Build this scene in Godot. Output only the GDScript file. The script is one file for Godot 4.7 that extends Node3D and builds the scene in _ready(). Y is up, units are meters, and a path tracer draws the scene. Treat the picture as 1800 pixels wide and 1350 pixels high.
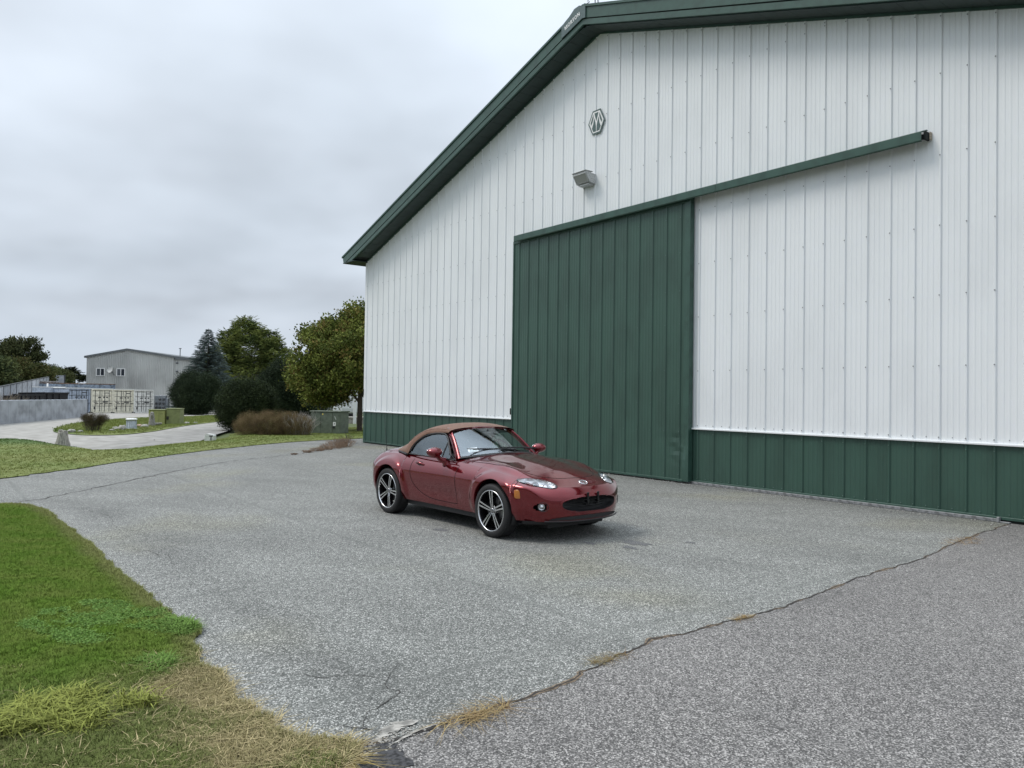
extends Node3D
# A red roadster parked in front of a white and green metal barn on an overcast day.

const FW := Vector2(-0.79437, -0.60743)      # the direction in which the land starts to fall away
const RIBSTEP := 0.36865
const WALLZ := -11.85
const PEAKX := -12.42
const SLOPE := 0.325
const EAVE := 6.12

var rng := RandomNumberGenerator.new()
var mats := {}
var noise_a := FastNoiseLite.new()
var noise_b := FastNoiseLite.new()


# ---------------------------------------------------------------- mesh builder
class MB:
	var v := PackedVector3Array()
	var n := PackedVector3Array()
	var uv := PackedVector2Array()
	var c := PackedColorArray()
	var ix := PackedInt32Array()
	var col := Color.WHITE
	var colored := false
	var second := false

	func vert(p: Vector3, nn: Vector3, t := Vector2.ZERO) -> int:
		v.append(p)
		n.append(nn)
		uv.append(t)
		c.append(col)
		return v.size() - 1

	# corners run counter-clockwise seen from outside
	func tri(a: Vector3, b: Vector3, d: Vector3) -> void:
		var nn := (b - a).cross(d - a).normalized()
		var i := vert(a, nn, Vector2(a.x, a.z))
		vert(b, nn, Vector2(b.x, b.z))
		vert(d, nn, Vector2(d.x, d.z))
		ix.append_array(PackedInt32Array([i, i + 2, i + 1]))

	func quad(a: Vector3, b: Vector3, d: Vector3, e: Vector3) -> void:
		var nn := (d - a).cross(e - b).normalized()
		var i := vert(a, nn, Vector2(0, 0))
		vert(b, nn, Vector2(1, 0))
		vert(d, nn, Vector2(1, 1))
		vert(e, nn, Vector2(0, 1))
		ix.append_array(PackedInt32Array([i, i + 2, i + 1, i, i + 3, i + 2]))

	# a box between two corners, its edges chamfered by ch
	func box(a: Vector3, b: Vector3, ch := 0.0, xf := Transform3D()) -> void:
		var lo := a.min(b)
		var hi := a.max(b)
		if ch <= 0.0:
			var p := []
			for k in 8:
				p.append(xf * Vector3(hi.x if k & 1 else lo.x, hi.y if k & 2 else lo.y, hi.z if k & 4 else lo.z))
			quad(p[4], p[5], p[7], p[6])
			quad(p[1], p[0], p[2], p[3])
			quad(p[5], p[1], p[3], p[7])
			quad(p[0], p[4], p[6], p[2])
			quad(p[6], p[7], p[3], p[2])
			quad(p[0], p[1], p[5], p[4])
			return
		var mid := (lo + hi) / 2
		var hs := (hi - lo) / 2
		ch = minf(ch, minf(hs.x, minf(hs.y, hs.z)) * 0.9)
		var pt := func(s: Vector3, k: int) -> Vector3:
			var q := Vector3(s.x * (hs.x - (0.0 if k == 0 else ch)), s.y * (hs.y - (0.0 if k == 1 else ch)), s.z * (hs.z - (0.0 if k == 2 else ch)))
			return xf * (mid + q)
		var ax := [Vector3.RIGHT, Vector3.UP, Vector3.BACK]
		for k in 3:
			var u: Vector3 = ax[(k + 1) % 3]
			var w: Vector3 = ax[(k + 2) % 3]
			for s in [-1.0, 1.0]:
				var m: Vector3 = ax[k] * s
				if s > 0:
					quad(pt.call(m - u - w, k), pt.call(m + u - w, k), pt.call(m + u + w, k), pt.call(m - u + w, k))
				else:
					quad(pt.call(m - u - w, k), pt.call(m - u + w, k), pt.call(m + u + w, k), pt.call(m + u - w, k))
		for k in 3:     # edge chamfers, along axis k
			var e: Vector3 = ax[k]
			var u: Vector3 = ax[(k + 1) % 3]
			var w: Vector3 = ax[(k + 2) % 3]
			for su in [-1.0, 1.0]:
				for sw in [-1.0, 1.0]:
					var base: Vector3 = u * su + w * sw
					var a1: Vector3 = pt.call(base - e, (k + 1) % 3)
					var b1: Vector3 = pt.call(base + e, (k + 1) % 3)
					var a2: Vector3 = pt.call(base - e, (k + 2) % 3)
					var b2: Vector3 = pt.call(base + e, (k + 2) % 3)
					if su * sw > 0:
						quad(a1, a2, b2, b1)
					else:
						quad(a1, b1, b2, a2)
		for k in 8:
			var s := Vector3(1 if k & 1 else -1, 1 if k & 2 else -1, 1 if k & 4 else -1)
			if s.x * s.y * s.z > 0:
				tri(pt.call(s, 0), pt.call(s, 1), pt.call(s, 2))
			else:
				tri(pt.call(s, 0), pt.call(s, 2), pt.call(s, 1))

	# grid of points rows[r][k]; smooth. The surface faces (next k) x (next row).
	func grid(rows: Array, closed := false, flip := false) -> void:
		var nr := rows.size()
		var nk: int = rows[0].size()
		var start := v.size()
		for r in nr:
			for k in nk:
				var k1 := k + 1
				var k0 := k - 1
				if closed:
					k1 = k1 % nk
					k0 = (k0 + nk) % nk
				else:
					k1 = mini(k1, nk - 1)
					k0 = maxi(k0, 0)
				var du: Vector3 = rows[r][k1] - rows[r][k0]
				var dv: Vector3 = rows[mini(r + 1, nr - 1)][k] - rows[maxi(r - 1, 0)][k]
				var nn := du.cross(dv)
				if nn.length_squared() < 1e-16:
					var r2 := r + 1 if r == 0 else r - 1
					du = rows[r2][k1] - rows[r2][k0]
					nn = du.cross(dv)
				nn = nn.normalized()
				vert(rows[r][k], -nn if flip else nn, Vector2(float(k) / maxi(1, nk - 1), float(r) / maxi(1, nr - 1)))
		for r in nr - 1:
			for k in (nk if closed else nk - 1):
				var a := start + r * nk + k
				var b := start + r * nk + (k + 1) % nk
				var d := b + nk
				var e := a + nk
				if flip:
					ix.append_array(PackedInt32Array([a, b, d, a, d, e]))
				else:
					ix.append_array(PackedInt32Array([a, d, b, a, e, d]))

	func tube(path: Array, radii: Array, sides := 8, caps := true) -> void:
		var rows := []
		var side := Vector3.ZERO
		for k in path.size():
			var d: Vector3 = (path[mini(k + 1, path.size() - 1)] - path[maxi(k - 1, 0)]).normalized()
			if side == Vector3.ZERO:
				side = d.cross(Vector3.UP if absf(d.y) < 0.9 else Vector3.RIGHT).normalized()
			side = (side - d * side.dot(d)).normalized()
			var other := d.cross(side)
			var ring := []
			for j in sides:
				var a := TAU * j / sides
				ring.append(path[k] + (side * cos(a) + other * sin(a)) * radii[mini(k, radii.size() - 1)])
			rows.append(ring)
		grid(rows, true)
		if caps:
			for j in sides - 2:
				tri(rows[0][0], rows[0][j + 2], rows[0][j + 1])
				tri(rows[-1][0], rows[-1][j + 1], rows[-1][j + 2])

	# profile of Vector2(radius, height) from bottom to top round the y axis
	func lathe(profile: Array, sides := 24, xf := Transform3D()) -> void:
		var rows := []
		for p in profile:
			var ring := []
			for j in sides:
				var a := -TAU * j / sides
				ring.append(xf * Vector3(cos(a) * p.x, p.y, sin(a) * p.x))
			rows.append(ring)
		grid(rows, true)

	# outline (counter-clockwise in x,y) pushed out from z0 to z1
	func prism(outline: PackedVector2Array, z0: float, z1: float, xf := Transform3D()) -> void:
		var tris := Geometry2D.triangulate_polygon(outline)
		var area := 0.0
		for k in outline.size():
			area += outline[k].cross(outline[(k + 1) % outline.size()])
		if area < 0:
			outline = outline.duplicate()
			outline.reverse()
			tris = Geometry2D.triangulate_polygon(outline)
		for k in range(0, tris.size(), 3):
			var a := outline[tris[k]]
			var b := outline[tris[k + 1]]
			var d := outline[tris[k + 2]]
			if (b - a).cross(d - a) < 0:
				var t := b
				b = d
				d = t
			tri(xf * Vector3(a.x, a.y, z1), xf * Vector3(b.x, b.y, z1), xf * Vector3(d.x, d.y, z1))
			tri(xf * Vector3(a.x, a.y, z0), xf * Vector3(d.x, d.y, z0), xf * Vector3(b.x, b.y, z0))
		for k in outline.size():
			var a := outline[k]
			var b := outline[(k + 1) % outline.size()]
			quad(xf * Vector3(a.x, a.y, z0), xf * Vector3(b.x, b.y, z0), xf * Vector3(b.x, b.y, z1), xf * Vector3(a.x, a.y, z1))

	func ball(center: Vector3, r: Vector3, sides := 16, rings := 10) -> void:
		var rows := []
		for k in rings + 1:
			var a := -PI / 2 + PI * k / rings
			var ring := []
			for j in sides:
				var b := -TAU * j / sides
				ring.append(center + Vector3(cos(a) * cos(b) * r.x, sin(a) * r.y, cos(a) * sin(b) * r.z))
			rows.append(ring)
		grid(rows, true)

	# turn round every triangle that faces against its normals
	func orient() -> void:
		for k in range(0, ix.size(), 3):
			var a := ix[k]
			var b := ix[k + 1]
			var d := ix[k + 2]
			var g := (v[d] - v[a]).cross(v[b] - v[a])
			if g.dot(n[a] + n[b] + n[d]) < 0:
				ix[k + 1] = d
				ix[k + 2] = b

	func mesh(m: Material) -> ArrayMesh:
		var am := ArrayMesh.new()
		var arr := []
		arr.resize(Mesh.ARRAY_MAX)
		arr[Mesh.ARRAY_VERTEX] = v
		arr[Mesh.ARRAY_NORMAL] = n
		arr[Mesh.ARRAY_TEX_UV] = uv
		if second:
			arr[Mesh.ARRAY_TEX_UV2] = uv
		if colored:
			arr[Mesh.ARRAY_COLOR] = c
		arr[Mesh.ARRAY_INDEX] = ix
		am.add_surface_from_arrays(Mesh.PRIMITIVE_TRIANGLES, arr)
		am.surface_set_material(0, m)
		return am


# ---------------------------------------------------------------- nodes
func build(mb: MB, called: String, m: Material, parent: Node = self) -> MeshInstance3D:
	var o := MeshInstance3D.new()
	o.name = called
	o.mesh = mb.mesh(m)
	parent.add_child(o, true)
	return o


func tag(o: Node, label: String, category: String, group := "") -> Node:
	o.set_meta("label", label)
	o.set_meta("category", category)
	if group:
		o.set_meta("group", group)
	return o


func struct(o: Node) -> Node:
	o.set_meta("kind", "structure")
	return o


func stuff(o: Node) -> Node:
	o.set_meta("kind", "stuff")
	return o


func thing(called: String, label: String, category: String, at := Vector3.ZERO, turn := 0.0, group := "") -> Node3D:
	var o := Node3D.new()
	o.name = called
	add_child(o, true)
	o.position = at
	o.rotation.y = turn
	tag(o, label, category, group)
	return o


func copies(called: String, mesh: Mesh, places: Array, tints: Array, parent: Node = self) -> MultiMeshInstance3D:
	var mm := MultiMesh.new()
	mm.transform_format = MultiMesh.TRANSFORM_3D
	mm.use_colors = true
	mm.mesh = mesh
	mm.instance_count = places.size()
	var buf := PackedFloat32Array()
	buf.resize(places.size() * 16)
	for k in places.size():
		var t: Transform3D = places[k]
		var c: Color = tints[k]
		var b := k * 16
		buf[b] = t.basis.x.x
		buf[b + 1] = t.basis.y.x
		buf[b + 2] = t.basis.z.x
		buf[b + 3] = t.origin.x
		buf[b + 4] = t.basis.x.y
		buf[b + 5] = t.basis.y.y
		buf[b + 6] = t.basis.z.y
		buf[b + 7] = t.origin.y
		buf[b + 8] = t.basis.x.z
		buf[b + 9] = t.basis.y.z
		buf[b + 10] = t.basis.z.z
		buf[b + 11] = t.origin.z
		buf[b + 12] = c.r
		buf[b + 13] = c.g
		buf[b + 14] = c.b
		buf[b + 15] = 1.0
	mm.buffer = buf
	var o := MultiMeshInstance3D.new()
	o.name = called
	o.multimesh = mm
	parent.add_child(o, true)
	return stuff(o)


# ---------------------------------------------------------------- materials
func lin(r: float, g: float, b: float) -> Color:
	return Color(r, g, b).linear_to_srgb()


func mat(key: String, c: Color, rough := 0.7, metal := 0.0) -> StandardMaterial3D:
	if mats.has(key):
		return mats[key]
	var m := StandardMaterial3D.new()
	m.resource_name = key
	m.albedo_color = c
	m.roughness = rough
	m.metallic = metal
	mats[key] = m
	return m


func noise_tex(type: int, freq: float, size: int, ramp: Array, seed_ := 1, octaves := 1, cell := false) -> NoiseTexture2D:
	var f := FastNoiseLite.new()
	f.noise_type = type
	f.frequency = freq
	f.seed = seed_
	f.fractal_type = FastNoiseLite.FRACTAL_FBM if octaves > 1 else FastNoiseLite.FRACTAL_NONE
	f.fractal_octaves = octaves
	if cell:
		f.cellular_return_type = FastNoiseLite.RETURN_CELL_VALUE
		f.cellular_jitter = 1.0
	var t := NoiseTexture2D.new()
	t.width = size
	t.height = size
	t.seamless = true
	t.seamless_blend_skirt = 0.05
	t.generate_mipmaps = false
	t.noise = f
	var g := Gradient.new()
	var off := PackedFloat32Array()
	var cols := PackedColorArray()
	for e in ramp:
		off.append(e[0])
		cols.append(e[1])
	g.offsets = off
	g.colors = cols
	t.color_ramp = g
	return t


# a material whose tone wanders a little, in world space
func worn(key: String, c: Color, rough: float, metal: float, spread: float, scale_: float, stretch := Vector3.ONE) -> StandardMaterial3D:
	if mats.has(key):
		return mats[key]
	var m := mat(key, Color.WHITE, rough, metal)
	var lo := Color(c.r * (1 - spread), c.g * (1 - spread), c.b * (1 - spread))
	var hi := Color(minf(1, c.r * (1 + spread * 0.5)), minf(1, c.g * (1 + spread * 0.5)), minf(1, c.b * (1 + spread * 0.5)))
	m.albedo_texture = noise_tex(FastNoiseLite.TYPE_SIMPLEX_SMOOTH, 0.012, 512, [[0.2, lo], [0.5, c], [0.8, hi]], key.hash() % 1000, 5)
	m.uv1_triplanar = true
	m.uv1_world_triplanar = true
	m.uv1_scale = stretch * scale_
	return m


func land(x: float, z: float) -> float:
	var s := x * FW.x + z * FW.y
	return -0.0151 * clampf(s - 30.0, 0.0, 80.0)


func on_land(x: float, z: float, up := 0.0) -> Vector3:
	return Vector3(x, land(x, z) + up, z)


# a polygon of the ground as a sheet that follows the land
func drape(poly: PackedVector2Array, cell: float, up: float, tint = null, lift = null) -> MB:
	var mb := MB.new()
	mb.colored = tint != null
	mb.second = true
	var lo := poly[0]
	var hi := poly[0]
	for p in poly:
		lo = lo.min(p)
		hi = hi.max(p)
	var nx := int(ceil((hi.x - lo.x) / cell))
	var nz := int(ceil((hi.y - lo.y) / cell))
	var inside := {}
	for i in nx + 1:
		for j in nz + 1:
			inside[Vector2i(i, j)] = Geometry2D.is_point_in_polygon(lo + Vector2(i, j) * cell, poly)
	var put := func(p: Vector2) -> int:
		var y := land(p.x, p.y) + up
		if lift != null:
			y += lift.call(p)
		if mb.colored:
			mb.col = tint.call(p)
		return mb.vert(Vector3(p.x, y, p.y), Vector3.UP, p)
	var edge_cells := {}
	for k in poly.size():
		var a := (poly[k] - lo) / cell
		var b := (poly[(k + 1) % poly.size()] - lo) / cell
		var steps := int(a.distance_to(b) * 24.0) + 1
		for s in steps + 1:
			var q := a.lerp(b, float(s) / steps)
			edge_cells[Vector2i(int(floor(q.x)), int(floor(q.y)))] = true
			edge_cells[Vector2i(int(floor(q.x + 0.03)), int(floor(q.y + 0.03)))] = true
			edge_cells[Vector2i(int(floor(q.x - 0.03)), int(floor(q.y - 0.03)))] = true
	for i in nx:
		for j in nz:
			var p0 := lo + Vector2(i, j) * cell
			var sq := PackedVector2Array([p0, p0 + Vector2(cell, 0), p0 + Vector2(cell, cell), p0 + Vector2(0, cell)])
			var cnt := 0
			for d in [Vector2i(0, 0), Vector2i(1, 0), Vector2i(1, 1), Vector2i(0, 1)]:
				if inside[Vector2i(i, j) + d]:
					cnt += 1
			var pieces := []
			if edge_cells.has(Vector2i(i, j)) or (cnt > 0 and cnt < 4):
				pieces = Geometry2D.intersect_polygons(poly, sq)
			elif cnt == 4:
				pieces = [sq]
			for piece in pieces:
				var t := Geometry2D.triangulate_polygon(piece)
				var idx := []
				for p in piece:
					idx.append(put.call(p))
				for k in range(0, t.size(), 3):
					var a: Vector2 = piece[t[k]]
					var b: Vector2 = piece[t[k + 1]]
					var d: Vector2 = piece[t[k + 2]]
					if (b - a).cross(d - a) > 0:
						mb.ix.append_array(PackedInt32Array([idx[t[k]], idx[t[k + 1]], idx[t[k + 2]]]))
					else:
						mb.ix.append_array(PackedInt32Array([idx[t[k]], idx[t[k + 2]], idx[t[k + 1]]]))
	return mb


func smooth_path(pts: Array, per := 6) -> Array:
	var out := []
	for k in pts.size() - 1:
		var p0 = pts[maxi(k - 1, 0)]
		var p1 = pts[k]
		var p2 = pts[k + 1]
		var p3 = pts[mini(k + 2, pts.size() - 1)]
		for s in per:
			out.append(p1.cubic_interpolate(p2, p0, p3, float(s) / per))
	out.append(pts[-1])
	return out


# piecewise curve through [x, y] pairs
func curve(pts: Array, x: float) -> float:
	if x <= pts[0][0]:
		return pts[0][1]
	for k in pts.size() - 1:
		if x <= pts[k + 1][0]:
			var t: float = (x - pts[k][0]) / (pts[k + 1][0] - pts[k][0])
			var y0: float = pts[maxi(k - 1, 0)][1]
			var y3: float = pts[mini(k + 2, pts.size() - 1)][1]
			return cubic_interpolate(pts[k][1], pts[k + 1][1], y0, y3, t)
	return pts[-1][1]


# ---------------------------------------------------------------- the scene
func _ready() -> void:
	rng.seed = 20240917
	noise_a.seed = 11
	noise_a.frequency = 0.35
	noise_a.fractal_octaves = 4
	noise_b.seed = 12
	noise_b.frequency = 0.9
	noise_b.fractal_octaves = 3
	set_camera_and_light()
	make_materials()
	ground()
	barn()
	barn_fittings()
	car()
	background_buildings()
	yard_things()
	trees_and_shrubs()
	grass()


func set_camera_and_light() -> void:
	var cam := Camera3D.new()
	cam.name = "camera"
	cam.position = Vector3(0, 1.65, 0)
	cam.basis = Basis(Vector3.UP, 0.91797) * Basis(Vector3.RIGHT, 0.01553) * Basis(Vector3.BACK, 0.01361)
	cam.fov = rad_to_deg(2.0 * atan(675.0 / 1351.06))
	cam.near = 0.05
	cam.far = 4000.0
	add_child(cam)
	cam.current = true
	var e := Environment.new()
	e.background_mode = Environment.BG_SKY
	e.tonemap_mode = Environment.TONE_MAPPER_LINEAR
	e.tonemap_exposure = 1.21
	e.sdfgi_enabled = true
	e.ssao_enabled = true
	e.ssil_enabled = true
	e.sky = Sky.new()
	var pm := PanoramaSkyMaterial.new()
	pm.panorama = overcast()
	e.sky.sky_material = pm
	var we := WorldEnvironment.new()
	we.name = "world_environment"
	we.environment = e
	add_child(we)
	var sun := DirectionalLight3D.new()
	sun.name = "sun"
	sun.light_color = Color(1.0, 0.97, 0.93)
	sun.light_energy = 0.5
	sun.light_angular_distance = 22.0
	sun.shadow_enabled = true
	sun.position = Vector3(0, 50, 0)
	sun.basis = Basis.looking_at(Vector3(0.42, -1.0, -0.55).normalized(), Vector3.RIGHT)
	add_child(sun)


# grey cloud cover: brighter overhead, banked into soft layers low down
func overcast() -> ImageTexture:
	var w := 1024
	var h := 512
	var f := FastNoiseLite.new()
	f.seed = 5
	f.noise_type = FastNoiseLite.TYPE_SIMPLEX_SMOOTH
	f.frequency = 1.0
	f.fractal_octaves = 5
	var data := PackedFloat32Array()
	data.resize(w * h * 3)
	for j in h:
		var el := (0.5 - (j + 0.5) / h) * PI
		for i in w:
			var az := ((i + 0.5) / w - 0.5) * TAU
			var d := Vector3(sin(az) * cos(el), sin(el), -cos(az) * cos(el))
			var up := maxf(0.0, d.y)
			# a flat cloud deck seen from below
			var q := Vector3(d.x, 0, d.z) / (up + 0.13)
			var n := f.get_noise_3d(q.x * 0.62 + 3.0, 0.0, q.z * 0.62) * 0.75 + f.get_noise_3d(q.x * 2.1, 7.0, q.z * 2.1) * 0.25
			var soft := smoothstep(0.0, 0.12, up)
			var l := 0.565 + 0.12 * up + 1.12 * pow(up, 3.0)
			l *= 1.0 + n * 0.40 * soft
			var warm := f.get_noise_3d(q.x * 0.4, 21.0, q.z * 0.4) * 0.02
			var k := (j * w + i) * 3
			data[k] = l * (0.885 + warm)
			data[k + 1] = l * 0.985
			data[k + 2] = l * (1.11 - warm * 0.5)
	return ImageTexture.create_from_image(Image.create_from_data(w, h, false, Image.FORMAT_RGBF, data.to_byte_array()))


# a second, coarser scatter of stones laid over the first, so that neither repeats
func coarse(m: StandardMaterial3D, sc: float, seed_: int) -> void:
	m.detail_enabled = true
	m.detail_blend_mode = BaseMaterial3D.BLEND_MODE_MUL
	m.detail_uv_layer = BaseMaterial3D.DETAIL_UV_2
	m.detail_albedo = noise_tex(FastNoiseLite.TYPE_CELLULAR, 0.17, 2048, [[0.0, lin(0.72, 0.72, 0.72)], [0.4, lin(0.92, 0.92, 0.92)], [0.75, lin(0.98, 0.98, 0.98)], [1.0, Color.WHITE]], seed_, 1, true)
	m.uv2_scale = Vector3(sc, sc, 1)


func make_materials() -> void:
	var m: StandardMaterial3D
	# old asphalt: pale stones in grey binder
	m = mat("old asphalt", Color.WHITE, 0.92)
	m.albedo_texture = noise_tex(FastNoiseLite.TYPE_CELLULAR, 0.19, 2048, [
		[0.0, lin(0.074, 0.077, 0.070)], [0.25, lin(0.112, 0.116, 0.106)], [0.5, lin(0.162, 0.167, 0.154)], [0.72, lin(0.235, 0.239, 0.222)], [0.88, lin(0.40, 0.40, 0.375)], [1.0, lin(0.68, 0.665, 0.63)]], 3, 1, true)
	m.uv1_scale = Vector3(0.38, 0.38, 1)
	m.vertex_color_use_as_albedo = true
	coarse(m, 0.117, 17)
	m = mat("newer asphalt", Color.WHITE, 0.9)
	m.albedo_texture = noise_tex(FastNoiseLite.TYPE_CELLULAR, 0.17, 2048, [
		[0.0, lin(0.060, 0.058, 0.055)], [0.28, lin(0.103, 0.100, 0.096)], [0.5, lin(0.172, 0.167, 0.160)], [0.7, lin(0.260, 0.252, 0.241)], [0.88, lin(0.39, 0.378, 0.36)], [1.0, lin(0.58, 0.56, 0.535)]], 8, 1, true)
	m.uv1_scale = Vector3(0.42, 0.42, 1)
	coarse(m, 0.113, 18)
	m.vertex_color_use_as_albedo = true
	m = mat("road concrete", Color.WHITE, 0.95)
	m.albedo_texture = noise_tex(FastNoiseLite.TYPE_SIMPLEX_SMOOTH, 0.02, 1024, [[0.2, lin(0.25, 0.24, 0.215)], [0.5, lin(0.31, 0.297, 0.27)], [0.8, lin(0.37, 0.355, 0.325)]], 9, 6)
	m.uv1_scale = Vector3(0.08, 0.08, 1)
	m.vertex_color_use_as_albedo = true
	m = mat("soil", Color.WHITE, 1.0)
	m.albedo_texture = noise_tex(FastNoiseLite.TYPE_SIMPLEX_SMOOTH, 0.03, 1024, [[0.2, lin(0.75, 0.72, 0.6)], [0.5, Color.WHITE], [0.8, lin(0.9, 1.0, 0.8)]], 19, 5)
	m.uv1_scale = Vector3(0.5, 0.5, 1)
	m.vertex_color_use_as_albedo = true
	m = mat("blade", Color.WHITE, 0.75)
	m.vertex_color_use_as_albedo = true
	m.metallic_specular = 0.2
	m.backlight_enabled = true
	m.backlight = Color(0.35, 0.35, 0.35)
	m = mat("leaf", Color.WHITE, 0.6)
	m.vertex_color_use_as_albedo = true
	m.backlight_enabled = true
	m.backlight = Color(0.3, 0.3, 0.3)
	m.metallic_specular = 0.22
	m = mat("needle", Color.WHITE, 0.75)
	m.metallic_specular = 0.2
	m.vertex_color_use_as_albedo = true
	mat("crack", lin(0.035, 0.031, 0.028), 1.0)
	mat("tar", lin(0.03, 0.03, 0.031), 0.8)
	worn("sand", lin(0.33, 0.315, 0.285), 1.0, 0.0, 0.25, 2.0)
	worn("white steel", lin(0.745, 0.768, 0.778), 0.40, 0.0, 0.02, 0.12, Vector3(1, 0.5, 1))
	worn("green steel", lin(0.037, 0.082, 0.062), 0.40, 0.0, 0.07, 0.25, Vector3(1, 0.4, 1))
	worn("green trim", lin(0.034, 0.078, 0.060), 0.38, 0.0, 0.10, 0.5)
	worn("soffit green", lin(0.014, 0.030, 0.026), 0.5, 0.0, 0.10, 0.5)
	mat("dark seam", lin(0.01, 0.014, 0.013), 0.9)
	worn("galvanised", lin(0.24, 0.245, 0.25), 0.5, 0.3, 0.2, 2.0)
	mat("screw", lin(0.22, 0.23, 0.24), 0.5, 0.5)
	mat("green screw", lin(0.12, 0.18, 0.16), 0.35, 0.4)
	worn("lamp housing", lin(0.46, 0.47, 0.47), 0.6, 0.0, 0.2, 6.0)
	mat("black", lin(0.012, 0.012, 0.013), 0.6)
	mat("white paint", lin(0.75, 0.75, 0.74), 0.5)
	worn("bark", lin(0.075, 0.06, 0.048), 0.95, 0.0, 0.4, 6.0)
	var g := mat("pane", Color(0.5, 0.55, 0.55, 0.06), 0.02)
	g.transparency = BaseMaterial3D.TRANSPARENCY_ALPHA


# ---------------------------------------------------------------- ground
var lawn_edge := [Vector2(-13.10, -0.89), Vector2(-12.87, -1.14), Vector2(-12.25, -1.32), Vector2(-11.47, -1.36), Vector2(-9.77, -1.42), Vector2(-7.89, -1.43), Vector2(-6.62, -1.45), Vector2(-5.98, -1.46), Vector2(-5.60, -1.53), Vector2(-5.30, -1.46), Vector2(-5.05, -1.39), Vector2(-4.54, -1.36), Vector2(-4.11, -1.36), Vector2(-3.77, -1.39), Vector2(-3.52, -1.46), Vector2(-3.33, -1.61), Vector2(-3.12, -1.55)]
var seam := [Vector2(-3.22, -1.58), Vector2(-3.27, -1.81), Vector2(-3.28, -2.07), Vector2(-3.30, -2.40), Vector2(-3.30, -2.67), Vector2(-3.32, -2.93), Vector2(-3.41, -3.20), Vector2(-3.46, -3.44), Vector2(-3.57, -3.88), Vector2(-3.57, -4.15), Vector2(-3.54, -4.74), Vector2(-3.55, -5.33), Vector2(-3.63, -6.20), Vector2(-3.74, -7.17), Vector2(-3.81, -8.36), Vector2(-4.03, -9.86), Vector2(-4.17, -11.40), Vector2(-4.2, -11.8)]
var verge_near := [Vector2(-13.5, 3.2), Vector2(-15.3, 1.0), Vector2(-16.90, -1.14), Vector2(-17.49, -1.73), Vector2(-18.05, -2.35), Vector2(-19.85, -3.90), Vector2(-22.02, -6.04), Vector2(-23.51, -7.78), Vector2(-24.80, -9.63), Vector2(-25.48, -11.21), Vector2(-25.89, -12.90), Vector2(-26.3, -16.0), Vector2(-26.5, -24.0)]
var verge_far := [Vector2(-25.5, 3.0), Vector2(-27.2, 0.0), Vector2(-27.49, -1.83), Vector2(-27.10, -2.66), Vector2(-25.96, -3.26), Vector2(-24.45, -3.63), Vector2(-23.6, -3.80), Vector2(-23.76, -4.52), Vector2(-25.07, -5.71), Vector2(-26.55, -7.28), Vector2(-28.0, -8.6), Vector2(-30.5, -9.6), Vector2(-34.0, -11.6), Vector2(-36.0, -15.0), Vector2(-40.0, -24.0)]
var far_seam := [Vector2(-13.21, -1.03), Vector2(-13.77, -1.67), Vector2(-15.04, -2.69), Vector2(-16.69, -4.03), Vector2(-18.51, -5.73), Vector2(-19.67, -7.55), Vector2(-20.79, -8.98), Vector2(-22.22, -10.44), Vector2(-23.6, -11.6)]
var island := [Vector2(-33.6, -4.10), Vector2(-36.5, -4.25), Vector2(-44.5, -5.75), Vector2(-54.16, -8.65), Vector2(-64.06, -13.33), Vector2(-72.0, -19.0), Vector2(-86.0, -27.5), Vector2(-86, -30), Vector2(-70.0, -23.5), Vector2(-54.23, -16.54), Vector2(-43.19, -11.24), Vector2(-33.2, -7.0), Vector2(-31.6, -5.0)]


func jag(pts: Array, per: int, amp: float, seed_: int) -> Array:
	var out := []
	var f := FastNoiseLite.new()
	f.seed = seed_
	f.frequency = 3.0
	f.fractal_octaves = 4
	for p in smooth_path(pts, per):
		out.append(p + Vector2(f.get_noise_2d(p.x, p.y), f.get_noise_2d(p.x + 40, p.y)) * amp)
	return out


func asphalt_tint(p: Vector2) -> Color:
	var n := noise_a.get_noise_2d(p.x, p.y)
	var n2 := noise_b.get_noise_2d(p.x * 0.35, p.y * 1.1 + 9)
	var n3 := noise_b.get_noise_2d((p.x * 0.8 - p.y * 0.6) * 0.25, (p.x * 0.6 + p.y * 0.8) * 1.6)
	var t := 0.93 + n * 0.15 + n2 * 0.10 + n3 * 0.12
	# the paler worn strip along the lawn and a few darker patches left by puddles
	var e := 10.0
	for k in lawn_edge.size() - 1:
		e = minf(e, Geometry2D.get_closest_point_to_segment(p, lawn_edge[k], lawn_edge[k + 1]).distance_to(p))
	t += 0.22 * (1.0 - smoothstep(0.05, 0.3 + n * 0.15, e))
	t -= 0.14 * (smoothstep(0.25, 0.5, e + n * 0.3) - smoothstep(0.5, 1.1, e))
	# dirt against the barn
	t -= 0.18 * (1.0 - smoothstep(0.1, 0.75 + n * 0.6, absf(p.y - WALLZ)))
	var c := Color(t, t, t)
	# brownish drift of dust here and there
	var w := smoothstep(0.15, 0.6, noise_a.get_noise_2d(p.x * 0.6 + 70, p.y * 0.6)) * 0.10
	return Color(c.r * (1 + w * 0.6), c.g * (1 + w * 0.3), c.b * (1 - w))


func ribbon(path: Array, width: Callable, y: float) -> MB:
	var mb := MB.new()
	var rows := []
	for k in path.size():
		var d: Vector2 = (path[mini(k + 1, path.size() - 1)] - path[maxi(k - 1, 0)]).normalized()
		var s = Vector2(-d.y, d.x) * width.call(float(k) / (path.size() - 1), path[k]) * 0.5
		var a: Vector2 = path[k] + s
		var b: Vector2 = path[k] - s
		rows.append([Vector3(a.x, land(a.x, a.y) + y, a.y), Vector3(b.x, land(b.x, b.y) + y, b.y)])
	mb.grid(rows)
	for k in mb.n.size():
		if mb.n[k].y < 0:
			mb.n[k] = -mb.n[k]
	mb.orient()
	return mb


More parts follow.
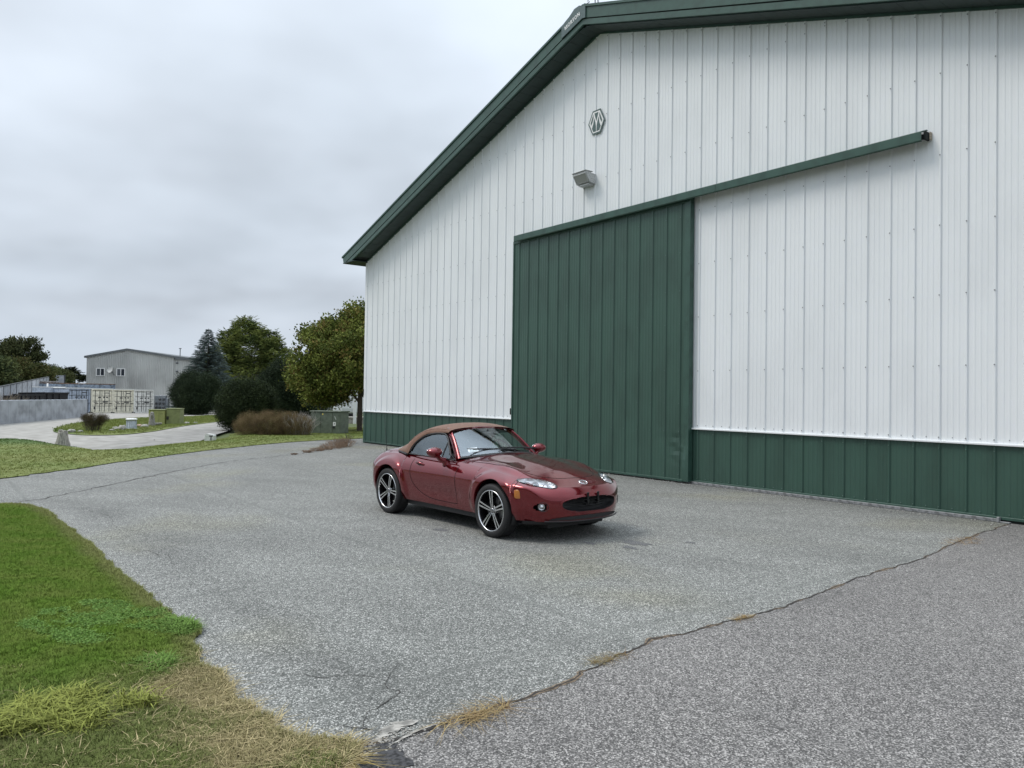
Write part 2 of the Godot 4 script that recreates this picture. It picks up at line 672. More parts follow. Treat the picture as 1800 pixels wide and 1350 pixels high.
func ground() -> void:
	var soil: Material = mats["soil"]
	# the land all round, out to the horizon
	var big := PackedVector2Array([Vector2(-900, -900), Vector2(900, -900), Vector2(900, 900), Vector2(-900, 900)])
	var land_tint := func(p: Vector2) -> Color:
		var n := noise_a.get_noise_2d(p.x * 0.1, p.y * 0.1)
		return Color(0.075 + n * 0.02, 0.095 + n * 0.02, 0.032)
	struct(build(drape(big, 30.0, -0.06, land_tint), "ground", soil))

	var seam_j := jag(seam, 14, 0.05, 4)
	var lawn_j := jag(lawn_edge, 8, 0.06, 6)
	# yard of old asphalt, from the seam and the lawn to the verge and on behind the barn
	var yard := PackedVector2Array()
	for p in seam_j:
		yard.append(p)
	yard.append_array(PackedVector2Array([Vector2(-4.2, -11.95), Vector2(-23.6, -11.95), Vector2(-23.6, -26)]))
	var vn := jag(verge_near, 6, 0.10, 7)
	vn.reverse()
	for p in vn:
		yard.append(p)
	yard.append(Vector2(-11.9, 3.2))
	yard.append(Vector2(-12.6, 0.6))
	for p in lawn_j:
		yard.append(p)
	struct(build(drape(yard, 0.25, 0.0, asphalt_tint), "asphalt_yard", mats["old asphalt"]))
	# newer asphalt on this side of the seam
	var apron := PackedVector2Array()
	var sr := seam_j.duplicate()
	sr.reverse()
	for p in sr:
		apron.append(p)
	apron.append_array(PackedVector2Array([Vector2(-3.12, -1.5), Vector2(-2.9, -0.5), Vector2(-2.8, 9), Vector2(26, 9), Vector2(26, -11.95), Vector2(-4.2, -11.95)]))
	var tint2 := func(p: Vector2) -> Color:
		var n := noise_a.get_noise_2d(p.x * 0.7 + 31, p.y * 0.7)
		var t := 0.85 + n * 0.20
		return Color(t * 1.0, t * 0.985, t * 0.975)
	struct(build(drape(apron, 0.4, 0.0, tint2), "asphalt_apron", mats["newer asphalt"]))

	# cracks: the open seam, the old joint across the yard and some fine ones
	var wide := func(t: float, p: Vector2) -> float:
		return 0.006 + 0.026 * absf(noise_b.get_noise_2d(p.x * 9, p.y * 9)) + 0.014 * (1 - smoothstep(0.0, 0.2, t))
	struct(build(ribbon(seam_j, wide, 0.004), "pavement_crack", mats["crack"]))
	var dirt := func(t: float, p: Vector2) -> float:
		return 0.014 + 0.05 * maxf(0.0, noise_b.get_noise_2d(p.x * 2.3 + 5, p.y * 2.3) + 0.12)
	struct(build(ribbon(seam_j, dirt, 0.0025), "crack_dirt", worn("crack dirt", lin(0.15, 0.115, 0.080), 1.0, 0.0, 0.4, 3.0)))
	var thin := func(t: float, p: Vector2) -> float:
		return (0.003 + 0.014 * absf(noise_b.get_noise_2d(p.x * 5, p.y * 5))) * (0.4 + 0.6 * sin(PI * clampf(t, 0.03, 0.97)))
	struct(build(ribbon(jag(far_seam, 12, 0.10, 8), func(t, p): return thin.call(t, p) * 4.5, 0.004), "pavement_crack", mats["crack"]))
	var fine := [
		[Vector2(-19.2, -6.9), Vector2(-19.5, -6.2), Vector2(-20.3, -5.6), Vector2(-21.4, -5.75)],
		[Vector2(-4.15, -2.35), Vector2(-3.95, -2.15), Vector2(-3.75, -2.1), Vector2(-3.6, -1.85), Vector2(-3.42, -1.75)],
		[Vector2(-4.5, -1.65), Vector2(-4.25, -1.85), Vector2(-4.08, -2.1), Vector2(-3.9, -2.35)],
		[Vector2(-3.62, -1.62), Vector2(-3.5, -1.75), Vector2(-3.35, -1.78)],
		[Vector2(-8.9, -1.75), Vector2(-8.2, -1.95), Vector2(-7.7, -1.9)],
		[Vector2(-12.3, -1.75), Vector2(-11.2, -1.95), Vector2(-10.3, -1.9), Vector2(-9.6, -2.1)],
	]
	for k in fine.size():
		struct(build(ribbon(jag(fine[k], 10, 0.06, 30 + k), func(t, p): return thin.call(t, p) * 0.8, 0.004), "pavement_crack", mats["crack"]))
	# sand washed out at the near end of the seam, and a patch of black tar
	var grains := MB.new()
	for k in 420:
		var q: Vector2 = seam_j[int(rng.randf() * rng.randf() * 40.0)]
		var r := rng.randf_range(0.003, 0.009)
		var spread := 0.05 if rng.randf() < 0.7 else 0.11
		grains.ball(Vector3(q.x - 0.02 + rng.randfn() * spread * 0.6, r * 0.4, q.y + rng.randfn() * spread), Vector3(r, r * 0.6, r), 5, 3)
	stuff(tag(build(grains, "sand_grains", mats["sand"]), "pale sand washed out at the near end of the asphalt seam", "sand"))
	for k in 5:
		var blob := PackedVector2Array()
		for j in 16:
			var a := TAU * j / 16.0
			var r := (0.018 + 0.012 * k) * (1 + 1.2 * noise_b.get_noise_2d(cos(a) * 1.6 + k * 9, sin(a) * 1.6))
			blob.append(Vector2(-3.30 - 0.022 * k, -1.74 - 0.045 * k) + Vector2(cos(a) * r * 0.55, sin(a) * r * 1.3))
		struct(build(drape(blob, 0.2, 0.006 + 0.0006 * k), "sand_patch", mats["sand"]))
	struct(build(ribbon(jag([Vector2(-3.20, -1.72), Vector2(-3.26, -1.88), Vector2(-3.27, -2.1)], 10, 0.03, 71), func(t, p): return 0.022 * sin(PI * t) * (0.5 + absf(noise_b.get_noise_2d(p.x * 8, p.y * 8))), 0.008), "sand_patch", mats["sand"]))
	var tar := PackedVector2Array()
	for k in 30:
		var a := TAU * k / 30.0
		var r := 0.21 * (1 + 0.9 * noise_b.get_noise_2d(cos(a) * 1.2 + 3, sin(a) * 1.2))
		tar.append(Vector2(-3.16, -1.66) + Vector2(cos(a) * r * 0.9, sin(a) * r * 0.75))
	struct(build(drape(tar, 0.2, 0.005), "tar_patch", worn("tar worn", lin(0.04, 0.04, 0.042), 0.9, 0, 0.5, 5.0)))
	# oil spots and tyre dust under the car
	for s in [[-6.1, -6.45, 0.14], [-5.95, -6.2, 0.08], [-6.35, -6.0, 0.07], [-8.0, -5.05, 0.10], [-5.75, -7.0, 0.06]]:
		var spot := PackedVector2Array()
		for k in 22:
			var a := TAU * k / 22.0
			var r: float = s[2] * (1 + 0.9 * noise_b.get_noise_2d(cos(a) * 1.4 + s[0] * 3, sin(a) * 1.4))
			spot.append(Vector2(s[0], s[1]) + Vector2(cos(a) * r * 1.3, sin(a) * r * 0.7))
		struct(build(drape(spot, 0.2, 0.003), "oil_stain", worn("oil", lin(0.115, 0.117, 0.117), 0.85, 0, 0.5, 9.0)))

	# lawn in the foreground
	var lawn := PackedVector2Array()
	for p in lawn_j:
		lawn.append(p)
	lawn.append_array(PackedVector2Array([Vector2(-2.9, -0.5), Vector2(-2.8, 9), Vector2(-9, 9), Vector2(-11.9, 3.2), Vector2(-12.6, 0.6)]))
	var lt := func(p: Vector2) -> Color:
		return lawn_color(p) * 0.75
	struct(build(drape(lawn, 0.25, 0.012, lt, func(p): return 0.05 * smoothstep(0.0, 1.2, lawn_depth(p))), "lawn", soil))
	# grass verge between the yard and the road
	var verge := PackedVector2Array()
	for p in jag(verge_near, 6, 0.10, 7):
		verge.append(p)
	var vf := smooth_path(verge_far, 5)
	vf.reverse()
	for p in vf:
		verge.append(p)
	struct(build(drape(verge, 0.5, 0.015, func(p): return verge_color(p) * 0.85, verge_lift), "grass_verge", soil))
	# road and lots beyond
	var road := PackedVector2Array([Vector2(-22.5, -3), Vector2(-23, 14), Vector2(-140, 14), Vector2(-150, -50), Vector2(-128, -52), Vector2(-90, -31), Vector2(-40, -13), Vector2(-26, -7)])
	var road_tint := func(p: Vector2) -> Color:
		var n := noise_a.get_noise_2d(p.x * 0.25, p.y * 0.25)
		var s := p.x * FW.x + p.y * FW.y
		# the drive on this side of the island is greyer
		var side := smoothstep(0.0, 1.5, 0.46 * (p.x + 33) - (p.y + 6.9) )
		var t := 1.0 + n * 0.14
		return Color(t, t, t).lerp(Color(0.66, 0.67, 0.69), side * 0.8)
	struct(build(drape(road, 1.5, -0.01, road_tint), "concrete_road", mats["road concrete"]))
	var isl := PackedVector2Array()
	for p in smooth_path(island + [island[0]], 5):
		isl.append(p)
	isl.remove_at(isl.size() - 1)
	struct(build(drape(isl, 1.0, 0.012, func(p): return verge_color(p) * 0.85), "grass_island", soil))


func lawn_depth(p: Vector2) -> float:
	var e := 10.0
	for k in lawn_edge.size() - 1:
		e = minf(e, Geometry2D.get_closest_point_to_segment(p, lawn_edge[k], lawn_edge[k + 1]).distance_to(p))
	return e


func verge_lift(p: Vector2) -> float:
	# a low rounded bank on the far left
	var e := 10.0
	for k in verge_near.size() - 1:
		e = minf(e, Geometry2D.get_closest_point_to_segment(p, verge_near[k], verge_near[k + 1]).distance_to(p))
	for k in verge_far.size() - 1:
		e = minf(e, Geometry2D.get_closest_point_to_segment(p, verge_far[k], verge_far[k + 1]).distance_to(p))
	return 0.16 * smoothstep(0.0, 0.7, e) * exp(-pow((p - Vector2(-26.2, -1.6)).length() / 2.0, 2)) + 0.05 * smoothstep(0.05, 0.9, e)


func verge_color(p: Vector2) -> Color:
	var n := noise_a.get_noise_2d(p.x * 0.9, p.y * 0.9)
	var c := Color(0.155, 0.200, 0.048).lerp(Color(0.215, 0.220, 0.072), clampf(0.35 + n * 0.6, 0, 1))
	return c.lerp(Color(0.085, 0.145, 0.035), smoothstep(-24.2, -25.5, p.x) * smoothstep(-5.0, -3.6, p.y))


# how the lawn's colour changes: green at the back, straw towards the near corner
func lawn_color(p: Vector2) -> Color:
	var n := noise_a.get_noise_2d(p.x * 1.6, p.y * 1.6)
	var n2 := noise_b.get_noise_2d(p.x * 2.2, p.y * 2.2)
	var green := Color(0.115, 0.200, 0.026).lerp(Color(0.165, 0.225, 0.045), clampf(0.5 + n2, 0, 1))
	var dull := Color(0.150, 0.180, 0.055)
	var straw := Color(0.27, 0.235, 0.115)
	var near := smoothstep(-5.5, -4.1, p.x + n * 0.6)
	var c := green.lerp(dull, near)
	var e := lawn_depth(p)
	var dry := near * smoothstep(0.55, 0.05, e + n2 * 0.6) * 0.8 + 0.40 * near * smoothstep(0.15, 0.5, n)
	dry = maxf(dry, 0.55 * smoothstep(0.22, 0.02, e + n2 * 0.1))
	return c.lerp(straw, clampf(dry, 0, 1))


# ---------------------------------------------------------------- the barn
func gable(x: float) -> float:
	return EAVE + SLOPE * ((PEAKX + 23.69) - absf(x - PEAKX))


# cross-section of ribbed steel sheet between x0 and x1: [x, z] pairs
func rib_section(x0: float, x1: float, high := 0.022) -> Array:
	var out := []
	var k := int(floor((x0 + 9.577) / RIBSTEP)) - 1
	var xs := -9.577 + k * RIBSTEP
	while xs < x1 + RIBSTEP:
		for q in [[-0.026, 0.0], [-0.012, high], [0.012, high], [0.026, 0.0], [0.085, 0.0], [0.091, 0.0038], [0.113, 0.0038], [0.119, 0.0], [0.163, 0.0], [0.169, 0.0038], [0.193, 0.0038], [0.199, 0.0], [0.245, 0.0], [0.251, 0.0038], [0.273, 0.0038], [0.279, 0.0]]:
			var x: float = xs + q[0]
			if x > x0 + 0.001 and x < x1 - 0.001:
				out.append([x, q[1]])
		xs += RIBSTEP
	out.push_front([x0, 0.0])
	out.append([x1, 0.0])
	return out


func ribbed(mb: MB, x0: float, x1: float, yb: Callable, yt: Callable, z: float, splits := [], warp = null) -> void:
	var sec := rib_section(x0, x1)
	for s in splits:
		if s > x0 and s < x1:
			for k in sec.size():
				if sec[k][0] > s:
					sec.insert(k, [s, sec[k - 1][1]])
					break
	for k in sec.size() - 1:
		var a: Array = sec[k]
		var b: Array = sec[k + 1]
		if warp != null:
			var y0: float = yb.call(a[0])
			var y1: float = yt.call(a[0])
			var n := 46
			for j in n:
				var u := y0 + (y1 - y0) * pow(float(j) / n, 1.6)
				var w := y0 + (y1 - y0) * pow(float(j + 1) / n, 1.6)
				mb.quad(Vector3(a[0], u, z + a[1] + warp.call(a[0], u)), Vector3(b[0], u, z + b[1] + warp.call(b[0], u)), Vector3(b[0], w, z + b[1] + warp.call(b[0], w)), Vector3(a[0], w, z + a[1] + warp.call(a[0], w)))
		else:
			mb.quad(Vector3(a[0], yb.call(a[0]), z + a[1]), Vector3(b[0], yb.call(b[0]), z + b[1]), Vector3(b[0], yt.call(b[0]), z + b[1]), Vector3(a[0], yt.call(a[0]), z + a[1]))


# a strip that follows the gable: corners in x, y pushed from z0 to z1
func slope_bar(x0: float, x1: float, top: Callable, high: float, z0: float, z1: float, plumb := true) -> MB:
	var mb := MB.new()
	var d := 0.0 if plumb else high * SLOPE * signf(PEAKX - (x0 + x1) / 2)
	level_prism(mb, PackedVector2Array([Vector2(x0 + d, top.call(x0 + d) - high), Vector2(x1, top.call(x1) - high), Vector2(x1, top.call(x1)), Vector2(x0, top.call(x0))]), z0, z1)
	return mb


# a prism with everything below the level of the eaves cut away
func level_prism(mb: MB, poly: PackedVector2Array, z0: float, z1: float) -> void:
	var below := PackedVector2Array([Vector2(-60, 0), Vector2(30, 0), Vector2(30, 6.13), Vector2(-60, 6.13)])
	for piece in Geometry2D.clip_polygons(poly, below):
		mb.prism(piece, z0, z1)


func barn() -> void:
	var right := 2 * PEAKX + 23.69
	var b := thing("metal_barn", "large white ribbed metal barn with green wainscot, fascia and roof", "barn", Vector3.ZERO)
	var white: Material = mats["white steel"]
	var green: Material = mats["green steel"]
	var trim: Material = mats["green trim"]
	# body behind the cladding
	var body := MB.new()
	body.prism(PackedVector2Array([Vector2(-23.66, -0.1), Vector2(right - 0.03, -0.1), Vector2(right - 0.03, EAVE - 0.03), Vector2(PEAKX, gable(PEAKX) - 0.04), Vector2(-23.66, EAVE - 0.03)]), -38.0, WALLZ - 0.012)
	build(body, "wall", white, b)
	# cladding: one sheet of three ribs after another
	var step := 3 * RIBSTEP
	var x := -9.577 + 0.036 - step * 13
	var under := func(_x: float) -> float: return 1.075
	var over := func(xx: float) -> float: return gable(xx) - 0.002
	var k := 0
	while x < right:
		var x0 := maxf(x, -23.69)
		var x1 := minf(x + step, right)
		if x1 > x0 + 0.05:
			var mb := MB.new()
			# every other sheet laps a hair over its neighbours
			ribbed(mb, x0 - 0.004, x1 + 0.002, under, over, WALLZ + (0.0015 if k % 2 else 0.0), [PEAKX])
			build(mb, "wall_panel", white, b)
			var wb := MB.new()
			ribbed(wb, x0 - 0.004, x1 + 0.002, func(_x): return 0.055, func(_x): return 1.078, WALLZ - 0.004 + (0.0015 if k % 2 else 0.0))
			build(wb, "wainscot_panel", green, b)
		x += step
		k += 1
	# trims
	var door0 := -15.34
	var door1 := -9.70
	for seg in [[-23.72, door0], [door1, right]]:
		var t := MB.new()
		t.box(Vector3(seg[0], 1.05, WALLZ - 0.01), Vector3(seg[1], 1.082, WALLZ + 0.050), 0.006)
		build(t, "wainscot_trim", white, b)
		var t2 := MB.new()
		t2.box(Vector3(seg[0], 0.035, WALLZ - 0.01), Vector3(seg[1], 0.075, WALLZ + 0.032), 0.005)
		build(t2, "base_trim", trim, b)
		var t3 := MB.new()
		t3.box(Vector3(seg[0], -0.1, WALLZ - 0.01), Vector3(seg[1], 0.0365, WALLZ + 0.008))
		build(t3, "foundation", mats["dark seam"], b)
	var ct := MB.new()
	ct.box(Vector3(-23.73, 1.083, WALLZ - 0.10), Vector3(-23.60, EAVE - 0.03, WALLZ + 0.026), 0.006)
	build(ct, "corner_trim", white, b)
	ct = MB.new()
	ct.box(Vector3(-23.73, 0.0, WALLZ - 0.10), Vector3(-23.60, 1.05, WALLZ + 0.026), 0.006)
	build(ct, "corner_trim", trim, b)
	var clip := MB.new()
	clip.box(Vector3(-23.745, 1.62, WALLZ - 0.02), Vector3(-23.705, 1.82, WALLZ + 0.04), 0.006)
	build(clip, "corner_bracket", mats["dark seam"], b)
	# roof, with the fascia in two steps and a soffit of separate boards
	var front := -11.32
	var tip_l := -24.47
	var tip_r := 2 * PEAKX - tip_l
	var top := func(xx: float) -> float: return 10.24 - SLOPE * absf(xx - PEAKX)
	for side in [[tip_l, PEAKX], [tip_r, PEAKX]]:
		var roof := MB.new()
		level_prism(roof, PackedVector2Array([Vector2(side[0], top.call(side[0]) - 0.30), Vector2(PEAKX, 9.94), Vector2(PEAKX, 10.225), Vector2(side[0], top.call(side[0]) - 0.015)]), -39.0, front - 0.06)
		build(roof, "roof", green, b)
		build(slope_bar(side[0], PEAKX, top, 0.27, front - 0.06, front, false), "fascia", trim, b)
		build(slope_bar(side[0] + 0.08 * signf(PEAKX - side[0]), PEAKX, func(xx): return top.call(xx) - 0.27, 0.028, front - 0.06, front - 0.022, false), "fascia_groove", mats["dark seam"], b)
		build(slope_bar(side[0] + 0.088 * signf(PEAKX - side[0]), PEAKX, func(xx): return top.call(xx) - 0.298, 0.118, front - 0.06, front - 0.004, false), "fascia_lip", trim, b)
		var edge := MB.new()
		edge.prism(PackedVector2Array([Vector2(side[0] - 0.03 * signf(PEAKX - side[0]), top.call(side[0]) - 0.03), Vector2(PEAKX, 10.21), Vector2(PEAKX, 10.262), Vector2(side[0] - 0.03 * signf(PEAKX - side[0]), top.call(side[0]) + 0.022)]), -39.2, front + 0.025)
		build(edge, "roof_edge", trim, b)
		# soffit boards run from the fascia to the wall
		var w := 0.30
		var n := int(absf(side[0] - PEAKX) / w)
		var bm: Mesh = null
		for j in n:
			var s := signf(PEAKX - side[0])
			var xa: float = side[0] + s * (0.14 + j * w)
			var xb: float = xa + s * (w - 0.006)
			if absf(xb - PEAKX) < 0.02:
				continue
			var sb := MB.new()
			if top.call(xa) - 0.43 < 6.14:
				continue
			sb.prism(PackedVector2Array([Vector2(xa, top.call(xa) - 0.436 + (0.0 if j % 2 else 0.002)), Vector2(xb, top.call(xb) - 0.436), Vector2(xb, top.call(xb) - 0.420), Vector2(xa, top.call(xa) - 0.420)]), WALLZ + 0.03, front - 0.062)
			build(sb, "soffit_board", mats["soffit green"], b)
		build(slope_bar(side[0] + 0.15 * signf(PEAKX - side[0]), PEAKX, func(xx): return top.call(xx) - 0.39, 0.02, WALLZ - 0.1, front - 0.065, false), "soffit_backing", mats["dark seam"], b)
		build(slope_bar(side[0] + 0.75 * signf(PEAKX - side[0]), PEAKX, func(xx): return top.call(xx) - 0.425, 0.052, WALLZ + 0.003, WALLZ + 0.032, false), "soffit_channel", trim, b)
	# eave return at the left corner, and the gutter's downspout elbow
	var er := MB.new()
	er.box(Vector3(tip_l + 0.03, 6.10, -38.0), Vector3(-23.62, 6.128, front - 0.002))
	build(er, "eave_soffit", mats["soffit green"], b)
	var gut := MB.new()
	gut.tube([Vector3(-23.80, 6.1, -12.1), Vector3(-23.80, 5.75, -12.1), Vector3(-23.76, 5.6, -12.1)], [0.05], 8)
	build(gut, "downspout", mats["dark seam"], b)
	# ridge cap on the fascia, with the maker's name
	var cap := MB.new()
	cap.prism(PackedVector2Array([Vector2(-13.10, top.call(-13.10) - 0.27), Vector2(PEAKX, 9.95), Vector2(PEAKX + 0.10, 9.93), Vector2(PEAKX + 0.10, 10.19), Vector2(PEAKX - 0.10, 10.27), Vector2(PEAKX - 0.26, 10.255), Vector2(PEAKX - 0.42, 10.15), Vector2(-13.10, top.call(-13.10) + 0.01)]), front + 0.002, front + 0.03)
	var capo := build(cap, "ridge_cap", worn("cap green", lin(0.085, 0.125, 0.125), 0.45, 0.1, 0.1, 2.0), b)
	var word := TextMesh.new()
	word.text = "MORTON"
	word.font_size = 64
	word.pixel_size = 0.0019
	word.depth = 0.004
	var sf := SystemFont.new()
	sf.font_names = PackedStringArray(["Droid Sans"])
	sf.font_weight = 700
	word.font = sf
	word.material = mats["white paint"]
	var wo := MeshInstance3D.new()
	wo.name = "lettering"
	wo.mesh = word
	capo.add_child(wo, true)
	wo.position = Vector3(-12.74, 10.005, front + 0.033)
	wo.rotation.z = atan(SLOPE)
	# ridge vent
	var rv := MB.new()
	rv.prism(PackedVector2Array([Vector2(PEAKX - 0.3, 10.17), Vector2(PEAKX + 0.3, 10.17), Vector2(PEAKX, 10.30)]), -39.0, front - 0.03)
	build(rv, "ridge_vent", green, b)
	# screw heads on the ribs
	var sc := MB.new()
	var gs := MB.new()
	var xr := -9.577 - 38 * RIBSTEP
	while xr < right:
		for y in [1.13, 2.18, 3.22, 4.25, 5.29, 6.50, 7.90, 9.0]:
			if y > gable(xr) - 0.1 or (xr > door0 and xr < door1 and y < 5.6):
				continue
			sc.box(Vector3(xr - 0.008, y - 0.008, WALLZ + 0.025), Vector3(xr + 0.008, y + 0.008, WALLZ + 0.035), 0.003)
		if gable(xr) > 1.5 and absf(xr - PEAKX) > 0.1:
			sc.box(Vector3(xr - 0.008, gable(xr) - 0.075, WALLZ + 0.025), Vector3(xr + 0.008, gable(xr) - 0.059, WALLZ + 0.035), 0.003)
		sc.box(Vector3(xr + 0.176, 1.125, WALLZ + 0.002), Vector3(xr + 0.190, 1.139, WALLZ + 0.012), 0.003)
		if xr < door0 or xr > door1:
			for y in [0.11, 0.97]:
				gs.box(Vector3(xr - 0.007, y - 0.007, WALLZ + 0.021), Vector3(xr + 0.007, y + 0.007, WALLZ + 0.031), 0.003)
			gs.box(Vector3(xr + 0.176, 0.1, WALLZ), Vector3(xr + 0.190, 0.114, WALLZ + 0.01), 0.003)
		xr += RIBSTEP
	stuff(build(sc, "screws", mats["screw"], b))
	stuff(build(gs, "screws", mats["green screw"], b))

	# ------------------------------------------------ sliding door, hung from a covered rail
	var dz := WALLZ + 0.11
	var dn := [door0, -13.55, -11.82, door1 - 0.13]
	var ytop := 5.535
	var dent := func(xx: float, yy: float) -> float:
		# knocked-in corner low on the right of the door
		var a := Vector2((xx + 10.03) / 0.16, (yy - 0.72) / 0.30).length()
		var d := -0.018 * exp(-a * a) * (1.0 + 0.6 * sin(yy * 26.0 + xx * 9.0))
		var e := Vector2((xx + 10.35) / 0.20, (yy - 0.86) / 0.12).length()
		return d + 0.006 * exp(-e * e) * sin(yy * 40.0) + 0.003 * noise_b.get_noise_2d(xx * 3, yy)
	var door := Node3D.new()
	door.name = "sliding_door"
	b.add_child(door, true)
	for j in 3:
		var mb := MB.new()
		ribbed(mb, dn[j], dn[j + 1], func(_x): return 0.055, func(_x): return ytop, dz + (0.0012 if j == 1 else 0.0), [], dent if j == 2 else null)
		build(mb, "door_panel", green, door)
	var fr := MB.new()
	fr.box(Vector3(door0 + 0.01, 0.06, WALLZ + 0.024), Vector3(door1 - 0.004, ytop, dz - 0.035))
	build(fr, "door_core", trim, door)
	# right stile, buckled where something hit it
	var st := MB.new()
	var rows := []
	for j in 41:
		var y := 0.04 + (ytop + 0.02 - 0.04) * j / 40.0
		var kk := -0.030 * exp(-pow((y - 0.72) / 0.22, 2)) + 0.014 * exp(-pow((y - 0.35) / 0.2, 2))
		rows.append([Vector3(door1 - 0.145, y, dz - 0.006), Vector3(door1 - 0.140, y, dz + 0.024 + kk), Vector3(door1 - 0.075 + kk * 0.5, y, dz + 0.026 + kk * 0.7), Vector3(door1 - 0.070, y, dz + 0.031 + kk * 0.4), Vector3(door1 - 0.004, y, dz + 0.030), Vector3(door1, y, dz + 0.026), Vector3(door1, y, WALLZ + 0.024)])
	for j in 40:
		for q in 6:
			st.quad(rows[j][q], rows[j][q + 1], rows[j + 1][q + 1], rows[j + 1][q])
	build(st, "door_stile", trim, door)
	st = MB.new()
	st.box(Vector3(door0 - 0.012, 0.04, WALLZ + 0.024), Vector3(door0 + 0.035, ytop, dz + 0.024), 0.004)
	build(st, "door_stile", trim, door)
	var rl := MB.new()
	rl.box(Vector3(door0 + 0.036, 0.03, dz - 0.03), Vector3(door1 - 0.147, 0.075, dz + 0.026), 0.004)
	build(rl, "door_rail", trim, door)
	rl = MB.new()
	rl.box(Vector3(door0 + 0.036, ytop - 0.07, dz - 0.03), Vector3(door1 - 0.147, ytop + 0.001, dz + 0.026), 0.004)
	build(rl, "door_rail", trim, door)
	var ds := MB.new()
	var xd := -9.577 - 16 * RIBSTEP
	while xd < door1 - 0.15:
		for y in [0.16, 1.0, 1.55, 2.2, 3.1, 3.75, 4.5, 5.2]:
			if xd > door0 + 0.05:
				var zz: float = dz + 0.025 + dent.call(xd, y)
				ds.box(Vector3(xd - 0.007, y - 0.007, zz), Vector3(xd + 0.007, y + 0.007, zz + 0.010), 0.003)
		xd += RIBSTEP
	stuff(build(ds, "screws", mats["green screw"], door))
	var lt := MB.new()
	lt.box(Vector3(door0 - 0.085, 1.18, WALLZ + 0.02), Vector3(door0 - 0.013, 1.34, dz + 0.01), 0.008)
	build(lt, "door_latch", mats["dark seam"], door)
	# rail cover: two lengths butted together, open underneath
	for seg in [[-15.20, -9.05], [-9.044, -5.33]]:
		var rc := MB.new()
		rc.prism(PackedVector2Array([Vector2(0.0, 0.20), Vector2(0.0, 0.215), Vector2(0.035, 0.215), Vector2(0.205, 0.155), Vector2(0.215, 0.145), Vector2(0.215, 0.02), Vector2(0.200, 0.0), Vector2(0.185, 0.005), Vector2(0.200, 0.03), Vector2(0.200, 0.135), Vector2(0.03, 0.195)]), 0.0, seg[1] - seg[0], Transform3D(Basis(Vector3(0, 0, 1), Vector3(0, 1, 0), Vector3(-1, 0, 0)), Vector3(seg[1], 5.49, WALLZ + 0.022)))
		build(rc, "rail_cover", trim, b)
	var rail := MB.new()
	rail.box(Vector3(-15.19, 5.55, WALLZ + 0.09), Vector3(-5.33, 5.62, WALLZ + 0.15), 0.01)
	build(rail, "door_track", mats["dark seam"], b)
	var endb := MB.new()
	endb.box(Vector3(-5.329, 5.525, WALLZ + 0.03), Vector3(-5.295, 5.66, WALLZ + 0.17), 0.012)
	build(endb, "track_end", mats["dark seam"], b)
	endb = MB.new()
	endb.box(Vector3(-5.288, 5.54, WALLZ + 0.002), Vector3(-5.275, 5.66, WALLZ + 0.07), 0.004)
	build(endb, "track_end", worn("raw wood", lin(0.38, 0.33, 0.26), 0.9, 0, 0.3, 8.0), b)
	# galvanised guide along the foot of the wall
	var gd := MB.new()
	gd.box(Vector3(door1 + 0.02, 0.002, WALLZ + 0.032), Vector3(-4.36, 0.05, WALLZ + 0.065), 0.004)
	build(gd, "floor_guide", mats["galvanised"], b)
	gd = MB.new()
	gd.box(Vector3(-4.358, 0.0, WALLZ + 0.03), Vector3(-4.325, 0.075, WALLZ + 0.10), 0.004)
	gd.box(Vector3(-4.325, 0.0, WALLZ + 0.03), Vector3(-4.20, 0.018, WALLZ + 0.09), 0.003)
	build(gd, "guide_bracket", mats["galvanised"], b)
	# pale stones washed up along the foot of the wall
	var peb := MB.new()
	for j in 130:
		var px := rng.randf_range(-15.3, -3.4)
		var r := rng.randf_range(0.006, 0.016)
		peb.ball(Vector3(px, r * 0.4, WALLZ + 0.14 + rng.randf() * rng.randf() * 0.35), Vector3(r, r * 0.7, r * 0.8), 6, 4)
	stuff(tag(build(peb, "pebbles", worn("pebble", lin(0.33, 0.32, 0.30), 0.9, 0, 0.3, 20.0)), "small pale pebbles washed along the foot of the barn wall", "pebbles"))


